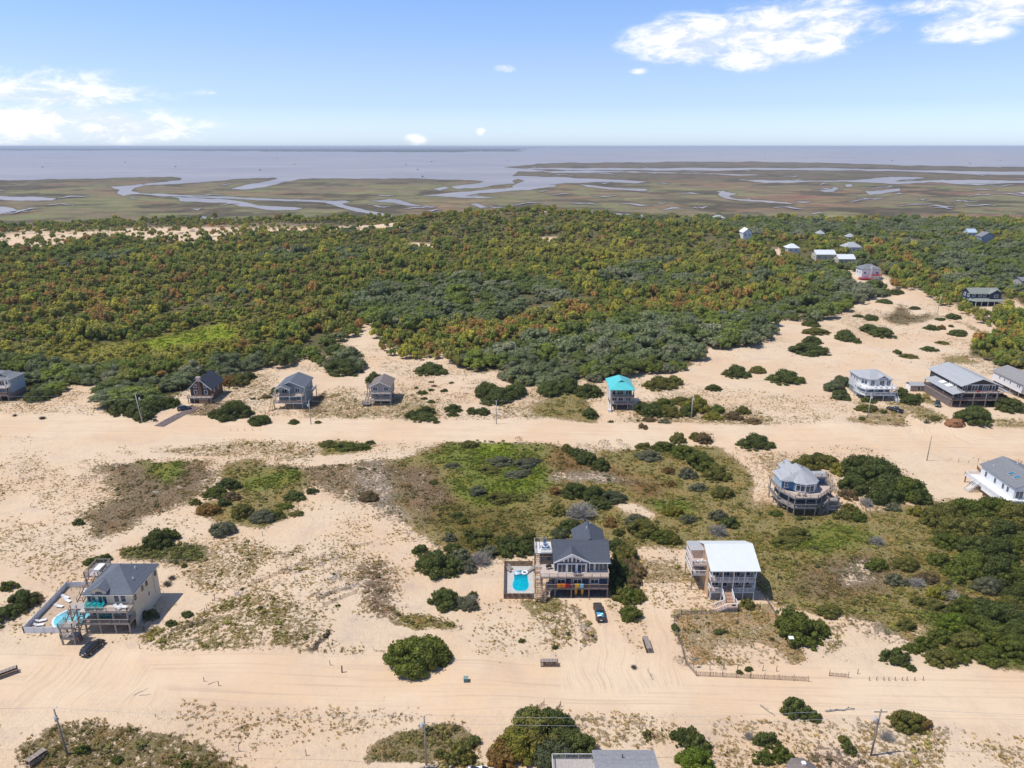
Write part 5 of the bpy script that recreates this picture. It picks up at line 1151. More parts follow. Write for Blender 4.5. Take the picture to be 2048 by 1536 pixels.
# front gable with the window wall
GF = 136.12
h.box('window_bay', WHITE, 10.0, 16.6, GF, 136.74, 5.4, 8.02)
h.wall_tri('f', GF, 9.5, 17.0, 13.25, 8.021, 9.98, WHITE, t=.4)
h.gable_y(9.2, 17.3, 136.03, 141.0, 7.98, 10.15, R_CHAR, 13.25, name='gable_roof', t=.1)
for sg in (-1, 1):
    mb = MB(); mb.bar((13.25 + sg * 4.1, 135.97, 7.86), (13.25, 135.97, 10.06), .09, .26); h.put(mb, 'rake_board', WHITE)
for cx in (11.05, 13.2, 15.35): h.win('f', GF, cx, 5.5, 1.65, 2.0, 2, name='sliding_door')
for i, (a0, a1) in enumerate(((10.6, 11.25), (11.65, 12.25), (12.5, 13.05), (13.45, 14.0), (14.25, 14.85), (15.25, 15.9))):
    top = lambda a: 8.0 + 1.7 * (1 - abs(a - 13.25) / 3.6)
    z0 = 7.82
    mb = MB(); mb.add([(a0, GF - .05, z0), (a1, GF - .05, z0), (a1, GF - .05, max(z0 + .12, top(a1) - .42)), (a0, GF - .05, max(z0 + .12, top(a0) - .3)), (a0, GF + .01, z0), (a1, GF + .01, z0), (a1, GF + .01, max(z0 + .12, top(a1) - .42)), (a0, GF + .01, max(z0 + .12, top(a0) - .42))],
                     [(0, 1, 2, 3), (7, 6, 5, 4), (0, 4, 5, 1), (1, 5, 6, 2), (2, 6, 7, 3), (3, 7, 4, 0)])
    h.put(mb, 'gable_window', GLASS)
h.box('eave_board', WHITE, 16.9, 21.76, 135.96, 136.05, 7.72, 7.98)
for (a, w, k) in ((17.7, .85, 1), (19.3, 1.6, 2), (20.7, .8, 1)): h.win('f', 136.75, a, 5.55, w, 2.0, k, name='sliding_door' if k > 1 else 'window', trim=.16)
for a in (10.9, 14.5, 18.3): h.win('f', 135.6, a, 3.05, 1.6, .95, 2, trim=.2)
for a in (138.5, 141.5): h.win('r', 21.2, a, 6.0, .9, 1.3, 1)
h.deck(6.3, 21.3, 134.2, 136.74, 5.4, edge=BROWNWOOD); h.deck(6.3, 9.49, 136.76, 139.5, 5.4, edge=BROWNWOOD)
h.rail([(21.25, 136.7), (21.25, 134.25), (6.35, 134.25)], 5.4, mat('tan_rail_wood', (.46, .37, .30), .8, .12, 2), h=1.0)
h.deck(7.3, 21.3, 134.2, 136.74, 2.6, DECKGREY, edge=BROWNWOOD); h.rail([(21.25, 136.7), (21.25, 134.25), (7.35, 134.25)], 2.6, BROWNWOOD)
h.piling([(6.6, 134.5), (9.5, 134.5), (13.1, 134.5), (17.0, 134.5), (21.05, 134.5), (6.6, 139.2)], 5.1, BROWNWOOD)
h.piling([(9.9, 138), (13.1, 138), (17.0, 138), (21.0, 138)], 2.3, BROWNWOOD)
h.box('screen_porch', mat('porch_screen', (.07, .06, .055), .8), 6.4, 9.49, 139.55, 144.2, 5.4, 8.0)
for a in (6.9, 8.3): h.win('f', 139.55, a, 5.75, 1.0, 1.6, 1, m=BROWNWOOD, name='screen_panel')
h.deck(5.1, 9.0, 139.5, 144.4, 8.25, mat('white_roof_deck', (.62, .60, .57), .8, .06)); h.rail([(9.0, 139.55), (6.6, 139.55)], 8.25, WHITE); h.rail([(5.15, 139.6), (5.15, 144.35), (9.0, 144.35)], 8.25, mat('tan_rail_wood', (.46, .37, .30)))
h.piling([(5.3, 139.8), (5.3, 144.2)], 8.0, BROWNWOOD)
h.stair((5.75, 139.2, 5.5), (5.75, 142.6, 8.25), 1.05, BROWNWOOD); h.deck(5.1, 6.29, 138.1, 139.2, 5.4, DECKGREY)
h.stair((5.75, 136.7, 4.0), (5.75, 138.1, 5.4), 1.05, BROWNWOOD); h.deck(5.1, 6.29, 135.8, 136.7, 4.0, DECKGREY)
h.stair((5.75, 132.9, 0.1), (5.75, 135.8, 4.0), 1.05, BROWNWOOD)
h.piling([(5.2, 138.2), (5.2, 136.0)], 3.5, BROWNWOOD, .18)
h.stair((6.95, 132.6, 0.1), (6.95, 134.2, 2.6), .95, BROWNWOOD, n=9)
vent(h, 17.3, 146.0, 10.9); vent(h, 18.4, 148.5, 10.6)
PICKET = mat('brown_picket_wood', (.20, .115, .07), .85, .25, 2.0, stripes=(0, .15, .02))
f = House('pool_fence', 1.7, 134.1, 'brown board fence around the keyhole pool beside the navy house', 'fence')
def board_run(f, a, b, hh, m=PICKET, cap=None):
    a, b = Vector(a + (0,)), Vector(b + (0,)); L = (b - a).length; n = int(L / .16); d = (b - a).normalized()
    mb = MB()
    for i in range(n):
        p = a + d * (.16 * i + .02); q = p + d * .14
        mb.bar(p + Vector((0, 0, hh / 2)), q + Vector((0, 0, hh / 2)), .03, hh * (1 + .015 * math.sin(i * 2.3)))
    f.put(mb, 'pickets', m, kind='stuff')
    for i in range(int(L / 2.2) + 1):
        p = a + d * min(L - .1, 2.2 * i); f.put(MB().box(p.x - .06, p.x + .06, p.y + .03, p.y + .15, -.4, hh + .05), 'post', m)
    f.put(MB().bar(a + Vector((0, 0, hh + .03)), b + Vector((0, 0, hh + .03)), .14, .05), 'cap_rail', cap or m)
for (a, b) in (((-1.8, 134.1), (4.9, 134.1)), ((-1.8, 134.1), (-1.8, 147.0)), ((-1.8, 147.0), (5.0, 147.0))): board_run(f, a, b, 1.35)
key = []
for a in np.linspace(0, 2 * math.pi, 49)[:-1]:
    y = 140.9 + 4.05 * math.sin(a); t = (y - 136.85) / 8.1
    wdt = 2.15 * (1 - t) + 1.75 * t - (.42 if math.cos(a) < 0 else .30) * math.exp(-((t - .56) / .2) ** 2)
    key.append((1.95 + .1 * t + wdt * (1 if math.cos(a) > 0 else -1) * min(1, abs(math.cos(a)) ** .62), y))
pool('swimming_pool', key, 0, 'turquoise keyhole shaped pool with floats beside the navy house', (.0, .34, .44), mat('light_blue_coping', (.42, .52, .52)), (-1.7, 5.0, 134.2, 146.9), CONCRETE)

# ---------------------------------------------------------------- tan house with white metal roof
TANW = siding('tan_siding', (.56, .38, .24))
h = House('tan_house', 48.5, 138, 'tan stilt house with wide white metal roof and white porches')
h.box('wall', TANW, 43.4, 53.1, 135.6, 144.0, 2.2, 7.9); h.box('side_wall', TANW, 43.39, 43.65, 134.6, 144.0, -.4, 2.19)
h.box('ground_floor_wall', mat('grey_slat_skirt', (.30, .28, .27), .9, .15, 2, stripes=(0, .18, .06)), 43.66, 53.1, 134.0, 143.8, -.5, 2.0)
h.gable_x(43.0, 53.9, 133.0, 144.7, 7.75, 10.6, R_WHITE, 139.6, zb=8.3)
sm = MB()
for i in range(27):
    x = 43.2 + i * .41
    sm.bar((x, 133.02, 7.775), (x, 139.6, 10.625), .03, .05); sm.bar((x, 139.6, 10.625), (x, 144.68, 8.325), .03, .05)
h.put(sm, 'roof_seams', R_WHITE)
for x in (43.42, 52.95): h.wall_tri('x', x, 135.6, 144.0, 139.6, 7.9, 10.3, TANW)
for z in (2.2, 4.9):
    h.deck(43.5, 53.3, 133.5, 135.59, z, mat('pinkish_deck', (.50, .36, .28), .8, .1), edge=WHITE)
h.rail([(53.25, 135.5), (53.25, 133.55), (43.55, 133.55), (43.55, 135.5)], 4.9, WHITE, bal=.14)
h.rail([(53.25, 135.5), (53.25, 133.55), (48.3, 133.55)], 2.2, WHITE, bal=.14); h.rail([(46.0, 133.55), (43.55, 133.55), (43.55, 135.5)], 2.2, WHITE, bal=.14)
h.piling([(43.65, 133.62), (46.0, 133.62), (48.35, 133.62), (50.75, 133.62), (53.15, 133.62)], 7.6, WHITE, .2, name='porch_column')
for a in (45.0, 47.3, 49.6, 51.8):
    h.win('f', 135.6, a, 5.0, 1.4, 1.9, 2, name='sliding_door')
h.win('f', 135.6, 45.0, 2.4, 1.5, 1.7, 2, name='sliding_door'); h.win('f', 135.6, 47.2, 2.3, 1.0, 2.0, 1, name='door'); h.win('f', 135.6, 49.5, 2.6, 1.5, 1.5, 2); h.win('f', 135.6, 51.8, 2.6, 1.5, 1.5, 2)
h.win('l', 43.39, 138.5, 5.4, .9, 1.3); h.win('l', 43.39, 141.8, 3.0, .9, 1.3)
TREADTAN = mat('peach_treads', (.62, .38, .25), .8, .08)
h.stair((47.15, 131.0, 1.15), (47.15, 133.5, 2.2), 2.1, WHITE, TREADTAN, n=8, rail=WHITE); h.box('stair_landing', TREADTAN, 46.0, 48.5, 129.2, 131.0, 1.0, 1.15)
h.rail([(48.45, 131.0), (48.45, 129.25), (46.2, 129.25)], 1.15, WHITE, bal=.14); h.box('landing_skirt', GREYWOOD, 46.1, 48.4, 129.3, 130.9, -.4, .99)
h.stair((43.6, 130.1, 0.0), (46.0, 130.1, 1.15), 1.7, WHITE, TREADTAN, n=7, side='y', rail=WHITE)
h.box('house_number_board', mat('dark_plaque', (.08, .08, .08)), 47.0, 47.9, 129.16, 129.2, 1.65, 2.1)
for z, k in ((4.2, 0), (6.6, 1)):
    h.deck(40.2, 43.38, 137.2, 143.7, z, mat('pinkish_deck', (.5, .36, .28)), edge=WHITE); h.rail([(43.3, 137.25), (40.25, 137.25), (40.25, 143.65), (43.3, 143.65)], z, WHITE, bal=.14)
h.piling([(40.4, 137.5), (40.4, 143.4)], 6.4, GREYWOOD, .22); h.piling([(40.4, 140.0), (40.4, 143.5), (43.2, 140.0), (43.2, 143.5)], 8.7, WHITE, .14, 6.6, name='pergola_post')
pg = MB()
for i in range(9): pg.box(40.1, 43.35, 139.9 + i * .45, 140.2 + i * .45, 8.72, 8.8)
h.put(pg, 'pergola_slats', mat('grey_pergola', (.52, .52, .52)))

# ---------------------------------------------------------------- blue many-sided house
BLUE = siding('blue_siding', (.10, .20, .34)); PALEB = siding('pale_blue_siding', (.36, .50, .60)); DKB = siding('dark_blue_siding', (.045, .09, .13))
h = House('blue_house', 80, 177, 'blue many-sided house with pale grey roof and two wraparound decks')
OCT = [(77.3, 174.9), (79.6, 173.9), (82.2, 174.4), (83.6, 176.3), (83.6, 183.0), (76.0, 184.5), (73.9, 181.5), (73.9, 176.4), (77.0, 175.9)]
h.put(MB().prism(OCT, 5.5, 8.35), 'wall', BLUE)
h.put(MB().prism([(x * .97 + 80 * .03 + .3, y * .97 + 178 * .03) for x, y in OCT], 2.6, 5.2), 'lower_wall', DKB)
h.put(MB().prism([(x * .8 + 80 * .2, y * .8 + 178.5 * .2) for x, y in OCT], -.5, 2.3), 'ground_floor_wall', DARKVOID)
h.box('side_wall', PALEB, 73.82, 73.89, 176.4, 181.5, 5.5, 8.3); h.box('corner_board', WHITE, 73.8, 74.0, 176.28, 176.42, 5.5, 8.3)
rb = MB(); A, B = (79.4, 177.6, 11.0), (79.4, 181.6, 11.0)
E8 = [(73.5, 176.0, 8.35), (76.8, 175.4, 8.35), (77.1, 174.4, 8.3), (79.6, 173.3, 8.3), (82.5, 173.9, 8.3), (84.0, 176.0, 8.3)]
for i in range(len(E8) - 1): rb.add([E8[i], E8[i + 1], A], [(0, 1, 2)])
rb.add([E8[-1], (84.0, 183.4, 8.35), B, A], [(0, 1, 2, 3)]); rb.add([(84.0, 183.4, 8.35), (79.4, 185.4, 8.5), B], [(0, 1, 2)]); rb.add([(79.4, 185.4, 8.5), (73.4, 182.0, 8.35), B], [(0, 1, 2)]); rb.add([(73.4, 182.0, 8.35), E8[0], A, B], [(0, 1, 2, 3)])
h.put(rb, 'roof', R_LIGHT)
h.put(MB().prism([(p[0], p[1]) for p in E8] + [(84, 183.4), (79.4, 185.4), (73.4, 182)], 8.12, 8.28), 'fascia', WHITE)
h.gable_y(76.3, 80.6, 181.4, 186.2, 8.4, 10.2, R_LIGHT, 78.6, name='rear_wing_roof'); h.box('rear_wing_wall', BLUE, 76.6, 80.3, 183.5, 185.9, 2.6, 8.4)
h.gable_x(83.6, 88.0, 179.6, 184.2, 7.2, 8.3, R_LIGHT, 182, name='side_wing_roof'); h.box('side_wing_wall', BLUE, 83.61, 87.6, 180.0, 183.8, 2.6, 7.2)
h.win('f', 176.15, 75.5, 6.3, 1.4, 1.5, 2, cross=True, trim=.16)
def skew_win(h, p, q, z, hh, n, name='window'):
    p, q = Vector(p + (0,)), Vector(q + (0,)); d = (q - p).normalized(); nrm = Vector((d.y, -d.x, 0)); L = (q - p).length; st = L / n
    f = MB()
    for i in range(n + 1):
        c = p + d * (st * i); f.bar(c + nrm * .06 + Vector((0, 0, z)), c + nrm * .06 + Vector((0, 0, z + hh)), .16, .12)
    for zz in (z, z + hh * .74, z + hh): f.bar(p + nrm * .06 + Vector((0, 0, zz)), q + nrm * .06 + Vector((0, 0, zz)), .12, .15)
    fo = h.put(f, name, WHITE)
    for i in range(n):
        a, b = p + d * (st * i + .08) + nrm * .03, p + d * (st * (i + 1) - .08) + nrm * .03
        h.put(MB().bar(a + Vector((0, 0, z + hh / 2)), b + Vector((0, 0, z + hh / 2)), .03, hh), 'pane', GLASS, fo)
skew_win(h, (77.4, 174.86), (79.5, 173.95), 5.75, 2.45, 2); skew_win(h, (79.7, 173.92), (82.1, 174.38), 5.75, 2.45, 2); skew_win(h, (82.35, 174.65), (83.4, 176.05), 5.75, 2.45, 2)
h.win('r', 83.6, 177.6, 5.7, .9, 2.0, 1, name='door')
DK = [(73.0, 182.8), (73.2, 175.8), (75.9, 170.9), (82.0, 170.9), (85.6, 174.0), (88.3, 176.6), (88.0, 184.0), (83.6, 184.0), (83.5, 176.0), (82.1, 174.2), (79.6, 173.7), (77.2, 174.8), (73.85, 176.2), (73.85, 182.8)]
TANR = mat('rust_tan_rail', (.42, .30, .24), .8, .15, 2)
for z, rm in ((5.5, TANR), (2.6, GREYWOOD)):
    o = h.put(MB().prism(DK, z - .06, z), 'deck', DECKTAN if z > 5 else DECKGREY); h.put(MB().prism([(x * .995 + 80 * .005, y * .995 + 177 * .005) for x, y in DK], z - .34, z - .062), 'deck_joist_frame', GREYWOOD, o)
    h.rail(DK[0:7], z, rm, bal=.25)
h.piling([(73.3, 182.3), (73.35, 179.0), (73.45, 175.9), (75.0, 172.9), (76.1, 171.2), (79.0, 171.2), (81.8, 171.2), (83.9, 172.9), (85.5, 174.3), (88.1, 176.8), (87.8, 183.7)], 5.2)
h.deck(83.8, 87.4, 178.2, 180.0, 8.2, DECKGREY); h.rail([(83.8, 178.25), (87.4, 178.25), (87.4, 180.0)], 8.2, GREYWOOD); h.stair((87.9, 174.6, 5.5), (87.4, 178.0, 8.2), 1.1, GREYWOOD, BROWNWOOD)
h.deck(85.6, 88.6, 172.4, 174.3, 3.9, DECKGREY); h.rail([(85.7, 174.0), (85.7, 172.45), (88.5, 172.45), (88.5, 174.3)], 3.9, GREYWOOD); h.piling([(85.8, 172.6), (88.4, 172.6)], 4.8)
h.stair((84.0, 172.0, 2.6), (86.0, 173.3, 3.9), 1.0, GREYWOOD, side='y'); h.deck(85.6, 88.6, 172.4, 174.3, 1.4, DECKGREY); h.rail([(85.7, 172.45), (88.5, 172.45), (88.5, 174.3)], 1.4, GREYWOOD); h.stair((83.2, 171.9, 0), (85.6, 173.0, 1.4), 1.0, GREYWOOD, side='y')
for (x, y, z) in ((77.2, 184.4, 9.9), (79.6, 184.6, 9.7), (80.6, 180.0, 10.5), (76.6, 177.4, 9.6)): vent(h, x, y, z, mat('dark_vent', (.1, .1, .1)))

# ---------------------------------------------------------------- white house, right edge
WSID = siding('white_siding', (.74, .75, .76))
h = House('white_house', 144, 182, 'white house with grey gable roof, two skylights and white wraparound deck at right edge')
h.box('wall', WSID, 138.5, 150.0, 176.4, 191.0, 1.8, 6.0); h.box('ground_floor_wall', mat('red_brown_lattice', (.22, .14, .12), .9, .2), 138.8, 149.8, 176.8, 190.6, -.5, 1.78)
h.gable_y(138.0, 150.8, 175.6, 191.6, 6.0, 8.6, R_GREY, 144.4); h.wall_tri('f', 176.4, 138.5, 150.0, 144.4, 6.0, 8.3, WSID)
for a in (179.0, 181.0, 184.5, 188.6): h.win('l', 138.5, a, 3.3, .9, 1.6, 1)
h.win('f', 176.4, 140.0, 2.7, 2.0, 2.0, 2, name='sliding_door', trim=.18); h.win('f', 176.4, 143.5, 2.7, 2.0, 2.0, 2, name='sliding_door', trim=.18)
for y in (179.6, 181.9):
    mb = MB(); mb.slab([(140.2, y, 7.0), (141.9, y, 7.69), (141.9, y + 1.1, 7.69), (140.2, y + 1.1, 7.0)], .12); mb.v = [(v[0], v[1], v[2] + .05) for v in mb.v]
    fo = h.put(mb, 'skylight', mat('grey_skylight_frame', (.34, .35, .36)))
    mb = MB(); mb.slab([(140.35, y + .12, 7.09), (141.75, y + .12, 7.66), (141.75, y + .98, 7.66), (140.35, y + .98, 7.09)], .05); mb.v = [(v[0], v[1], v[2] + .04) for v in mb.v]; h.put(mb, 'pane', glass_mat('skylight_glass', (.03, .12, .20)), fo)
WDECK = mat('white_deck_boards', (.72, .72, .70), .8, .04, 1)
h.deck(134.6, 138.49, 173.0, 192.0, 2.5, WDECK, edge=WHITE); h.deck(138.5, 150, 173.0, 176.39, 2.5, WDECK, edge=WHITE)
h.rail([(138.4, 191.95), (134.65, 191.95), (134.65, 173.05), (150, 173.05)], 2.5, WHITE, bal=.16)
sk = MB(); sk.box(134.6, 134.66, 173.0, 184.0, 1.5, 2.2); h.put(sk, 'deck_skirt', WHITE)
h.piling([(134.9, 173.3), (134.9, 178), (134.9, 183), (134.9, 187), (134.9, 191.7), (138.2, 173.3), (142, 173.3), (146, 173.3)], 2.2, mat('brown_piling', (.2, .14, .11)))
h.stair((131.9, 186.2, 0.0), (134.6, 186.2, 2.5), 2.2, WHITE, WDECK, side='y')
for (x, y, z) in ((140.0, 188.4, 7.0), (145.6, 187, 8.3), (146.5, 184, 8.0)): vent(h, x, y, z)

# ---------------------------------------------------------------- pale hip-roofed house, upper right
PGREY = siding('pale_grey_siding', (.62, .62, .62))
h = House('pale_grey_house', 144, 270, 'pale grey house with light hip roof and white decks left of the big gable house')
h.put(MB().prism([(138.3, 277.2), (138.3, 269.5), (140.9, 266.0), (149.6, 266.0), (149.6, 277.2)], 2.6, 8.0), 'wall', PGREY)
h.put(MB().prism([(138.6, 277), (138.6, 269.7), (141.2, 266.4), (149.3, 266.4), (149.3, 277)], -.5, 2.5), 'ground_floor_wall', mat('blue_grey_lower', (.24, .27, .29), .9, .1, 2))
rf = MB(); e8 = [(137.8, 277.7, 8), (137.8, 269.2, 8), (140.6, 265.4, 8), (150.1, 265.4, 8), (150.1, 277.7, 8)]; A, B = (143.6, 272.0, 10.3), (145.6, 272.0, 10.3)
rf.add([e8[0], e8[1], A], [(0, 1, 2)]); rf.add([e8[1], e8[2], A], [(0, 1, 2)]); rf.add([e8[2], e8[3], B, A], [(0, 1, 2, 3)]); rf.add([e8[3], e8[4], B], [(0, 1, 2)]); rf.add([e8[4], e8[0], A, B], [(0, 1, 2, 3)]); rf.prism([p[:2] for p in e8], 7.8, 7.99)
h.put(rf, 'roof', R_LIGHT)
h.box('dormer_wall', PGREY, 144.6, 147.4, 265.6, 267.6, 7.4, 8.7); h.gable_y(144.2, 147.8, 265.3, 269.4, 8.5, 9.5, R_LIGHT, name='dormer_roof', t=.1); h.wall_tri('f', 265.6, 144.6, 147.4, 146, 8.7, 9.3, mat('dark_brown_trim', (.09, .06, .045)))
for a, w, k in ((142.3, 1.4, 2), (145.9, 1.7, 2), (148.4, 1.2, 2)):
    h.win('f', 266.0, a, 5.5, w, 1.9, k, name='sliding_door'); h.win('f', 266.0, a, 2.9, w, 1.8, k, name='sliding_door')
skew_win(h, (139.0, 268.6), (140.5, 266.6), 5.6, 1.8, 2)
for a in (270.8, 273.0, 275.6): h.win('l', 138.3, a, 5.9, .8, 1.3)
DP = [(136.9, 269.6), (136.9, 264.5), (138.2, 262.2), (150.1, 262.2), (150.1, 265.95), (140.9, 265.95), (138.25, 269.5)]
for z in (5.2, 2.7):
    o = h.put(MB().prism(DP, z - .3, z), 'deck', WHITE); h.rail(DP[:5], z, WHITE, bal=.25)
h.piling([(137.1, 269), (138.3, 262.5), (141.5, 262.5), (145.5, 262.5), (149.9, 262.5)], 5.0, mat('pale_post', (.5, .5, .5)))
h.stair((150.7, 261.2, 0), (150.7, 264.0, 2.7), 1.0, WHITE)

# ---------------------------------------------------------------- big grey gable house, upper right
DSH = mat('dark_shingle_wall', (.085, .075, .072), .9, .2, 2, stripes=(2, .2, .02)); LAT = mat('grey_brown_slats', (.27, .22, .20), .9, .2, 2)
h = House('gable_house', 178, 267, 'big dark shingled house with long light grey gable roof and porch roofs')
h.box('wall', DSH, 172.2, 187.0, 258.8, 279, 3.0, 8.0); h.wall_tri('f', 258.8, 172.2, 187.0, 179.6, 8.0, 10.6, DSH)
h.gable_y(171.6, 187.6, 257.4, 280.4, 8.0, 10.9, R_LIGHT, 179.6)
h.box('gable_beam', WHITE, 173.5, 185.8, 258.55, 258.7, 8.0, 8.25)
for sg in (-1, 1): h.put(MB().bar((179.6 + sg * 8, 257.36, 7.86), (179.6, 257.36, 10.8), .08, .24), 'rake_board', WHITE)
mb = MB(); mb.slab([(167.6, 255.0, 5.5), (172.15, 255.0, 6.5), (172.15, 275.2, 6.5), (167.6, 275.2, 5.5)], .18); h.put(mb, 'porch_roof', R_LIGHT)
mb = MB(); mb.slab([(187.05, 255.6, 6.5), (191.0, 255.6, 5.5), (191.0, 275.2, 5.5), (187.05, 275.2, 6.5)], .18); h.put(mb, 'porch_roof', R_LIGHT)
h.box('ground_floor_wall', DARKVOID, 170.5, 186.6, 261.5, 278.6, -.5, 2.7)
h.deck(168.0, 187.3, 255.4, 258.79, 3.0, DECKGREY, edge=mat('rust_brown_beam', (.22, .13, .10))); h.deck(168.0, 172.19, 258.8, 275.2, 3.0, DECKGREY); h.deck(171.2, 187.3, 255.8, 258.79, 5.7, DECKGREY, edge=mat('rust_brown_beam', (.22, .13, .10)))
RB = mat('rust_brown_rail', (.24, .16, .13), .85, .2)
h.rail([(168.05, 275.0), (168.05, 255.45), (187.25, 255.45), (187.25, 258.7)], 3.0, RB, bal=.3); h.rail([(171.3, 258.7), (171.3, 255.85), (187.25, 255.85)], 5.7, RB, bal=.3)
la = MB()
for i in range(88): la.box(167.95, 168.0, 256.0 + i * .215, 256.13 + i * .215, -.4, 2.65)
h.put(la, 'slat_skirt', LAT)
h.piling([(168.3, 255.7), (171.5, 255.7), (176.3, 255.7), (181.0, 255.7), (185.0, 255.7), (187.0, 258.0), (168.3, 275.0), (168.3, 262), (168.3, 268)], 5.4)
for a, w, k in ((174.2, 1.6, 2), (178.0, 2.2, 2), (182.2, 2.2, 3), (185.2, 1.0, 1)): h.win('f', 258.8, a, 5.85, w, 1.9, k, name='sliding_door', trim=.15)
for a, w, k in ((170.5 + 2.6, 1.8, 2), (182.3, 1.8, 2), (184.6, 1.0, 1)): h.win('f', 258.8, a, 3.5, w, 1.5, k, trim=.15)
for a in (261.2, 263.4, 265.0): h.win('l', 172.2, a, 6.75, 1.0, .9, 1)
for y in (262.3, 266.6): h.put(MB().slab([(169.8, y, 6.02), (171.9, y, 6.55), (171.9, y + 2.6, 6.55), (169.8, y + 2.6, 6.02)], .05), 'white_roof_panel', WHITE).location.z = .14
# shed behind it
h = House('storage_shed', 164.5, 276, 'small storage shed with pale roof behind the big gable house', 'shed')
h.box('wall', siding('grey_brown_siding', (.36, .31, .29)), 162.6, 168.4, 274.5, 278, -.3, 2.5); h.box('side_wall', WHITE, 162.5, 162.59, 274.5, 278, -.3, 2.5)
h.gable_x(162.2, 168.8, 274.1, 278.4, 2.5, 3.6, R_LIGHT); h.win('f', 274.5, 166.0, .2, 1.0, 1.9, 1, name='door')
# ---------------------------------------------------------------- long white house at the right edge
h = House('long_white_house', 207, 274, 'long white house with grey roof half out of frame at right edge')
h.box('wall', WSID, 201.3, 212.6, 265.5, 283.5, 2.2, 6.0); h.box('ground_floor_wall', DARKVOID, 201.8, 212, 268.5, 283, -.5, 2.1); h.gable_y(200.8, 213.2, 264.8, 284.2, 6.0, 8.4, mat('warm_grey_shingle', (.26, .25, .245), .9, .16, 2.2), 207); h.wall_tri('f', 265.5, 201.3, 212.6, 207, 6, 8.1, WSID)
for a in (267.0, 268.2, 272.5, 276.0, 279.0): h.win('l', 201.3, a, 4.0, .6, 1.0)
h.win('f', 265.5, 203.0, 3.3, 1.4, 1.5, 2); h.win('f', 265.5, 205.5, 3.3, 1.4, 1.5, 2)
h.deck(201.3, 212, 262.4, 265.49, 2.6); h.rail([(201.35, 265.4), (201.35, 262.45), (212, 262.45)], 2.6, GREYWOOD); h.piling([(201.6, 262.7), (204, 262.7), (207, 262.7), (201.6, 267), (201.6, 272)], 2.3)

# ---------------------------------------------------------------- turquoise roof
LW = siding('off_white_siding', (.60, .61, .62))
h = House('turquoise_roofed_house', 41.6, 258, 'narrow pale house on stilts with bright turquoise metal roof')
h.box('wall', LW, 37.4, 45.6, 254.8, 265, 2.7, 8.5); h.box('ground_floor_wall', DARKVOID, 38, 45.2, 257, 264.6, -.5, 2.5)
h.hip(36.7, 46.2, 251.6, 265.8, 8.4, 11.0, R_TURQ, (41.5, 257.4), (41.5, 262.4))
h.put(MB().add([(40.0, 255.6, 10.25), (43.0, 255.6, 10.25), (41.5, 255.6, 11.05), (41.5, 259.0, 11.05), (40.0, 258.2, 10.25), (43.0, 258.2, 10.25)], [(0, 1, 2), (0, 2, 3, 4), (1, 5, 3, 2)]), 'roof_gablet', R_TURQ)
h.put(MB().add([(40.5, 255.58, 10.32), (42.5, 255.58, 10.32), (41.5, 255.58, 10.85), (40.5, 255.65, 10.32), (42.5, 255.65, 10.32), (41.5, 255.65, 10.85)], [(0, 1, 2), (5, 4, 3), (0, 3, 4, 1), (1, 4, 5, 2), (2, 5, 3, 0)]), 'gable_louvre', mat('dark_teal', (.03, .16, .17)))
for z in (5.4, 2.7): h.deck(37.4, 46.0, 252.2, 254.79, z, DECKGREY, edge=mat('pale_pink_beam', (.42, .34, .32))); h.rail([(37.45, 254.7), (37.45, 252.25), (45.95, 252.25), (45.95, 254.7)], z, GREYWOOD, bal=.25)
h.piling([(37.7, 252.5), (39.5, 252.5), (43.7, 252.5), (45.8, 252.5)], 8.1); h.win('f', 254.8, 41.0, 5.6, 2.2, 1.9, 3, m=WHITE); h.win('f', 254.8, 44.2, 5.6, 1.6, 1.9, 2, m=R_TURQ); h.win('f', 254.8, 38.6, 5.6, 1.2, 1.9, 1, m=R_TURQ)
for a in (39.0, 41.4, 44.2): h.win('f', 254.8, a, 3.0, 1.6, 1.7, 2)
h.stair((36.6, 250.4, 0), (36.9, 252.4, 2.7), 1.0, WHITE); h.box('entry_box', WHITE, 36.2, 37.3, 250.2, 251.2, 0, 1.1)
# ---------------------------------------------------------------- small grey house
SG = siding('warm_grey_siding', (.40, .36, .33))
h = House('small_grey_house', -51, 264, 'small grey stilt house with brown grey gable roof on open sand')
h.box('wall', SG, -54.7, -47.2, 260.6, 270.4, 2.1, 6.8); h.box('ground_floor_wall', DARKVOID, -54, -47.6, 262.5, 270, -.5, 2.0); h.gable_y(-55.2, -46.7, 259.9, 271.0, 6.8, 8.75, R_BROWN, -51); h.wall_tri('f', 260.6, -54.7, -47.2, -51, 6.8, 8.5, SG)
for sg in (-1, 1): h.put(MB().bar((-51 + sg * 4.25, 259.87, 6.7), (-51, 259.87, 8.65), .07, .2), 'rake_board', WHITE)
for a in (-53.0, -48.8): h.win('f', 260.6, a, 5.1, 1.5, 1.4, 2, trim=.15); h.win('f', 260.6, a, 2.7, 1.9, 1.4, 2, trim=.12)
h.deck(-54.6, -46.6, 257.4, 260.59, 2.1, DECKGREY); h.rail([(-54.6, 257.45), (-46.65, 257.45), (-46.65, 260.5)], 2.1, GREYWOOD, bal=.25); h.deck(-54.6, -46.6, 258.4, 260.59, 4.5, DECKGREY); h.rail([(-54.55, 258.45), (-46.65, 258.45), (-46.65, 260.5)], 4.5, GREYWOOD, bal=.25)
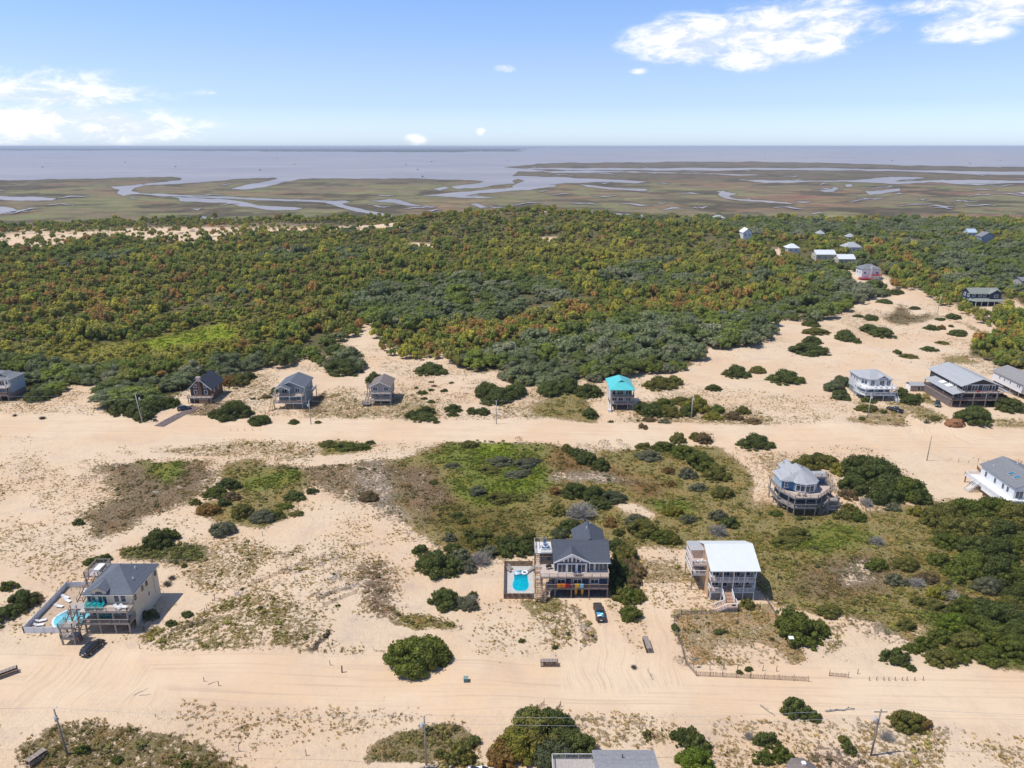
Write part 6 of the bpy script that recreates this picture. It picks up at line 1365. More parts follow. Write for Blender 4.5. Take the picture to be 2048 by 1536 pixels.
h.piling([(-54.3, 257.7), (-50.6, 257.7), (-46.8, 257.7), (-46.8, 260.4)], 1.8); h.piling([(-50.6, 258.6), (-46.8, 258.6)], 4.2); h.stair((-56.6, 256.6, 0), (-55.4, 260.6, 4.4), 1.1, GREYWOOD); h.deck(-57.6, -54.7, 256.4, 258.6, 1.0, DECKGREY); h.rail([(-57.5, 258.5), (-57.5, 256.45), (-55, 256.45)], 1.0, GREYWOOD); h.deck(-57.0, -54.71, 264, 268, 5.0, DECKGREY); h.rail([(-54.8, 264.05), (-56.95, 264.05), (-56.95, 268)], 5.0, GREYWOOD); h.piling([(-56.8, 264.2), (-56.8, 267.8)], 4.8)
# ---------------------------------------------------------------- grey-green house with white porches
GGR = siding('grey_green_siding', (.27, .33, .34))
h = House('grey_green_house', -84, 261, 'grey green house with double white porches and grey gable roof')
h.box('wall', GGR, -89.2, -79.1, 256.4, 267.4, 2.7, 8.0); h.box('ground_floor_wall', mat('grey_green_lower', (.24, .29, .31)), -83.5, -79.2, 256.5, 267, -.5, 2.69)
h.gable_y(-89.7, -78.6, 255.7, 268.2, 8.0, 10.4, R_BLUEGREY, -84.3); h.wall_tri('f', 256.4, -89.2, -79.1, -84.3, 8, 10.1, GGR); h.gable_y(-89.7, -83.6, 252.8, 258.5, 8.0, 9.5, R_BLUEGREY, -86.6, name='porch_roof'); h.wall_tri('f', 253.3, -89.3, -84.0, -86.6, 8.0, 9.3, siding('sage_gable', (.30, .33, .27)))
for (x, hw, y, z0, z1) in ((-86.6, 3.05, 252.76, 7.9, 9.42), (-84.3, 5.5, 255.66, 7.9, 10.3)):
    for sg in (-1, 1): h.put(MB().bar((x + sg * hw, y, z0), (x, y, z1), .07, .2), 'rake_board', WHITE)
for z in (5.4, 2.7): h.deck(-90.4, -79.3, 253.2, 256.39, z, DECKTAN, edge=WHITE); h.rail([(-90.35, 256.3), (-90.35, 253.25), (-79.35, 253.25), (-79.35, 256.3)], z, mat('tan_rail_wood', (.46, .37, .30)), bal=.22)
h.piling([(-89.5, 253.4), (-84.2, 253.4), (-79.6, 253.4)], 5.2, WHITE, .2, 2.7, name='porch_column'); h.piling([(-89.3, 253.5), (-84.1, 253.5)], 7.9, WHITE, .2, 5.4, name='porch_column'); h.piling([(-90.2, 253.5), (-86.0, 253.5), (-83.0, 253.5), (-79.6, 253.5)], 2.4)
h.win('f', 256.4, -81.8, 6.0, 1.6, 1.4, 2, trim=.14); h.win('f', 256.4, -86.8, 5.6, 1.8, 1.7, 2, trim=.14); h.win('f', 256.4, -86.4, 3.2, 1.6, 1.4, 2); h.win('f', 256.4, -81.8, 3.2, 1.2, 1.4, 1); h.box('corner_board', WHITE, -79.14, -79.0, 256.3, 256.42, 0, 8); h.stair((-91.2, 251.6, 0), (-91.2, 254.6, 2.7), 1.1, mat('yellow_new_wood', (.55, .38, .16)))
for a in (259, 263): h.win('r', -79.1, a, 5.9, .8, 1.2)
h.deck(-79.08, -77.2, 260, 266, 5.0, DECKTAN); h.rail([(-79, 260.05), (-77.25, 260.05), (-77.25, 266)], 5.0, WHITE); h.piling([(-77.4, 260.2), (-77.4, 265.8)], 4.7)
# ---------------------------------------------------------------- brown shingled house with chimney
BSH = mat('brown_shingle_wall', (.14, .085, .06), .9, .25, 2.5, stripes=(2, .2, .02))
h = House('brown_house', -121.8, 266, 'brown shingled house with steep dark roof and stone chimney')
h.box('wall', BSH, -125.6, -117.6, 262.4, 273.6, -.3, 5.2); h.wall_tri('f', 262.4, -125.6, -117.6, -121.6, 5.2, 9.2, BSH); h.gable_y(-126.4, -116.8, 261.6, 274.4, 5.0, 9.6, shingle('navy_black_shingle', (.05, .057, .075)), -121.6)
for sg in (-1, 1): h.put(MB().bar((-121.6 + sg * 4.8, 261.56, 4.9), (-121.6, 261.56, 9.5), .08, .24), 'rake_board', WHITE)
STN = mat('grey_brown_chimney_stone', (.30, .25, .22), .9, .3, 4, bump=.03)
h.put(MB().box(-122.5, -120.9, 261.6, 262.38, 0, 6.4).box(-122.3, -121.1, 261.62, 262.38, 6.38, 8.5), 'chimney', mat('brown_chimney_shingle', (.19, .12, .085), .9, .25, 3)); h.box('chimney_cap', mat('pale_brick_cap', (.52, .44, .40), .9, .2, 4), -122.5, -120.9, 261.5, 262.6, 8.5, 10.2)
for a in (-123.6, -119.6):
    h.win('f', 262.4, a, 3.1, .9, 1.5, 1, trim=.2); sg = 1 if a < -121.6 else -1
    h.put(MB().add([(a - .7, 262.33, 5.6), (a + .7, 262.33, 5.6), (a + .7 * sg, 262.33, 7.4), (a - .7 * sg, 262.33, 6.3)] + [(a - .7, 262.39, 5.6), (a + .7, 262.39, 5.6), (a + .7 * sg, 262.39, 7.4), (a - .7 * sg, 262.39, 6.3)], [(0, 1, 2, 3) if sg > 0 else (0, 1, 3, 2), (4, 5, 6, 7) if sg > 0 else (4, 5, 7, 6), (0, 4, 5, 1)]), 'slanted_window_frame', WHITE)
    mb = MB(); mb.add([(a - .5, 262.3, 5.8), (a + .5, 262.3, 5.8), (a + .5 * sg, 262.3, 6.95), (a - .5 * sg, 262.3, 6.15)], [(0, 1, 2, 3) if sg > 0 else (0, 1, 3, 2)]); h.put(mb, 'slanted_window', GLASS)
h.deck(-126.0, -116.6, 259.6, 261.55, 2.4, DECKTAN); h.rail([(-125.9, 261.5), (-125.9, 259.65), (-116.65, 259.65), (-116.65, 262.3)], 2.4, TANR); h.piling([(-125.7, 259.9), (-123.4, 259.9), (-118.6, 259.9), (-116.9, 259.9)], 2.1); h.box('brown_panel', mat('orange_brown_panel', (.32, .20, .13)), -121.5, -118.0, 259.7, 259.85, -.3, 2.0); h.box('ground_floor_wall', DARKVOID, -125.4, -121.5, 260.6, 262.3, -.3, 2.05)
for a in (265.5, 269.5): h.win('r', -117.6, a, 3.0, .8, 1.2)
# ---------------------------------------------------------------- blue-grey house, left edge
BG = siding('blue_grey_siding', (.34, .39, .45))
h = House('edge_house', -206, 268, 'pale house with grey hip roof half out of frame at the left edge')
h.box('wall', BG, -214, -197.5, 265.6, 273.8, 2.6, 8.0); h.box('front_wall', WHITE, -214, -198.2, 265.5, 265.59, 5.3, 8); h.box('ground_floor_wall', mat('brown_slat_wall', (.25, .18, .16)), -197.75, -197.52, 263, 273.6, -.5, 2.59); h.hip(-215, -196.9, 265.0, 274.4, 8.0, 10.4, R_GREY, (-210, 270.4), (-203, 270.4))
h.gable_y(-203.2, -199.6, 266.4, 272, 9.0, 10.1, R_GREY, name='dormer_roof'); h.box('dormer_wall', WHITE, -202.8, -200, 266.8, 269, 8.2, 9)
for z in (5.4, 2.6): h.deck(-214, -197.5, 262.6, 265.49, z, DECKTAN, edge=mat('pinkish_beam', (.46, .35, .30))); h.rail([(-214, 262.65), (-197.55, 262.65), (-197.55, 265.4)], z, TANR if z < 4 else WHITE)
h.piling([(-212, 262.9), (-208, 262.9), (-204, 262.9), (-200.6, 262.9), (-197.7, 262.9)], 5.1)
for a in (-202.6, -198.9): h.win('f', 265.5, a, 5.9, .7, 1.5, 1)
h.win('f', 265.5, -200.8, 5.5, 1.7, 1.9, 2, name='sliding_door'); h.win('f', 265.6, -199.5, 2.8, 1.2, 1.6); 
for a in (266.6, 270.4): h.win('r', -197.5, a, 6.1, .6, 1.2)
# ---------------------------------------------------------------- dark blue house at the wood's edge
DN = siding('dark_navy_siding', (.045, .06, .10))
h = House('dark_blue_house', 298, 444, 'dark blue house with sage roof and wide porch at the edge of the wood')
h.box('wall', DN, 288, 306, 441, 450, -.5, 7.4); h.gable_x(287, 306.8, 440, 451, 7.3, 10.2, R_SAGE); h.wall_tri('x', 288.01, 441, 450, 445.5, 7.4, 10.0, DN); h.gable_y(298, 307, 438.6, 446, 7.3, 10.0, R_SAGE, name='cross_gable_roof'); h.wall_tri('f', 439.4, 298.8, 306.2, 302.5, 7.2, 9.7, DN); h.box('cross_gable_wall', DN, 298.8, 306.2, 439.4, 441, 3, 7.2)
h.put(MB().slab([(289, 436.2, 3.2), (309.5, 436.2, 3.2), (306.8, 440.9, 4.7), (291, 440.9, 4.7)], .2).slab([(286.4, 441.0, 3.2), (289, 436.2, 3.2), (291, 440.9, 4.7), (287.9, 441, 4.7)], .2), 'porch_roof', R_SAGE)
for a in (290, 294, 297, 303): h.win('f', 441 if a < 298 else 439.4, a, 5.3, 1.3 if a < 300 else 2.0, 1.3, 2, trim=.25)
for a in (443, 447): h.win('l', 288, a, 5.3, 1.2, 1.5, trim=.3); h.win('l', 288, a, 1.6, 1.2, 1.6, trim=.3)
h.piling([(289.4, 436.6), (293, 436.6), (297, 436.6), (301, 436.6), (305, 436.6), (308.6, 436.6)], 3.1, WHITE, .3, name='porch_column')

# ---------------------------------------------------------------- the small houses in the wood (px centre, px base y, width px, wall, roof, kind, label)
def wood_house(name, cx, by, wpx, dep, hw, wallc, roofm, kind, label, rise=2.2, zb=0.0):
    p = at(cx, by); s = FPX / (p.y * math.cos(PITCH) + CAM_H * math.sin(PITCH)); w = wpx / s
    h = House(name, p.x, p.y, label, oz=p.z - .2); x0, x1, y0, y1 = p.x - w / 2, p.x + w / 2, p.y, p.y + dep
    h.box('wall', wallc, x0, x1, y0, y1, -1.5, hw)
    if kind == 'x':
        h.gable_x(x0 - .6, x1 + .6, y0 - .7, y1 + .7, hw, hw + rise, roofm); h.wall_tri('x', x0 + .01, y0, y1, (y0 + y1) / 2, hw, hw + rise * .9, wallc); h.wall_tri('x', x1 - .16, y0, y1, (y0 + y1) / 2, hw, hw + rise * .9, wallc)
    elif kind == 'y': h.gable_y(x0 - .6, x1 + .6, y0 - .7, y1 + .7, hw, hw + rise, roofm); h.wall_tri('f', y0, x0, x1, p.x, hw, hw + rise * .9, wallc)
    else: h.hip(x0 - .7, x1 + .7, y0 - .7, y1 + .7, hw, hw + rise, roofm, (p.x - w * .12, y0 + dep / 2), (p.x + w * .12, y0 + dep / 2))
    n = max(2, int(w / 4))
    for i in range(n): h.win('f', y0, x0 + w * (i + .5) / n, hw * .55, 1.3, 1.3, 1, trim=.15)
    for a in (.3, .7): h.win('l', x0, y0 + dep * a, hw * .55, 1.2, 1.3, 1, trim=.15)
    return h, x0, x1, y0, y1
YEL = siding('pale_yellow_siding', (.55, .50, .36))
wood_house('white_roofed_house', 1650, 524, 38, 10, 6.5, YEL, R_WHITE, 'x', 'cream house with white metal roof left of the twin white roof in the wood', 3.2)
wood_house('white_roofed_house', 1692, 531, 32, 10, 5.5, YEL, R_WHITE, 'x', 'low white roofed house just left of the red decked house', 3.2)
wood_house('white_roofed_cottage', 1586, 508, 22, 10, 5.5, LW, R_WHITE, 'hip', 'small cottage with blue white hip roof alone in the wood', 3.4)
wood_house('hip_roofed_house', 1706, 509, 30, 12, 6.5, WSID, R_LIGHT, 'hip', 'white house with grey hip roof behind the row of white roofs', 4.0)
hh, x0, x1, y0, y1 = wood_house('red_decked_house', 1740, 558, 36, 10, 8.0, WSID, R_GREY, 'hip', 'white house with red deck and red stairs at the end of the sand road', 3.0)
RED = mat('red_deck_paint', (.45, .035, .05), .6, .1)
hh.deck((x0 + x1) / 2, x1 + .5, y0 - 2.6, y0 - .01, 3.6, RED, edge=RED); hh.rail([((x0 + x1) / 2, y0 - 2.5), (x1 + .4, y0 - 2.5), (x1 + .4, y0)], 3.6, RED, bal=.25); hh.deck(x0 - 2, (x0 + x1) / 2, y0 - 3.5, y0 - .01, 1.2, RED, edge=RED); hh.rail([(x0 - 1.9, y0), (x0 - 1.9, y0 - 3.4), ((x0 + x1) / 2, y0 - 3.4)], 1.2, RED, bal=.25); hh.stair((x0 - 4.6, y0 - 3, -.4), (x0 - 2, y0 - 2.4, 1.2), 1.6, RED, side='y'); hh.box('chimney', WSID, (x0 + x1) / 2 - .8, (x0 + x1) / 2 + .6, y0 - .7, y0 - .01, 0, 10.2); hh.piling([((x0 + x1) / 2 + .3, y0 - 2.3), (x1 + .3, y0 - 2.3)], 3.3)
wood_house('white_cottage', 1494, 478, 17, 12, 6.5, WSID, WHITE, 'y', 'small white gabled cottage farthest left in the far wood', 4.0)
wood_house('far_cottage', 1642, 479, 11, 9, 5.5, WSID, R_LIGHT, 'hip', 'tiny cottage with pale roof peeking between trees', 3.0)
wood_house('grey_roofed_house', 1974, 486, 26, 10, 6.5, siding('slate_blue_siding', (.30, .35, .42)), R_GREY, 'y', 'slate blue house with grey gable in the far wood at right', 4.5)
wood_house('blue_roofed_house', 1943, 476, 17, 10, 6.0, LW, mat('pale_blue_roof', (.42, .52, .60)), 'x', 'house with pale blue roof beside the slate blue house far right', 3.5)
wood_house('low_roofed_house', 1818, 490, 30, 10, 3.5, YEL, R_BROWN, 'hip', 'low house with brown grey roof sunk among the far trees', 3.5)
wood_house('low_pale_cottage', 1438, 443, 24, 12, 4.5, WSID, R_LIGHT, 'hip', 'pale cottage roof at the marsh edge of the wood', 4)
wood_house('edge_cottage', 2048, 580, 16, 9, 6.5, siding('warm_grey_siding', (.4, .36, .33)), R_GREY, 'x', 'grey stilt cottage cut by the right edge among the trees', 2)
wood_house('far_roof_cottage', 1702, 484, 12, 9, 5, LW, R_LIGHT, 'hip', 'grey roofed cottage half hidden behind the hip roofed house', 3)
# ---------------------------------------------------------------- roof, deck and gazebo at the bottom edge
h = House('near_house', 17, 82, 'grey shingled roof of the nearest house cut by the bottom edge')
h.box('wall', WSID, 12.6, 21.3, 76.5, 85.0, -.5, 7.3); h.gable_x(12.2, 21.7, 75.2, 85.4, 7.4, 8.2, shingle('mottled_grey_shingle', (.25, .25, .26)), 81.5); h.deck(6.2, 12.55, 82.5, 87.0, 4.0, DECKGREY); h.rail([(12.5, 86.95), (6.25, 86.95), (6.25, 82.5)], 4.0, mat('pale_grey_rail', (.48, .47, .45)), bal=.16); h.piling([(6.5, 86.7), (9.5, 86.7), (12.3, 86.7)], 3.7); vent(h, 16.6, 83.6, 8.1, mat('dark_vent', (.1, .1, .1)))
h = House('gazebo', 45.4, 86.2, 'brown gazebo roof with pale cap at the bottom right', 'gazebo')
oc = [(45.4 + 2.5 * math.cos(a), 86.2 + 2.5 * math.sin(a)) for a in np.linspace(.39, .39 + 2 * math.pi, 9)[:-1]]
mb = MB()
for i in range(8): mb.add([oc[i] + (2.6,), oc[(i + 1) % 8] + (2.6,), (45.4, 86.2, 4.0)], [(0, 1, 2)])
mb.prism(oc, 2.45, 2.59); h.put(mb, 'roof', R_BROWN); h.box('roof_cap', WHITE, 45.1, 45.7, 85.9, 86.5, 3.75, 4.1)
h.piling([(45.4 + (x - 45.4) * .9, 86.2 + (y - 86.2) * .9) for x, y in oc], 2.45, WHITE, .15, name='post'); h.put(MB().prism(oc, -.3, .25), 'floor', GREYWOOD)
# ================================================================== things on decks, drives and sand
def kids(o): return list(o.children)
def copy_tree(o, parent=None, label=None, group=None):
    c = o.copy(); COL.objects.link(c)
    if parent is not None: c.parent = parent
    if label: c['label'] = label
    if group: c['group'] = group
    for ch in kids(o): copy_tree(ch, c)
    return c
def place(o, x, y, z, rz=0): o.location = (x, y, z); o.rotation_euler = (0, 0, R(rz)); return o
def paint(name, c, rough=.25):
    if name in MATS: return MATS[name]
    m = bpy.data.materials.new(name); m.use_nodes = True; t = NT(m.node_tree); t.n.clear()
    co = t('ShaderNodeTexCoord').outputs['Object']
    dust = t.mix(t.math('MULTIPLY', t.map(t.noise(co, 2.2, 4), .45, .75), .3), c, (.35, .28, .21))
    p = t('ShaderNodeBsdfPrincipled', {'Base Color': dust, 'Roughness': rough, 'Coat Weight': .4, 'Coat Roughness': .08})
    t('ShaderNodeOutputMaterial', {0: p.outputs[0]}); MATS[name] = m; return m
TYRE = mat('tyre_rubber', (.025, .024, .023), .9, .15, 5); RIM = mat('alloy_rim', (.42, .42, .42), .35, .05, 3, metal=.7)
CARGLASS = glass_mat('car_glass', (.02, .025, .03)); REDL = mat('red_lamp', (.35, .01, .01), .3); CLEARL = mat('clear_lamp', (.75, .75, .72), .2); BLACKP = mat('black_plastic', (.03, .03, .03), .6)
def loft(st):
    """st: list of (y, half width, z low, z shoulder, z top, top half width)"""
    mb = MB(); n = 10; V = []
    for (y, w, zl, zs, zt, tw) in st:
        V += [(-w * .92, y, zl), (-w, y, zl + .12), (-w, y, zs), (-tw, y, zt), (-tw * .5, y, zt + .02), (tw * .5, y, zt + .02), (tw, y, zt), (w, y, zs), (w, y, zl + .12), (w * .92, y, zl)]
    F = []
    for k in range(len(st) - 1):
        for i in range(n): F.append((k * n + i, k * n + (i + 1) % n, (k + 1) * n + (i + 1) % n, (k + 1) * n + i))
    F += [tuple(range(n)), tuple(range(len(V) - 1, len(V) - n - 1, -1))]
    return mb.add(V, F)
def car(name, x, y, rz, pm, label, kind='suv', z=None):
    c = empty(name, (x, y, gz(x, y) if z is None else z), R(rz), label, 'pickup' if kind == 'pickup' else 'car')
    W = .97
    if kind == 'suv':
        loft([(-2.42, .80, .45, .80, .92, .74), (-2.30, .93, .34, .92, 1.06, .82), (-1.2, W, .32, .96, 1.08, .86), (.9, W, .32, .96, 1.06, .86), (1.2, W, .32, .94, 1.04, .84), (2.1, .92, .34, .84, .95, .78), (2.40, .80, .42, .72, .80, .66)]).build('body', pm, c, True)
        loft([(-2.28, .78, 1.02, 1.04, 1.08, .72), (-1.95, .80, 1.02, 1.30, 1.66, .66), (-1.2, .84, 1.03, 1.32, 1.72, .68), (.2, .84, 1.03, 1.32, 1.70, .68), (.62, .82, 1.02, 1.28, 1.58, .66), (1.28, .76, 1.0, 1.03, 1.06, .70)]).build('window', CARGLASS, c, True)
        mb = MB(); mb.add([(-.68, -1.95, 1.70), (.68, -1.95, 1.70), (.70, .3, 1.735), (-.70, .3, 1.735), (-.68, -1.95, 1.63), (.68, -1.95, 1.63), (.70, .3, 1.66), (-.70, .3, 1.66)], [(0, 1, 2, 3), (7, 6, 5, 4), (0, 4, 5, 1), (1, 5, 6, 2), (2, 6, 7, 3), (3, 7, 4, 0)]); mb.build('car_roof', pm, c)
        for sx in (-1, 1):
            for (a, b) in (((sx * .70, .3, 1.70), (sx * .80, 1.25, 1.05)), ((sx * .70, -1.9, 1.66), (sx * .80, -2.27, 1.06)), ((sx * .71, -.7, 1.70), (sx * .87, -.7, 1.04))): MB().bar(a, b, .08, .05).build('pillar', pm, c)
            MB().bar((sx * .62, -1.7, 1.77), (sx * .62, .1, 1.77), .05, .04).build('roof_rail', BLACKP, c)
        ends = (-2.43, 2.41)
    else:
        loft([(-2.95, .88, .50, .86, 1.0, .84), (-2.85, .96, .42, .98, 1.08, .90), (-1.1, .98, .42, 1.0, 1.08, .90), (-.9, .98, .40, 1.0, 1.10, .88), (.9, .98, .40, 1.0, 1.10, .88), (1.2, .98, .40, 1.0, 1.12, .88), (2.6, .95, .42, .96, 1.08, .82), (2.92, .84, .5, .82, .92, .70)]).build('body', pm, c, True)
        loft([(-1.05, .82, 1.05, 1.10, 1.14, .76), (-.9, .83, 1.05, 1.36, 1.76, .66), (.1, .84, 1.05, 1.36, 1.80, .68), (.55, .82, 1.05, 1.30, 1.66, .66), (1.25, .76, 1.05, 1.10, 1.14, .70)]).build('window', CARGLASS, c, True)
        MB().box(-.67, .67, -.92, .35, 1.76, 1.83).build('car_roof', pm, c)
        MB().box(-.74, .74, -2.72, -1.2, 1.085, 1.10).build('truck_bed', BLACKP, c)
        for sx in (-1, 1): MB().box(sx * .82 - .08, sx * .82 + .08, -2.8, -1.12, 1.08, 1.28).build('bed_side', pm, c)
        MB().box(-.86, .86, -2.93, -2.8, .7, 1.26).build('tailgate', pm, c)
        ends = (-2.96, 2.93)
    ws = (-1.45, 1.45) if kind == 'suv' else (-1.85, 1.85)
    for wy in ws:
        for sx in (-1, 1):
            wv = MB().tube((sx * .74, wy, .37), (sx * .99, wy, .37), .37, .37, 14).build('wheel', TYRE, c)
            MB().tube((sx * .985, wy, .37), (sx * 1.005, wy, .37), .23, .21, 10).build('rim', RIM, wv)
    for sx in (-1, 1):
        MB().box(sx * .62 - .16, sx * .62 + .16, ends[1] - .14, ends[1] + .01, .66, .80).build('headlight', CLEARL, c)
        MB().box(sx * .72 - .1, sx * .72 + .1, ends[0] - .01, ends[0] + .14, .80, 1.02).build('tail_light', REDL, c)
        MB().box(sx * 1.05 - .1, sx * 1.05 + .1, .75, .95, 1.05, 1.2).build('wing_mirror', pm, c)
    MB().box(-.85, .85, ends[0] - .07, ends[0] + .05, .42, .62).build('rear_bumper', BLACKP, c); MB().box(-.85, .85, ends[1] - .05, ends[1] + .06, .40, .58).build('front_bumper', BLACKP, c)
    MB().box(-.26, .26, ends[0] - .09, ends[0] - .03, .64, .78).build('number_plate', WHITE, c)
    return c
BLK, NVY, GRNP, DGR, WHT = paint('black_car_paint', (.018, .017, .018)), paint('navy_car_paint', (.02, .035, .06)), paint('dark_green_car_paint', (.06, .09, .075)), paint('brown_grey_car_paint', (.055, .045, .042)), paint('white_car_paint', (.75, .75, .74))
car('parked_suv', -83.3, 117.3, -14, BLK, 'glossy black SUV parked in front of the cream house')
tr = car('pickup_truck', 18.6, 128.6, 2, DGR, 'dark brown pickup with blue gear in its bed below the navy house', 'pickup')
car('parked_suv', -124.4, 252.9, -62, NVY, 'dark blue SUV on the board driveway of the brown house')
car('pickup_truck', 144.6, 251.6, 35, BLK, 'black pickup on the sand drive before the pale grey house', 'pickup')
car('parked_suv', 164.2, 257.6, 152, GRNP, 'grey green SUV beside the slatted side of the big gable house')
car('parked_car', 41.4, 255.0, 90, BLK, 'dark car in the shade under the turquoise roofed house', z=0)
car('parked_car', 178.0, 259.4, 80, GRNP, 'dark green car under the front deck of the big gable house', z=0)
car('parked_car', 182.8, 260.2, 80, BLK, 'black car under the deck right of the dark green one', z=0)
car('white_suv', -5.0, 87.2, -84, WHT, 'white vehicle roof at the bottom edge below the grey pole')
# load in the pickup bed: blue and white coolers and bags
for i, (dx, dy, c_, lab, sz) in enumerate(((-.35, -1.6, (.05, .35, .55), 'sky blue beach bag at the front left of the pickup bed', (.35, .3, .3)), (.3, -1.75, (.25, .6, .72), 'pale blue cooler at the front right of the pickup bed', (.32, .25, .3)), (-.2, -2.25, (.65, .70, .72), 'white cooler box in the back of the pickup bed', (.4, .22, .28)), (.45, -2.35, (.03, .22, .35), 'deep blue folded chair bag at the right rear of the bed', (.22, .3, .22)), (-.55, -2.55, (.4, .2, .12), 'brown bundle in the left rear corner of the pickup bed', (.15, .15, .2)))):
    x, y = 18.6 + dx, 128.6 + dy + .04
    o = empty('cooler' if 'cooler' in lab else 'beach_bag', (x, y, gz(18.6, 128.6) + 1.1), .1 * i, lab, 'cooler' if 'cooler' in lab else 'bag')
    MB().box(-sz[0], sz[0], -sz[1], sz[1], 0, sz[2]).build('body', mat('gear_%d' % i, c_, .7), o); MB().box(-sz[0] - .02, sz[0] + .02, -sz[1] - .02, sz[1] + .02, sz[2], sz[2] + .06).build('lid' if 'cooler' in lab else 'flap', mat('gear_lid_%d' % i, tuple(min(1, v * 1.2) for v in c_), .6), o)

# ---- chairs and loungers
def adirondack(m, label, group=None, cat='chair'):
    c = empty('deck_chair', (0, 0, 0), 0, label, cat, group)
    mb = MB()
    for i in range(5): mb.bar((-.24 + .12 * i, -.28, .40), (-.24 + .12 * i, .28, .28), .10, .03)
    mb.build('seat', m, c)
    mb = MB()
    for i in range(5): mb.bar((-.24 + .12 * i, .25, .27), (-.28 + .14 * i, .62, 1.02 - .03 * abs(i - 2) ** 2), .10, .03)
    mb.build('backrest', m, c)
    for sx in (-1, 1):
        MB().box(sx * .36 - .07, sx * .36 + .07, -.32, .42, .56, .60).build('armrest', m, c)
        MB().box(sx * .32 - .03, sx * .32 + .03, -.30, -.22, 0, .56).build('leg', m, c); MB().bar((sx * .32, .5, 0), (sx * .32, -.1, .36), .05, .09).build('leg', m, c)
    return c
def lounger(m, label, group=None, name='sun_lounger'):
    c = empty(name, (0, 0, 0), 0, label, 'lounger', group)
    MB().box(-.34, .34, -1.0, .35, .26, .34).build('bed', m, c); MB().bar((0, .33, .32), (0, .98, .70), .66, .06).build('backrest', m, c)
    for (sx, y) in ((-1, -.85), (1, -.85), (-1, .3), (1, .3)): MB().box(sx * .3 - .04, sx * .3 + .04, y - .04, y + .04, 0, .26).build('leg', m, c)
    return c
TEAL = mat('teal_plastic', (.01, .42, .42), .45, .1, 3); WPL = mat('white_plastic', (.76, .76, .75), .4, .04, 3); BLUEC = mat('blue_chair_paint', (.02, .06, .20), .5); GREYC = mat('grey_poly_chair', (.20, .19, .19), .6, .1)
spots = [(-87.2, 123.9, 20, 'left end'), (-86.7, 122.9, 200, 'front left corner'), (-86.1, 124.0, -10, 'second by the wall'), (-85.7, 123.0, 170, 'second at the front'), (-85.1, 124.0, 15, 'in front of the small windows'), (-84.8, 123.1, 190, 'front centre of the row'), (-84.2, 123.9, -25, 'left of the deck door'), (-83.9, 123.0, 160, 'front right of the row')]
src = adirondack(TEAL, '')
for i, (x, y, a, wd) in enumerate(spots):
    o = src if i == 0 else copy_tree(src)
    place(o, x, y, 5.4, a); tag(o, 'teal chair on the cream house upper deck, %s' % wd, 'chair', 'teal chairs on the upper deck')
for x, y, wd in ((-84.9, 123.6, 'left'), (-83.5, 123.5, 'middle'), (-82.3, 123.6, 'right')):
    o = copy_tree(src); place(o, x, y, 2.6, 10); tag(o, 'teal deck chair in the shade on the cream house lower deck, %s of three' % wd, 'chair', 'teal chairs on the lower deck')
src = lounger(WPL, '')
lst = [(-99.0, 126.0, .12, 115, 'white sun lounger at the front left corner of the oval pool fence, rear one'), (-98.6, 124.6, .12, 100, 'white sun lounger closest to the front pool fence panel'), (-97.6, 133.0, .12, 60, 'white sun lounger by the left fence, middle of the upper trio'), (-98.3, 131.0, .12, 80, 'white sun lounger by the left fence, nearest of the upper trio'), (-98.8, 134.2, .12, 70, 'white sun lounger by the left fence, farthest of the upper trio'), (-95.4, 135.8, .12, 20, 'white sun lounger alone in the back corner of the oval pool fence'),
       (-80.6, 123.2, 5.4, 60, 'white sun lounger on the cream house upper deck, left of two'), (-79.4, 123.4, 5.4, 70, 'white sun lounger with dark towel on the upper deck, right of two')]
for i, (x, y, z, a, lab) in enumerate(lst):
    o = src if i == 0 else copy_tree(src)
    place(o, x, y, z, a); tag(o, lab, 'lounger', 'white loungers of the cream house')
# navy house furniture
src = adirondack(BLUEC, 'dark blue chair on the navy house deck, left of the pair'); place(src, 13.9, 135.4, 5.4, 180)
o = copy_tree(src, label='dark blue chair on the navy house deck, right of the pair'); place(o, 14.9, 135.4, 5.4, 180)
t = empty('low_table', (14.4, 134.75, 5.4), 0, 'low dark table before the two blue deck chairs', 'table'); MB().box(-.8, .8, -.15, .15, .38, .43).build('table_top', BROWNWOOD, t)
for a, b in ((-.7, -.1), (.7, -.1), (-.7, .1), (.7, .1)): MB().box(a - .03, a + .03, b - .03, b + .03, 0, .38).build('leg', BROWNWOOD, t)
g = empty('barbecue_grill', (8.2, 137.6, 5.4), .3, 'dark barbecue grill on the deck left of the gable windows', 'grill'); MB().box(-.6, .6, -.3, .3, .55, .9).build('fire_box', BLACKP, g); MB().tube((-.5, 0, .92), (.5, 0, .92), .28, .28, 10).build('hood', mat('dark_steel', (.09, .09, .1), .35, metal=.6), g)
for a, b in ((-.5, -.2), (.5, -.2), (-.5, .2), (.5, .2)): MB().box(a - .03, a + .03, b - .03, b + .03, 0, .55).build('leg', BLACKP, g)
src = adirondack(mat('steel_blue_chair', (.12, .25, .42), .5), 'blue chair on the white roof deck, nearest the stairs'); place(src, 7.2, 141.2, 8.25, 160)
o = copy_tree(src, label='blue chair on the white roof deck, close to the roof'); place(o, 8.1, 141.4, 8.25, 200); o = copy_tree(src, label='blue chair on the white roof deck, farthest back'); place(o, 7.6, 142.8, 8.25, 20)
um = empty('folded_parasol', (7.3, 143.3, 8.25), 0, 'furled blue and white parasol on the roof deck', 'parasol'); MB().tube((0, 0, 0), (0, 0, 2.3), .03, .03, 6).build('pole', WHITE, um); MB().tube((0, 0, 1.0), (0, 0, 2.2), .2, .05, 8).build('canopy', mat('blue_canvas', (.10, .22, .45), .8), um)
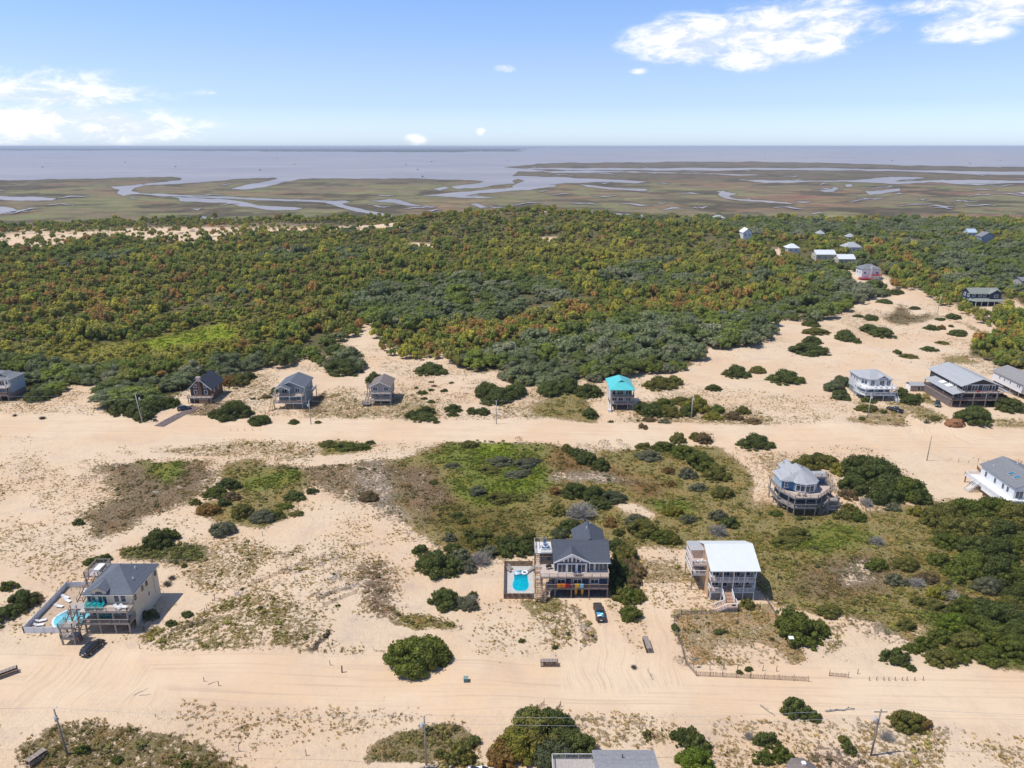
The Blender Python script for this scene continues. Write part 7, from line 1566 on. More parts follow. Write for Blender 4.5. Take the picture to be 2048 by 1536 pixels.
src = adirondack(GREYC, 'grey chair inside the brown pool fence, first from left of four'); place(src, -.6, 134.9, .12, 200)
for i, (x, w_) in enumerate(((.9, 'second'), (2.3, 'third'), (3.6, 'fourth'))):
    o = copy_tree(src, label='grey chair inside the brown pool fence, %s from left of four' % w_); place(o, x, 134.9, .12, 170 + 12 * i)
for o in [q for q in COL.objects if q.name.startswith('deck_chair') and 'brown pool fence' in q.get('label', '')]: o['group'] = 'grey chairs along the pool fence'
src = lounger(mat('taupe_lounger', (.26, .23, .21), .7), 'taupe lounger in the back left corner of the keyhole pool deck'); place(src, -.9, 145.0, .12, 40)
o = copy_tree(src, label='taupe lounger under the back fence left of the keyhole pool'); place(o, -.5, 146.2, .12, 25); o = copy_tree(src, label='taupe lounger at the right end of the keyhole pool deck'); place(o, 4.4, 144.9, .12, -40)
def ring(R0, r, n=18, k=8):
    mb = MB(); V, F = [], []
    for i in range(n):
        a = 2 * math.pi * i / n
        for j in range(k):
            b = 2 * math.pi * j / k; V.append(((R0 + r * math.cos(b)) * math.cos(a), (R0 + r * math.cos(b)) * math.sin(a), r * math.sin(b) + r * .7))
            F.append((i * k + j, ((i + 1) % n) * k + j, ((i + 1) % n) * k + (j + 1) % k, i * k + (j + 1) % k))
    return mb.add(V, F)
o = ring(.62, .24).build('swim_ring', WPL, None, True); tag(o, 'white ring float in the keyhole pool', 'pool float'); o.location = (3.0, 143.8, .17)
o = empty('pool_lounger_float', (1.4, 143.6, .17), .2, 'blue and white inflatable lounger float in the keyhole pool', 'pool float'); PBL = mat('pale_blue_vinyl', (.35, .55, .68), .3)
for i in range(5): MB().tube((-.9, -.5 + .25 * i, .12), (.7, -.5 + .25 * i, .12), .13, .13, 8).build('air_tube', WPL if i % 2 else PBL, o, True)
MB().tube((-.95, -.55, .25), (-.95, .6, .25), .17, .17, 8).build('head_roll', PBL, o, True)
# towels over the lower railing
for (x, c_, lab) in ((10.35, (.75, .25, .03), 'orange towel on the lower railing, leftmost of the row'), (11.3, (.78, .22, .04), 'orange towel on the lower railing between the other orange and the red one'), (12.25, (.38, .02, .03), 'dark red towel on the lower railing of the navy house'), (14.3, (.80, .42, .03), 'yellow orange towel on the lower railing of the navy house'), (15.3, (.25, .55, .62), 'light blue towel on the lower railing of the navy house')):
    mb = MB(); mb.box(x - .42, x + .42, 134.14, 134.17, 2.85 + .05 * math.sin(x * 9), 3.68).box(x - .42, x + .42, 134.33, 134.36, 3.0, 3.68).box(x - .42, x + .42, 134.14, 134.36, 3.68, 3.71)
    mb.v = [(v[0] - x, v[1] - 134.25, v[2] - 3.68 + .02 * math.sin(v[0] * 7)) for v in mb.v]; o = mb.build('beach_towel', mat('towel_%d' % int(x * 10), c_, .95, .15, 6)); o.location = (x, 134.25, 3.68); tag(o, lab, 'towel', 'towels on the lower railing')
for (x, w_) in ((14.2, 'left'), (15.6, 'right')):
    mb = MB(); V = [(math.cos(a) * .27, .04, 1.1 + math.sin(a) * 1.1) for a in np.linspace(0, 2 * math.pi, 15)[:-1]]; mb.add(V + [(p[0], -.04, p[2]) for p in V], [tuple(range(14)), tuple(range(27, 13, -1))] + [(i, (i + 1) % 14, 14 + (i + 1) % 14, 14 + i) for i in range(14)])
    o = mb.build('surfboard', mat('yellow_board', (.70, .36, .03), .35)); place(o, x, 135.3, 0, 12); tag(o, 'yellow orange board standing under the navy house, %s one' % w_, 'surfboard', 'boards under the navy house')
o = empty('blue_bin', (20.4, 134.9, 0), 0, 'small pale blue box hanging by the right piling of the navy house', 'box'); MB().box(-.4, .4, -.15, .15, 1.9, 2.35).build('box_body', mat('pale_blue_box', (.25, .36, .62), .6), o); MB().bar((0, .0, 0), (0, .0, 1.9), .07).build('stand', BLACKP, o)
# red towel on the big gable house and white deck chairs elsewhere
for (x, y, z, c_, lab) in ((177.6, 255.9, 6.62, (.62, .03, .05), 'red towel over the upper railing of the big gable house'), (182.0, 255.9, 6.62, (.62, .42, .38), 'pale pink towel over the upper railing of the gable house')):
    o = MB().box(-.7, .7, -.12, -.08, -.5, .06).box(-.7, .7, -.08, .1, .03, .06).build('beach_towel', mat('towel_far_%d' % int(x), c_, .95)); o.location = (x, y, z); tag(o, lab, 'towel')
src = adirondack(WPL, 'white chair on the pale grey house upper deck, left of four'); place(src, 142.3, 263.6, 5.2, 0)
for x, w_ in ((144.4, 'second'), (146.6, 'third'), (148.6, 'right')):
    o = copy_tree(src, label='white chair on the pale grey house upper deck, %s of four' % w_); place(o, x, 263.6, 5.2, 0)
src = adirondack(mat('tan_chair', (.42, .30, .22), .7), 'tan chair on the blue house deck, left of the pair'); place(src, 77.4, 172.6, 5.5, 170); o = copy_tree(src, label='tan chair on the blue house deck, right of the pair'); place(o, 78.8, 172.3, 5.5, 190)
src = adirondack(WPL, 'white chair on the tan house upper side deck, nearer the railing'); place(src, 41.3, 138.4, 6.6, 150); o = copy_tree(src, label='white chair on the tan house upper side deck, nearer the wall'); place(o, 42.5, 138.6, 6.6, 210); o = copy_tree(src, label='white chair on the lower side deck of the tan house'); place(o, 41.6, 138.5, 4.2, 180)
o = empty('sofa', (-204.0, 264.2, 5.4), 0, 'bright blue sofa on the upper deck at the left edge', 'sofa'); SB = mat('bright_blue_cushion', (.03, .25, .60), .8); MB().box(-1.3, 1.3, -.4, .4, .1, .45).build('seat', SB, o); MB().box(-1.3, 1.3, .25, .45, .45, .85).build('backrest', SB, o)
for sx in (-1, 1): MB().box(sx * 1.25 - .12, sx * 1.25 + .12, -.4, .4, .45, .65).build('armrest', SB, o)

# ---- wooden bin stands and pallets
def bin_stand(x, y, rz, L, label, bins=True):
    c = empty('bin_stand', (x, y, gz(x, y)), R(rz), label, 'bin stand'); n = int(L / .19)
    for i in range(n): MB().box(-L / 2 + i * .19, -L / 2 + i * .19 + .16, -.5, .5, 1.12 + .01 * (i % 3), 1.16 + .01 * (i % 3)).build('slat', GREYWOOD if i % 3 else BROWNWOOD, c)
    for sx in (-1, 0, 1):
        for sy in (-1, 1): MB().box(sx * (L / 2 - .08) - .05, sx * (L / 2 - .08) + .05, sy * .46 - .05, sy * .46 + .05, -.5, 1.12).build('post', BROWNWOOD, c)
    for z in (.2, .62): MB().box(-L / 2, L / 2, -.54, -.5, z, z + .14).build('front_rail', BROWNWOOD, c)
    MB().box(-L / 2, L / 2, -.48, .48, .06, .11).build('floor', GREYWOOD, c); MB().box(-L / 2, L / 2, .5, .53, .15, 1.0).build('back_board', mat('dark_brown_board', (.06, .042, .035), .9), c)
    return c
bin_stand(7.2, 112.9, 0, 3.4, 'grey slatted wooden bin stand facing the front road, below the navy house')
bin_stand(27.0, 118.2, 92, 3.8, 'grey slatted wooden bin stand lengthwise beside the drive of the tan house')
bin_stand(-77.4, 90.6, 62, 3.0, 'weathered slatted bin stand at the grassy dune, bottom left')
bin_stand(-95.6, 110.2, 38, 3.6, 'dark bin stand cut off by the left edge beside the road')
for bx, (sx, y) in enumerate(((6.3, 'left'), (7.2, 'middle'), (8.1, 'right'))):
    b = empty('wheelie_bin', (sx, 112.85, gz(sx, 112.85) + .11), 0, 'dark bin inside the slatted stand below the navy house, %s one' % y, 'bin', 'bins in the slatted stand'); MB().add([(-.25, -.28, 0), (.25, -.28, 0), (.25, .25, 0), (-.25, .25, 0), (-.3, -.33, .88), (.3, -.33, .88), (.3, .3, .88), (-.3, .3, .88)], [(0, 3, 2, 1), (4, 5, 6, 7), (0, 1, 5, 4), (1, 2, 6, 5), (2, 3, 7, 6), (3, 0, 4, 7)]).build('bin_body', mat('dark_green_bin', (.02, .035, .025), .6), b); MB().box(-.31, .31, -.35, .31, .88, .94).build('lid', BLACKP, b)
o = empty('utility_box', (*at(932, 1362)[:2], at(932, 1362).z), 0, 'small teal grey utility box at the edge of the front road', 'utility box'); MB().box(-.4, .4, -.4, .4, -.2, .75).build('cabinet', mat('teal_grey_box', (.12, .20, .20), .7), o); MB().box(-.44, .44, -.44, .44, .75, .82).build('lid', mat('teal_grey_lid', (.18, .27, .27), .7), o)

# ---- utility poles and wires
POLE = mat('grey_pole_wood', (.26, .22, .19), .9, .2, 3); GALV = mat('galvanised_grey', (.50, .51, .52), .5, .08, 3, metal=.3)
TOPS = {}
def upole(key, x, y, hgt, label, trans=0, arms=0, rz=0, lean=(0, 0), r=.17, pale=False):
    c = empty('utility_pole', (x, y, gz(x, y)), R(rz), label, 'utility pole'); m = mat('pale_pole', (.46, .43, .40), .85, .15, 3) if pale else POLE
    MB().tube((0, 0, -1), (lean[0], lean[1], hgt), r, r * .68, 9).build('pole_shaft', m, c, True)
    if arms:
        MB().box(lean[0] - 1.1, lean[0] + 1.1, lean[1] - .06, lean[1] + .06, hgt - .55, hgt - .43).build('cross_arm', m, c)
        for sx in (-1, 1): MB().tube((lean[0] + sx, lean[1], hgt - .43), (lean[0] + sx, lean[1], hgt - .18), .06, .04, 6).build('insulator', WHITE, c)
    else:
        MB().bar((lean[0], lean[1], hgt - .15), (lean[0] + .55, lean[1], hgt + .35), .06).build('bracket', GALV, c); MB().tube((lean[0] + .55, lean[1], hgt + .33), (lean[0] + .55, lean[1], hgt + .6), .07, .05, 6).build('insulator', WHITE, c)
    if trans:
        tx, tz = trans * .42, hgt - 1.9
        tb = MB().tube((tx, 0, tz - .45), (tx, 0, tz + .45), .27, .27, 12).build('transformer', GALV, c, True); MB().tube((tx, 0, tz + .45), (tx, 0, tz + .56), .29, .2, 12).build('lid', GALV, tb); MB().box(min(0, tx), max(0, tx), -.05, .05, tz - .1, tz + .1).build('mounting', BLACKP, tb)
    MB().tube((.17, .02, 0), (.13, .02, hgt * .7), .03, .03, 5).build('conduit', GALV, c)
    TOPS[key] = Vector((x + lean[0], y + lean[1], gz(x, y) + hgt))
    return c
upole('a', -73.1, 91.6, 9.2, 'brown utility pole with transformer at the grassy dune, bottom left', -1, lean=(-.4, 0)); upole('b', -13.8, 89.2, 10.2, 'grey utility pole with transformer rising from the bottom edge, centre left', -1); upole('c', 59.2, 91.8, 9.3, 'grey utility pole with transformer and cross arm, bottom right', -1, 1, lean=(.3, .2))
upole('d', -133.5, 239.2, 11.0, 'pale leaning utility pole left of the board driveway', 1, 0, lean=(-1.2, .6), pale=True); upole('e', -72.5, 238.6, 9.0, 'utility pole by the road right of the grey green house', -1, pale=True); upole('f', -5.6, 238.6, 9.0, 'thin pale utility pole alone by the back road, centre', 0, pale=True, r=.15); upole('g', 66.0, 244.4, 9.3, 'pale utility pole with transformer right of the turquoise roofed house', 1, pale=True)
upole('h', 131.2, 245.0, 9.4, 'grey utility pole with transformers before the pale grey house', 1, 1, pale=True); upole('i', 131.2, 205.6, 8.4, 'bare thin pole on the sand below the back road, right', 0, r=.14); upole('j', 255.4, 418.2, 11, 'utility pole beside the sand road left of the dark blue house', 1, pale=True); upole('k', 256.6, 493.8, 7.5, 'utility pole at the bend of the sand road near the red deck', 0); upole('l', 389.4, 592, 11, 'utility pole standing among the trees far right', 0, pale=True)
WIRE = mat('grey_wire', (.32, .32, .33), .6)
def wire(a, b, label, sag=1.0, dz=0.0, r=.022):
    a, b = TOPS.get(a, a), TOPS.get(b, b); a, b = Vector(a) + Vector((0, 0, dz)), Vector(b) + Vector((0, 0, dz)); n = 14; mb = MB(); o = (a + b) / 2
    P = [a.lerp(b, i / n) - Vector((0, 0, sag * 4 * (i / n) * (1 - i / n))) - o for i in range(n + 1)]
    for p, q in zip(P, P[1:]): mb.tube(p, q, r, r, 3)
    w_ = mb.build('power_line', WIRE); w_.location = o; return tag(w_, label, 'power line', 'wires between the poles')
wire('a', 'b', 'sagging power line between the bottom left pole and the next pole', 1.0, .3); wire('b', 'c', 'sagging power line above the bushes at the bottom edge', 1.2, .3); wire('b', 'c', 'lower power line above the bushes at the bottom edge', 1.3, -1.2); wire('a', (-200, 94, 9), 'power line leaving the picture at the bottom left', 1.2, .3); wire('c', (150, 90, 9), 'power line leaving the picture at the bottom right', 1.2, .3)
wire((-260, 243, 11), 'd', 'power line from the left edge to the leaning pole', 1.4, -.2); wire((-260, 243, 11), 'd', 'lower cable from the left edge to the leaning pole', 1.5, -2.2); wire('d', 'e', 'power line before the brown and grey green houses', 1.2, -.1); wire('e', 'f', 'power line across the open sand before the small grey house', 1.3); wire('f', 'g', 'power line in front of the turquoise roofed house', 1.4); wire('g', 'h', 'power line over the dunes right of the turquoise roof', 1.3)

# ---- sand fences, posts, planks
FW = mat('dry_fence_wood', (.24, .17, .13), .9, .25, 2); FG = mat('grey_fence_slats', (.33, .27, .24), .9, .25, 2); FR = mat('reddish_fence_slats', (.25, .15, .10), .9, .25, 2)
def sand_fence(pts, label, hh=1.1, slat=FG, pitch=.16, post=2.6, tilt=.06, slats=True, rails=False, jit=.15, seed=1, cat='fence', tall=0.0):
    rg = random.Random(seed); P = [at(*p) for p in pts]; c = empty('sand_fence' if slats else 'post_fence', tuple(P[0]), 0, label, cat); o = P[0]; mb = MB()
    for a, b in zip(P, P[1:]):
        L = (b - a).length; d = (b - a).normalized(); n = max(1, round(L / post))
        for i in range(n + 1):
            p = a.lerp(b, i / n); p.z = gz(p.x, p.y); lx, ly = rg.uniform(-jit, jit), rg.uniform(-jit, jit)
            MB().tube(p - o + Vector((0, 0, -.5)), p - o + Vector((lx, ly, hh * rg.uniform(1.05, 1.35) + tall)), .06, .05, 6).build('post', FW, c)
        if slats:
            for i in range(int(L / pitch)):
                p = a + d * (i * pitch); p.z = gz(p.x, p.y); lean = rg.uniform(-tilt, tilt); q = p + d * lean + Vector((0, 0, hh * rg.uniform(.82, 1.03)))
                mb.bar(p - o - Vector((0, 0, .1)), q - o, .055, .02)
            for zz in (.25, .75):
                for i in range(max(1, int(L / 2))):
                    p, q = a.lerp(b, i / max(1, int(L / 2))), a.lerp(b, (i + 1) / max(1, int(L / 2))); p.z, q.z = gz(p.x, p.y), gz(q.x, q.y); mb.bar(p - o + Vector((0, 0, hh * zz)), q - o + Vector((0, 0, hh * zz)), .02)
        if rails:
            for zz in (.45, .9):
                mb.bar(a - o + Vector((0, 0, hh * zz)), b - o + Vector((0, 0, hh * zz)), .03)
    if slats or rails: mb.build('slats' if slats else 'rail_rope', slat, c, kind='stuff')
    return c
sand_fence([(1393, 1352), (1500, 1357), (1617, 1363)], 'reddish slat fence along the front road before the tan house yard', 1.15, FR, seed=3); sand_fence([(1393, 1352), (1372, 1328), (1362, 1290), (1350, 1262), (1348, 1240), (1362, 1230), (1423, 1228)], 'grey slat fence bending round the left side of the yard', 1.0, FG, seed=4); sand_fence([(1515, 1200), (1534, 1202), (1560, 1245), (1592, 1290)], 'low slat fence running from the tan house to the round bush', .8, FG, seed=5)
sand_fence([(1658, 1352), (1696, 1355)], 'short reddish fence stub with two tall crooked posts by the front road', .9, FR, seed=6, tall=.3)
sand_fence([(497, 1172), (540, 1156), (575, 1140)], 'tan sand fence on the open dune, the farthest of the three rows', .9, mat('tan_fence_slats', (.42, .31, .22), .9, .2), seed=7); sand_fence([(634, 1200), (660, 1188), (692, 1179)], 'curved tan sand fence in the dune middle, upper of the pair', .9, mat('tan_fence_slats', (.42, .31, .22)), seed=8); sand_fence([(648, 1213), (680, 1198), (713, 1186)], 'curved tan sand fence in the dune middle, lower of the pair', .9, mat('tan_fence_slats', (.42, .31, .22)), seed=9); sand_fence([(343, 1264), (385, 1250), (422, 1241)], 'tan sand fence just right of the cream house shadow', .9, mat('tan_fence_slats', (.42, .31, .22)), seed=10); sand_fence([(575, 1138), (620, 1122), (672, 1108)], 'half buried grey sand fence above the curved pair', .7, FG, seed=11, tilt=.2)
sand_fence([(700, 1095), (745, 1085)], 'short buried grey fence near the scrub edge of the dune', .5, FG, seed=12, tilt=.2)
sand_fence([(1917, 925), (1975, 927), (2075, 928)], 'grey post and rail fence behind the white house at right', 1.1, FG, rails=True, slats=False, post=3.0, seed=13); sand_fence([(1954, 938), (1963, 949)], 'short slat fence corner left of the white house', 1.2, FR, seed=14)
sand_fence([(255, 1121), (300, 1124), (340, 1126), (385, 1122)], 'rope fence with posts behind the cream house', .8, FG, slats=False, rails=True, post=2.7, seed=15)
sand_fence([(622, 828), (634, 815), (648, 802), (664, 795)], 'line of dark posts right of the grey green house', 1.0, FG, slats=False, post=1.9, seed=16); sand_fence([(415, 932), (470, 935), (560, 938), (625, 940)], 'row of thin posts along the lower edge of the back road', 1.1, FG, slats=False, rails=True, post=5.5, seed=17); sand_fence([(462, 862), (490, 862), (520, 861)], 'row of thin posts by the road below the round bush', .9, FG, slats=False, post=2.4, seed=18)
sand_fence([(1060, 1434), (1074, 1420), (1088, 1410)], 'leaning sand fence above the big bush at the bottom, left piece', 1.0, FG, seed=19, post=2.0); sand_fence([(1106, 1432), (1114, 1422), (1122, 1412)], 'leaning sand fence above the big bush at the bottom, right piece', 1.0, FG, seed=20, post=2.0)
def post(px, py, hh, label, m=FW, r=.07, group=None):
    p = at(px, py); o = MB().tube((0, 0, -.4), (RND.uniform(-.1, .1), RND.uniform(-.1, .1), hh), r, r * .85, 6).build('wooden_post', m); o.location = p; return tag(o, label, 'post', group)
for i, x in enumerate((1738, 1753, 1768, 1777, 1790, 1804, 1813, 1829, 1846)): post(x, 1361, .85, 'short stake in the row right of the crooked fence stub, number %s from the left' % ('one', 'two', 'three', 'four', 'five', 'six', 'seven', 'eight', 'nine')[i], group='stakes by the front road')
PS = [(540, 1124), (502, 1160), (508, 1164), (553, 1136), (595, 1134), (604, 1122), (606, 1155), (625, 1130), (648, 1140), (663, 1136), (686, 1108), (708, 1122), (668, 1092), (590, 1160), (430, 1202), (410, 1225), (468, 1218), (414, 1218), (550, 1280), (478, 1268), (280, 1298), (430, 1196), (525, 1072), (610, 1165), (640, 1205)]
for i, (x, y) in enumerate(PS): post(x, y, RND.uniform(.8, 1.5), 'thin weathered stake on the open dune between the cream and navy houses', group='stakes on the open dune')
post(684, 1345, 1.5, 'thick dark post on the dune above the front road', mat('dark_post_wood', (.09, .06, .045), .9), .14); post(661, 1330, 1.2, 'thin post left of the thick dark post'); post(408, 1363, 1.0, 'lone stake beside a fallen stick at the front road'); post(438, 1372, 1.1, 'lone stake just right of the fallen stick'); post(478, 1503, 1.5, 'lone stake on the sand below the front road, left'); post(613, 1512, 1.3, 'lone stake standing on smooth sand at the bottom'); post(1466, 912, 1.6, 'thin stake by the sand track left of the blue house'); post(1480, 1285, .9, 'short stake in the tan house yard'); post(1715, 1348, 1.1, 'crooked stake right of the fence stub')
for i, (x, y) in enumerate(((1372, 1332), (1420, 1340), (1447, 1338), (1475, 1340), (1525, 1342), (1553, 1343))): post(x, y, 1.3, 'thin stake inside the yard fence of the tan house, %s from left' % ('first', 'second', 'third', 'fourth', 'fifth', 'sixth')[i], group='stakes in the yard')
def log(px, py, L, rz, r, label, m=None, sticks=0, z=.0):
    p = at(px, py); o = empty('driftwood_log', (p.x, p.y, p.z + r * .7 + z), R(rz), label, 'driftwood'); m = m or GREYWOOD; rg = random.Random(int(px)); pts = [Vector((-L / 2 + L * i / 5, rg.uniform(-.08, .08) * L * .5, rg.uniform(0, .05) * L)) for i in range(6)]
    mb = MB()
    for i in range(5): mb.tube(pts[i], pts[i + 1], r * (1 - .12 * i), r * (1 - .12 * (i + 1)), 7)
    mb.build('trunk', m, o, True)
    for k in range(sticks): q = pts[rg.randrange(6)]; MB().tube(q, q + Vector((rg.uniform(-.5, .5), rg.uniform(-.8, .8), rg.uniform(.2, .7))), r * .35, r * .15, 5).build('branch', m, o)
    return o
log(1680, 1421, 5.5, 4, .16, 'long grey driftwood branch right of the road side bush', sticks=3); log(1535, 1422, 3.0, -55, .13, 'grey driftwood log left of the road side bush', sticks=1); log(282, 1384, 2.6, 50, .05, 'thin fallen stick beside the front road, longest', sticks=0); log(290, 1390, 2.0, 5, .05, 'thin fallen stick lying across the front road verge'); log(425, 1366, 1.6, 30, .05, 'fallen stick between two stakes at the front road')
log(865, 1535, 4, 12, .2, 'grey driftwood trunk at the foot of the bottom centre pole', sticks=2); log(915, 1527, 3, 35, .18, 'grey driftwood trunk between the pole and the white vehicle', sticks=2); log(1300, 1350, 2.5, 100, .12, 'dead grey snag beside the drive of the tan house', sticks=6); log(960, 988, 2.2, 2, .14, 'white log in the bright green grass', WHITE); log(312, 985, 1.8, -4, .14, 'pale log in the brown patch at left', WHITE)
log(625, 1190, 1, 20, .05, 'dark stick on the bare dune')
log(10, 1338, 1, 0, .05, 'stick by the left edge') if False else None
p = at(1909, 849); o = MB(); cv_, cf_ = cube_sphere(4); rgm = np.random.default_rng(3); V = cv_ * np.array([3.6, 2.4, 2.1]) * (1 + rgm.normal(size=(len(cv_), 1)) * .08); V[:, 2] = np.maximum(V[:, 2], -.2); o.add(V.tolist(), cf_.tolist()); o = o.build('mulch_pile', mat('rust_mulch', (.27, .125, .06), .95, .35, 3, bump=.06), None, True); o.location = p; o.scale.z = 1.0; tag(o, 'rust coloured pile of mulch beside the drive of the gable house', 'mulch pile')
o = mesh_only(bare_bush(9, 1.6, .9, 60), 'brush', mat('dark_dead_brush', (.12, .10, .085), .9)); b_ = link(bpy.data.objects.new('brush_pile', o)); b_.location = at(1853, 846); tag(b_, 'dark heap of dead brush left of the mulch pile', 'brush pile')
for (x, y, lab, s_) in ((85, 838, 'dark dead brush heap on the sand left of the leaning pole, bigger one', 1.1), (30, 832, 'dark dead brush streak near the left edge of the sand', .8), (1268, 1336, 'dead twiggy brush clump left of the snag', .6), (335, 1170, 'dead brush tangle right of the cream house', 1.0), (345, 1158, 'second dead brush tangle behind the cream house wall', .9)):
    q = link(bpy.data.objects.new('brush_pile', o)); q.location = at(x, y); q.scale = (s_,) * 3; q.rotation_euler = (0, 0, x); tag(q, lab, 'brush pile')
# sign and mailbox like bits
p = at(1579, 1299); c = empty('small_sign', tuple(p), 0, 'small white panel on a thin post in front of the round bush', 'sign'); MB().tube((0, 0, -.4), (0, 0, 2.7), .05, .05, 6).build('post', FW, c); MB().slab([(-.5, -.25, 2.7), (.5, -.25, 2.7), (.5, .35, 2.95), (-.5, .35, 2.95)], .06).build('panel', WHITE, c)
p = at(1387, 1335); c = empty('bird_house', tuple(p), .3, 'green grey bird house on a post inside the yard fence', 'bird house'); MB().tube((0, 0, -.4), (0, 0, 1.9), .05, .05, 6).build('post', FW, c); MB().box(-.3, .3, -.2, .2, 1.9, 2.2).build('box', mat('green_grey_box', (.17, .22, .19), .7), c); MB().slab([(-.36, -.28, 2.2), (.36, -.28, 2.2), (.36, 0, 2.4), (-.36, 0, 2.4)], .04).build('roof', mat('green_grey_box', (.17, .22, .19)), c)
p = at(1970, 853); c = empty('small_sign', tuple(p), 0, 'small pale sign post before the bush by the back road', 'sign'); MB().tube((0, 0, -.3), (0, 0, 1.8), .06, .06, 6).build('post', WHITE, c); MB().box(-.35, .35, -.04, .04, 1.3, 1.75).build('panel', mat('pale_blue_panel', (.5, .6, .66)), c)
# board driveway of the brown house
MB_ = None
a, b = at(318, 853), at(392, 815); d = (b - a).normalized(); nrm = Vector((-d.y, d.x, 0)); c = empty('board_driveway', tuple(a), 0); c['kind'] = 'structure'
for k in range(4):
    for i in range(9):
        L = (b - a).length / 9; p = a + d * L * i + nrm * (k * .95 - 1.4); q = p + d * (L - .12); p.z = gz(p.x, p.y) + .10 + .01 * ((i + k) % 3); q.z = gz(q.x, q.y) + .10 + .01 * ((i + k) % 3)
        MB().bar(p - a, q - a, .86, .14).build('board', mat('dark_driveway_board', (.17, .13, .125), .9, .25, 1.5), c)
# wind-blown dark junk boxes
p = at(310, 842); c = empty('crate', tuple(p), .4, 'dark crate beside the lower end of the board driveway', 'crate'); MB().box(-.6, .6, -.5, .5, 0, .9).build('crate_box', mat('dark_slate_box', (.09, .10, .11), .8), c); MB().box(-.65, .65, -.55, .55, .9, .97).build('lid', BROWNWOOD, c)

# ---- out on the sound: duck blinds, a far wooded shore, tiny boat
BLD = mat('reed_covered_blind', (.07, .065, .05), .95, .3, 2)
BL = [(85, 335, 'far left of the sound'), (250, 325, 'small and far, left part of the sound'), (351, 334, 'straight out from the left marsh tip'), (520, 341, 'close to the wedge shaped inlet'), (555, 318, 'tiny, beyond the inlet'), (589, 329, 'right of the wedge inlet'), (812, 330, 'open water left of centre'), (845, 354, 'nearest one, just off the marsh edge'), (835, 340, 'between the nearest one and open water'), (863, 324, 'small, centre of the sound'), (1016, 321, 'centre right, far out'), (1530, 317, 'right half, beyond the long islands'), (1706, 316, 'tiny, far right water'), (1784, 322, 'right water near the island tip'), (1940, 327, 'close to the right islands'), (2001, 321, 'right edge of the water'), (500, 308, 'very small, near the far shore')]
for (px, py, wd) in BL:
    x, y = unproj(px, py, .3); k = 1.0 + .6 * (py - 318) / 30 if py > 330 else 1.0
    c = empty('duck_blind', (x, y, .25), RND.uniform(-.2, .2), 'dark duck blind standing in the sound, %s' % wd, 'duck blind', 'duck blinds in the sound'); s_ = 5.0 + (y - 1500) / 900
    MB().box(-s_ / 2, s_ / 2, -2, 2, 1.0, 3.0).build('hide', BLD, c); MB().slab([(-s_ / 2 - .3, -2.2, 3.0), (s_ / 2 + .3, -2.2, 3.0), (s_ / 2, 2.2, 3.6), (-s_ / 2, 2.2, 3.6)], .25).build('roof', BLD, c)
    for sx in (-1, 1):
        for sy in (-1, 1): MB().tube((sx * s_ * .42, sy * 1.7, -1), (sx * s_ * .42, sy * 1.7, 1.0), .2, .2, 5).build('stilt', BLD, c)
def far_wood(name, x0p, x1p, py, hmin, hmax, seed, n=420, depth=500):
    q = np.random.default_rng(seed); mb_v, mb_f = [], []
    for i in range(n):
        px = q.uniform(x0p, x1p); x, y = unproj(px, py, 0); y += q.uniform(0, depth); hh = q.uniform(hmin, hmax); w_ = q.uniform(25, 90); dd = q.uniform(30, 80); b = len(mb_v)
        top = [(x + w_ * .42 * math.cos(a), y + dd * .42 * math.sin(a), hh) for a in np.linspace(0, 6.283, 7)[:-1]]; bot = [(x + w_ * math.cos(a), y + dd * math.sin(a), -.5) for a in np.linspace(0, 6.283, 7)[:-1]]; mid = [(x + w_ * .9 * math.cos(a), y + dd * .9 * math.sin(a), hh * .6) for a in np.linspace(0, 6.283, 7)[:-1]]
        mb_v += bot + mid + top; mb_f += [(b + k * 6 + j, b + k * 6 + (j + 1) % 6, b + k * 6 + 6 + (j + 1) % 6, b + k * 6 + 6 + j) for k in range(2) for j in range(6)] + [tuple(b + 12 + j for j in range(6))]
    me = bpy.data.meshes.new(name); me.from_pydata(mb_v, [], mb_f); me.update(); me.materials.append(mat('far_tree_mass', (.045, .055, .04), .95, .3, .02)); ob = link(bpy.data.objects.new(name, me)); ob['kind'] = 'stuff'
far_wood('far_shore_trees', -500, 1050, 300.6, 9, 24, 1, 520, 600); far_wood('far_shore_trees', 1050, 2500, 295.2, 9, 22, 2, 260, 4000); far_wood('far_shore_trees', 520, 1040, 303, 8, 18, 3, 200, 300)
# ================================================================== a label for every plant, told by look and by what it stands beside
LM = [(83 - 166, 128, 'the cream house'), (13.5, 138, 'the navy house'), (1.7, 140, 'the keyhole pool'), (48.5, 138, 'the tan house'), (80, 177, 'the blue house'), (141, 182, 'the white house at right'), (144, 268, 'the pale grey house'), (178, 266, 'the big gable house'), (41.6, 258, 'the turquoise roof'), (-51, 263, 'the small grey house'),
      (-84, 260, 'the grey green house'), (-121.8, 266, 'the brown house'), (-204, 267, 'the left edge house'), (298, 443, 'the dark blue house'), (17, 84, 'the nearest roof'), (45.4, 86.2, 'the gazebo'), (59.2, 91.8, 'the bottom right pole'), (-73, 91.6, 'the bottom left pole'), (-13.8, 89.2, 'the bottom centre pole'), (207, 272, 'the long white house'),
      (66, 244.4, 'the transformer pole'), (-5.6, 238.6, 'the thin centre pole'), (131, 205.6, 'the bare thin pole'), (7.2, 112.9, 'the slatted bin stand'), (57, 116, 'the white panel sign'), (255, 418, 'the sand road pole'), (-133, 239, 'the leaning pole')]
_o = ['first', 'second', 'third', 'fourth', 'fifth', 'sixth', 'seventh', 'eighth', 'ninth', 'tenth', 'eleventh', 'twelfth', 'thirteenth', 'fourteenth', 'fifteenth', 'sixteenth', 'seventeenth', 'eighteenth', 'nineteenth', 'twentieth']
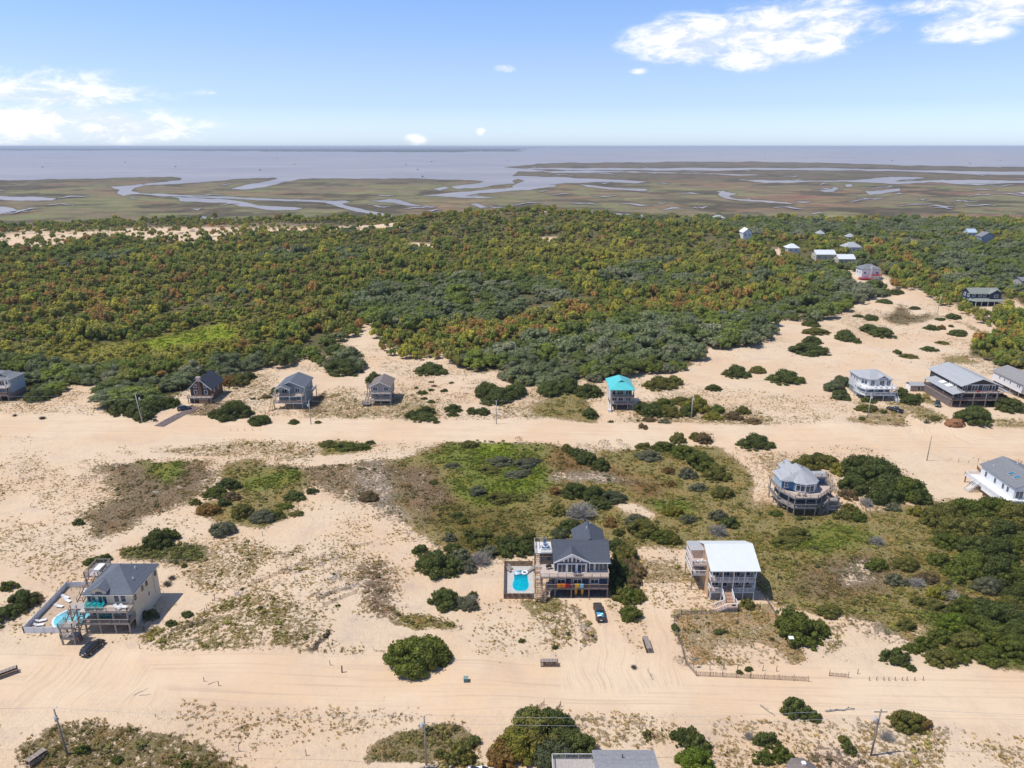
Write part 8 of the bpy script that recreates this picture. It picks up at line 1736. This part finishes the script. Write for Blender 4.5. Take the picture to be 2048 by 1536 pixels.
_t = {20: 'twenty', 30: 'thirty', 40: 'forty', 50: 'fifty', 60: 'sixty', 70: 'seventy'}
def ordinal(n): return _o[n - 1] if n <= 20 else (_t[n // 10 * 10] + '-' + _o[n % 10 - 1] if n % 10 else _t[n // 10 * 10][:-1] + 'ieth')
ORD = ['nearest'] + [ordinal(k) + ' nearest' for k in range(2, 70)]
BUCK = {}
for (o, colr, size, x, y, px, py, what) in PLANT_LOG:
    i = min(range(len(LM)), key=lambda k: math.hypot(x - LM[k][0], (y - LM[k][1])))
    lx, ly, nm = LM[i]; dx, dy = x - lx, y - ly
    side = 'right of' if dx > abs(dy) else 'left of' if dx < -abs(dy) else 'behind' if dy > 0 else 'in front of'
    kind = ('shrub' if 'bare' not in colr else 'leafless bush') if what == 'shrub' else ('pine' if size == 'tall' else 'oak')
    if what == 'tree': size = 'round' if size == 'broad' else 'tall'
    BUCK.setdefault((size, colr, kind, side, nm), []).append((math.hypot(dx, dy), o, what))
for (size, colr, kind, side, nm), L in BUCK.items():
    L.sort(key=lambda r: r[0])
    for k, (d_, o, what) in enumerate(L):
        if len(L) == 1: lab = '%s %s %s %s %s' % (size, colr, kind, side, nm)
        elif k < len(ORD): lab = '%s %s %s %s %s, %s' % (size, colr, kind, side, nm, ORD[k] if k else 'nearest of them')
        else: lab = '%s %s %s far %s %s' % (size, colr, kind, side, nm)
        tag(o, lab, 'tree' if what == 'tree' else 'shrub', 'trees at the near edge of the wood' if what == 'tree' else 'shrubs on the dunes')

ST = sorted([o for o in COL.objects if o.get('group') == 'stakes on the open dune'], key=lambda o: o.location.x)
for k, o in enumerate(ST): o['label'] = 'thin weathered stake on the open dune right of the cream house, %s from left' % ordinal(k + 1)
# ================================================================== air between the camera and the far shore
def haze():
    mb = MB(); mb.box(-70000, 70000, -300, 70000, -8, 101)
    m = bpy.data.materials.new('haze_air'); m.use_nodes = True
    t = NT(m.node_tree); t.n.clear()
    v = t('ShaderNodeVolumePrincipled', {'Color': (.80, .88, 1.0, 1), 'Density': HAZE_DENSITY, 'Anisotropy': 0.0})
    o = t('ShaderNodeOutputMaterial'); t.l.new(v.outputs[0], o.inputs['Volume'])
    ob = mb.build('haze', m); ob['kind'] = 'stuff'
HAZE_DENSITY = 5.4e-5
haze()
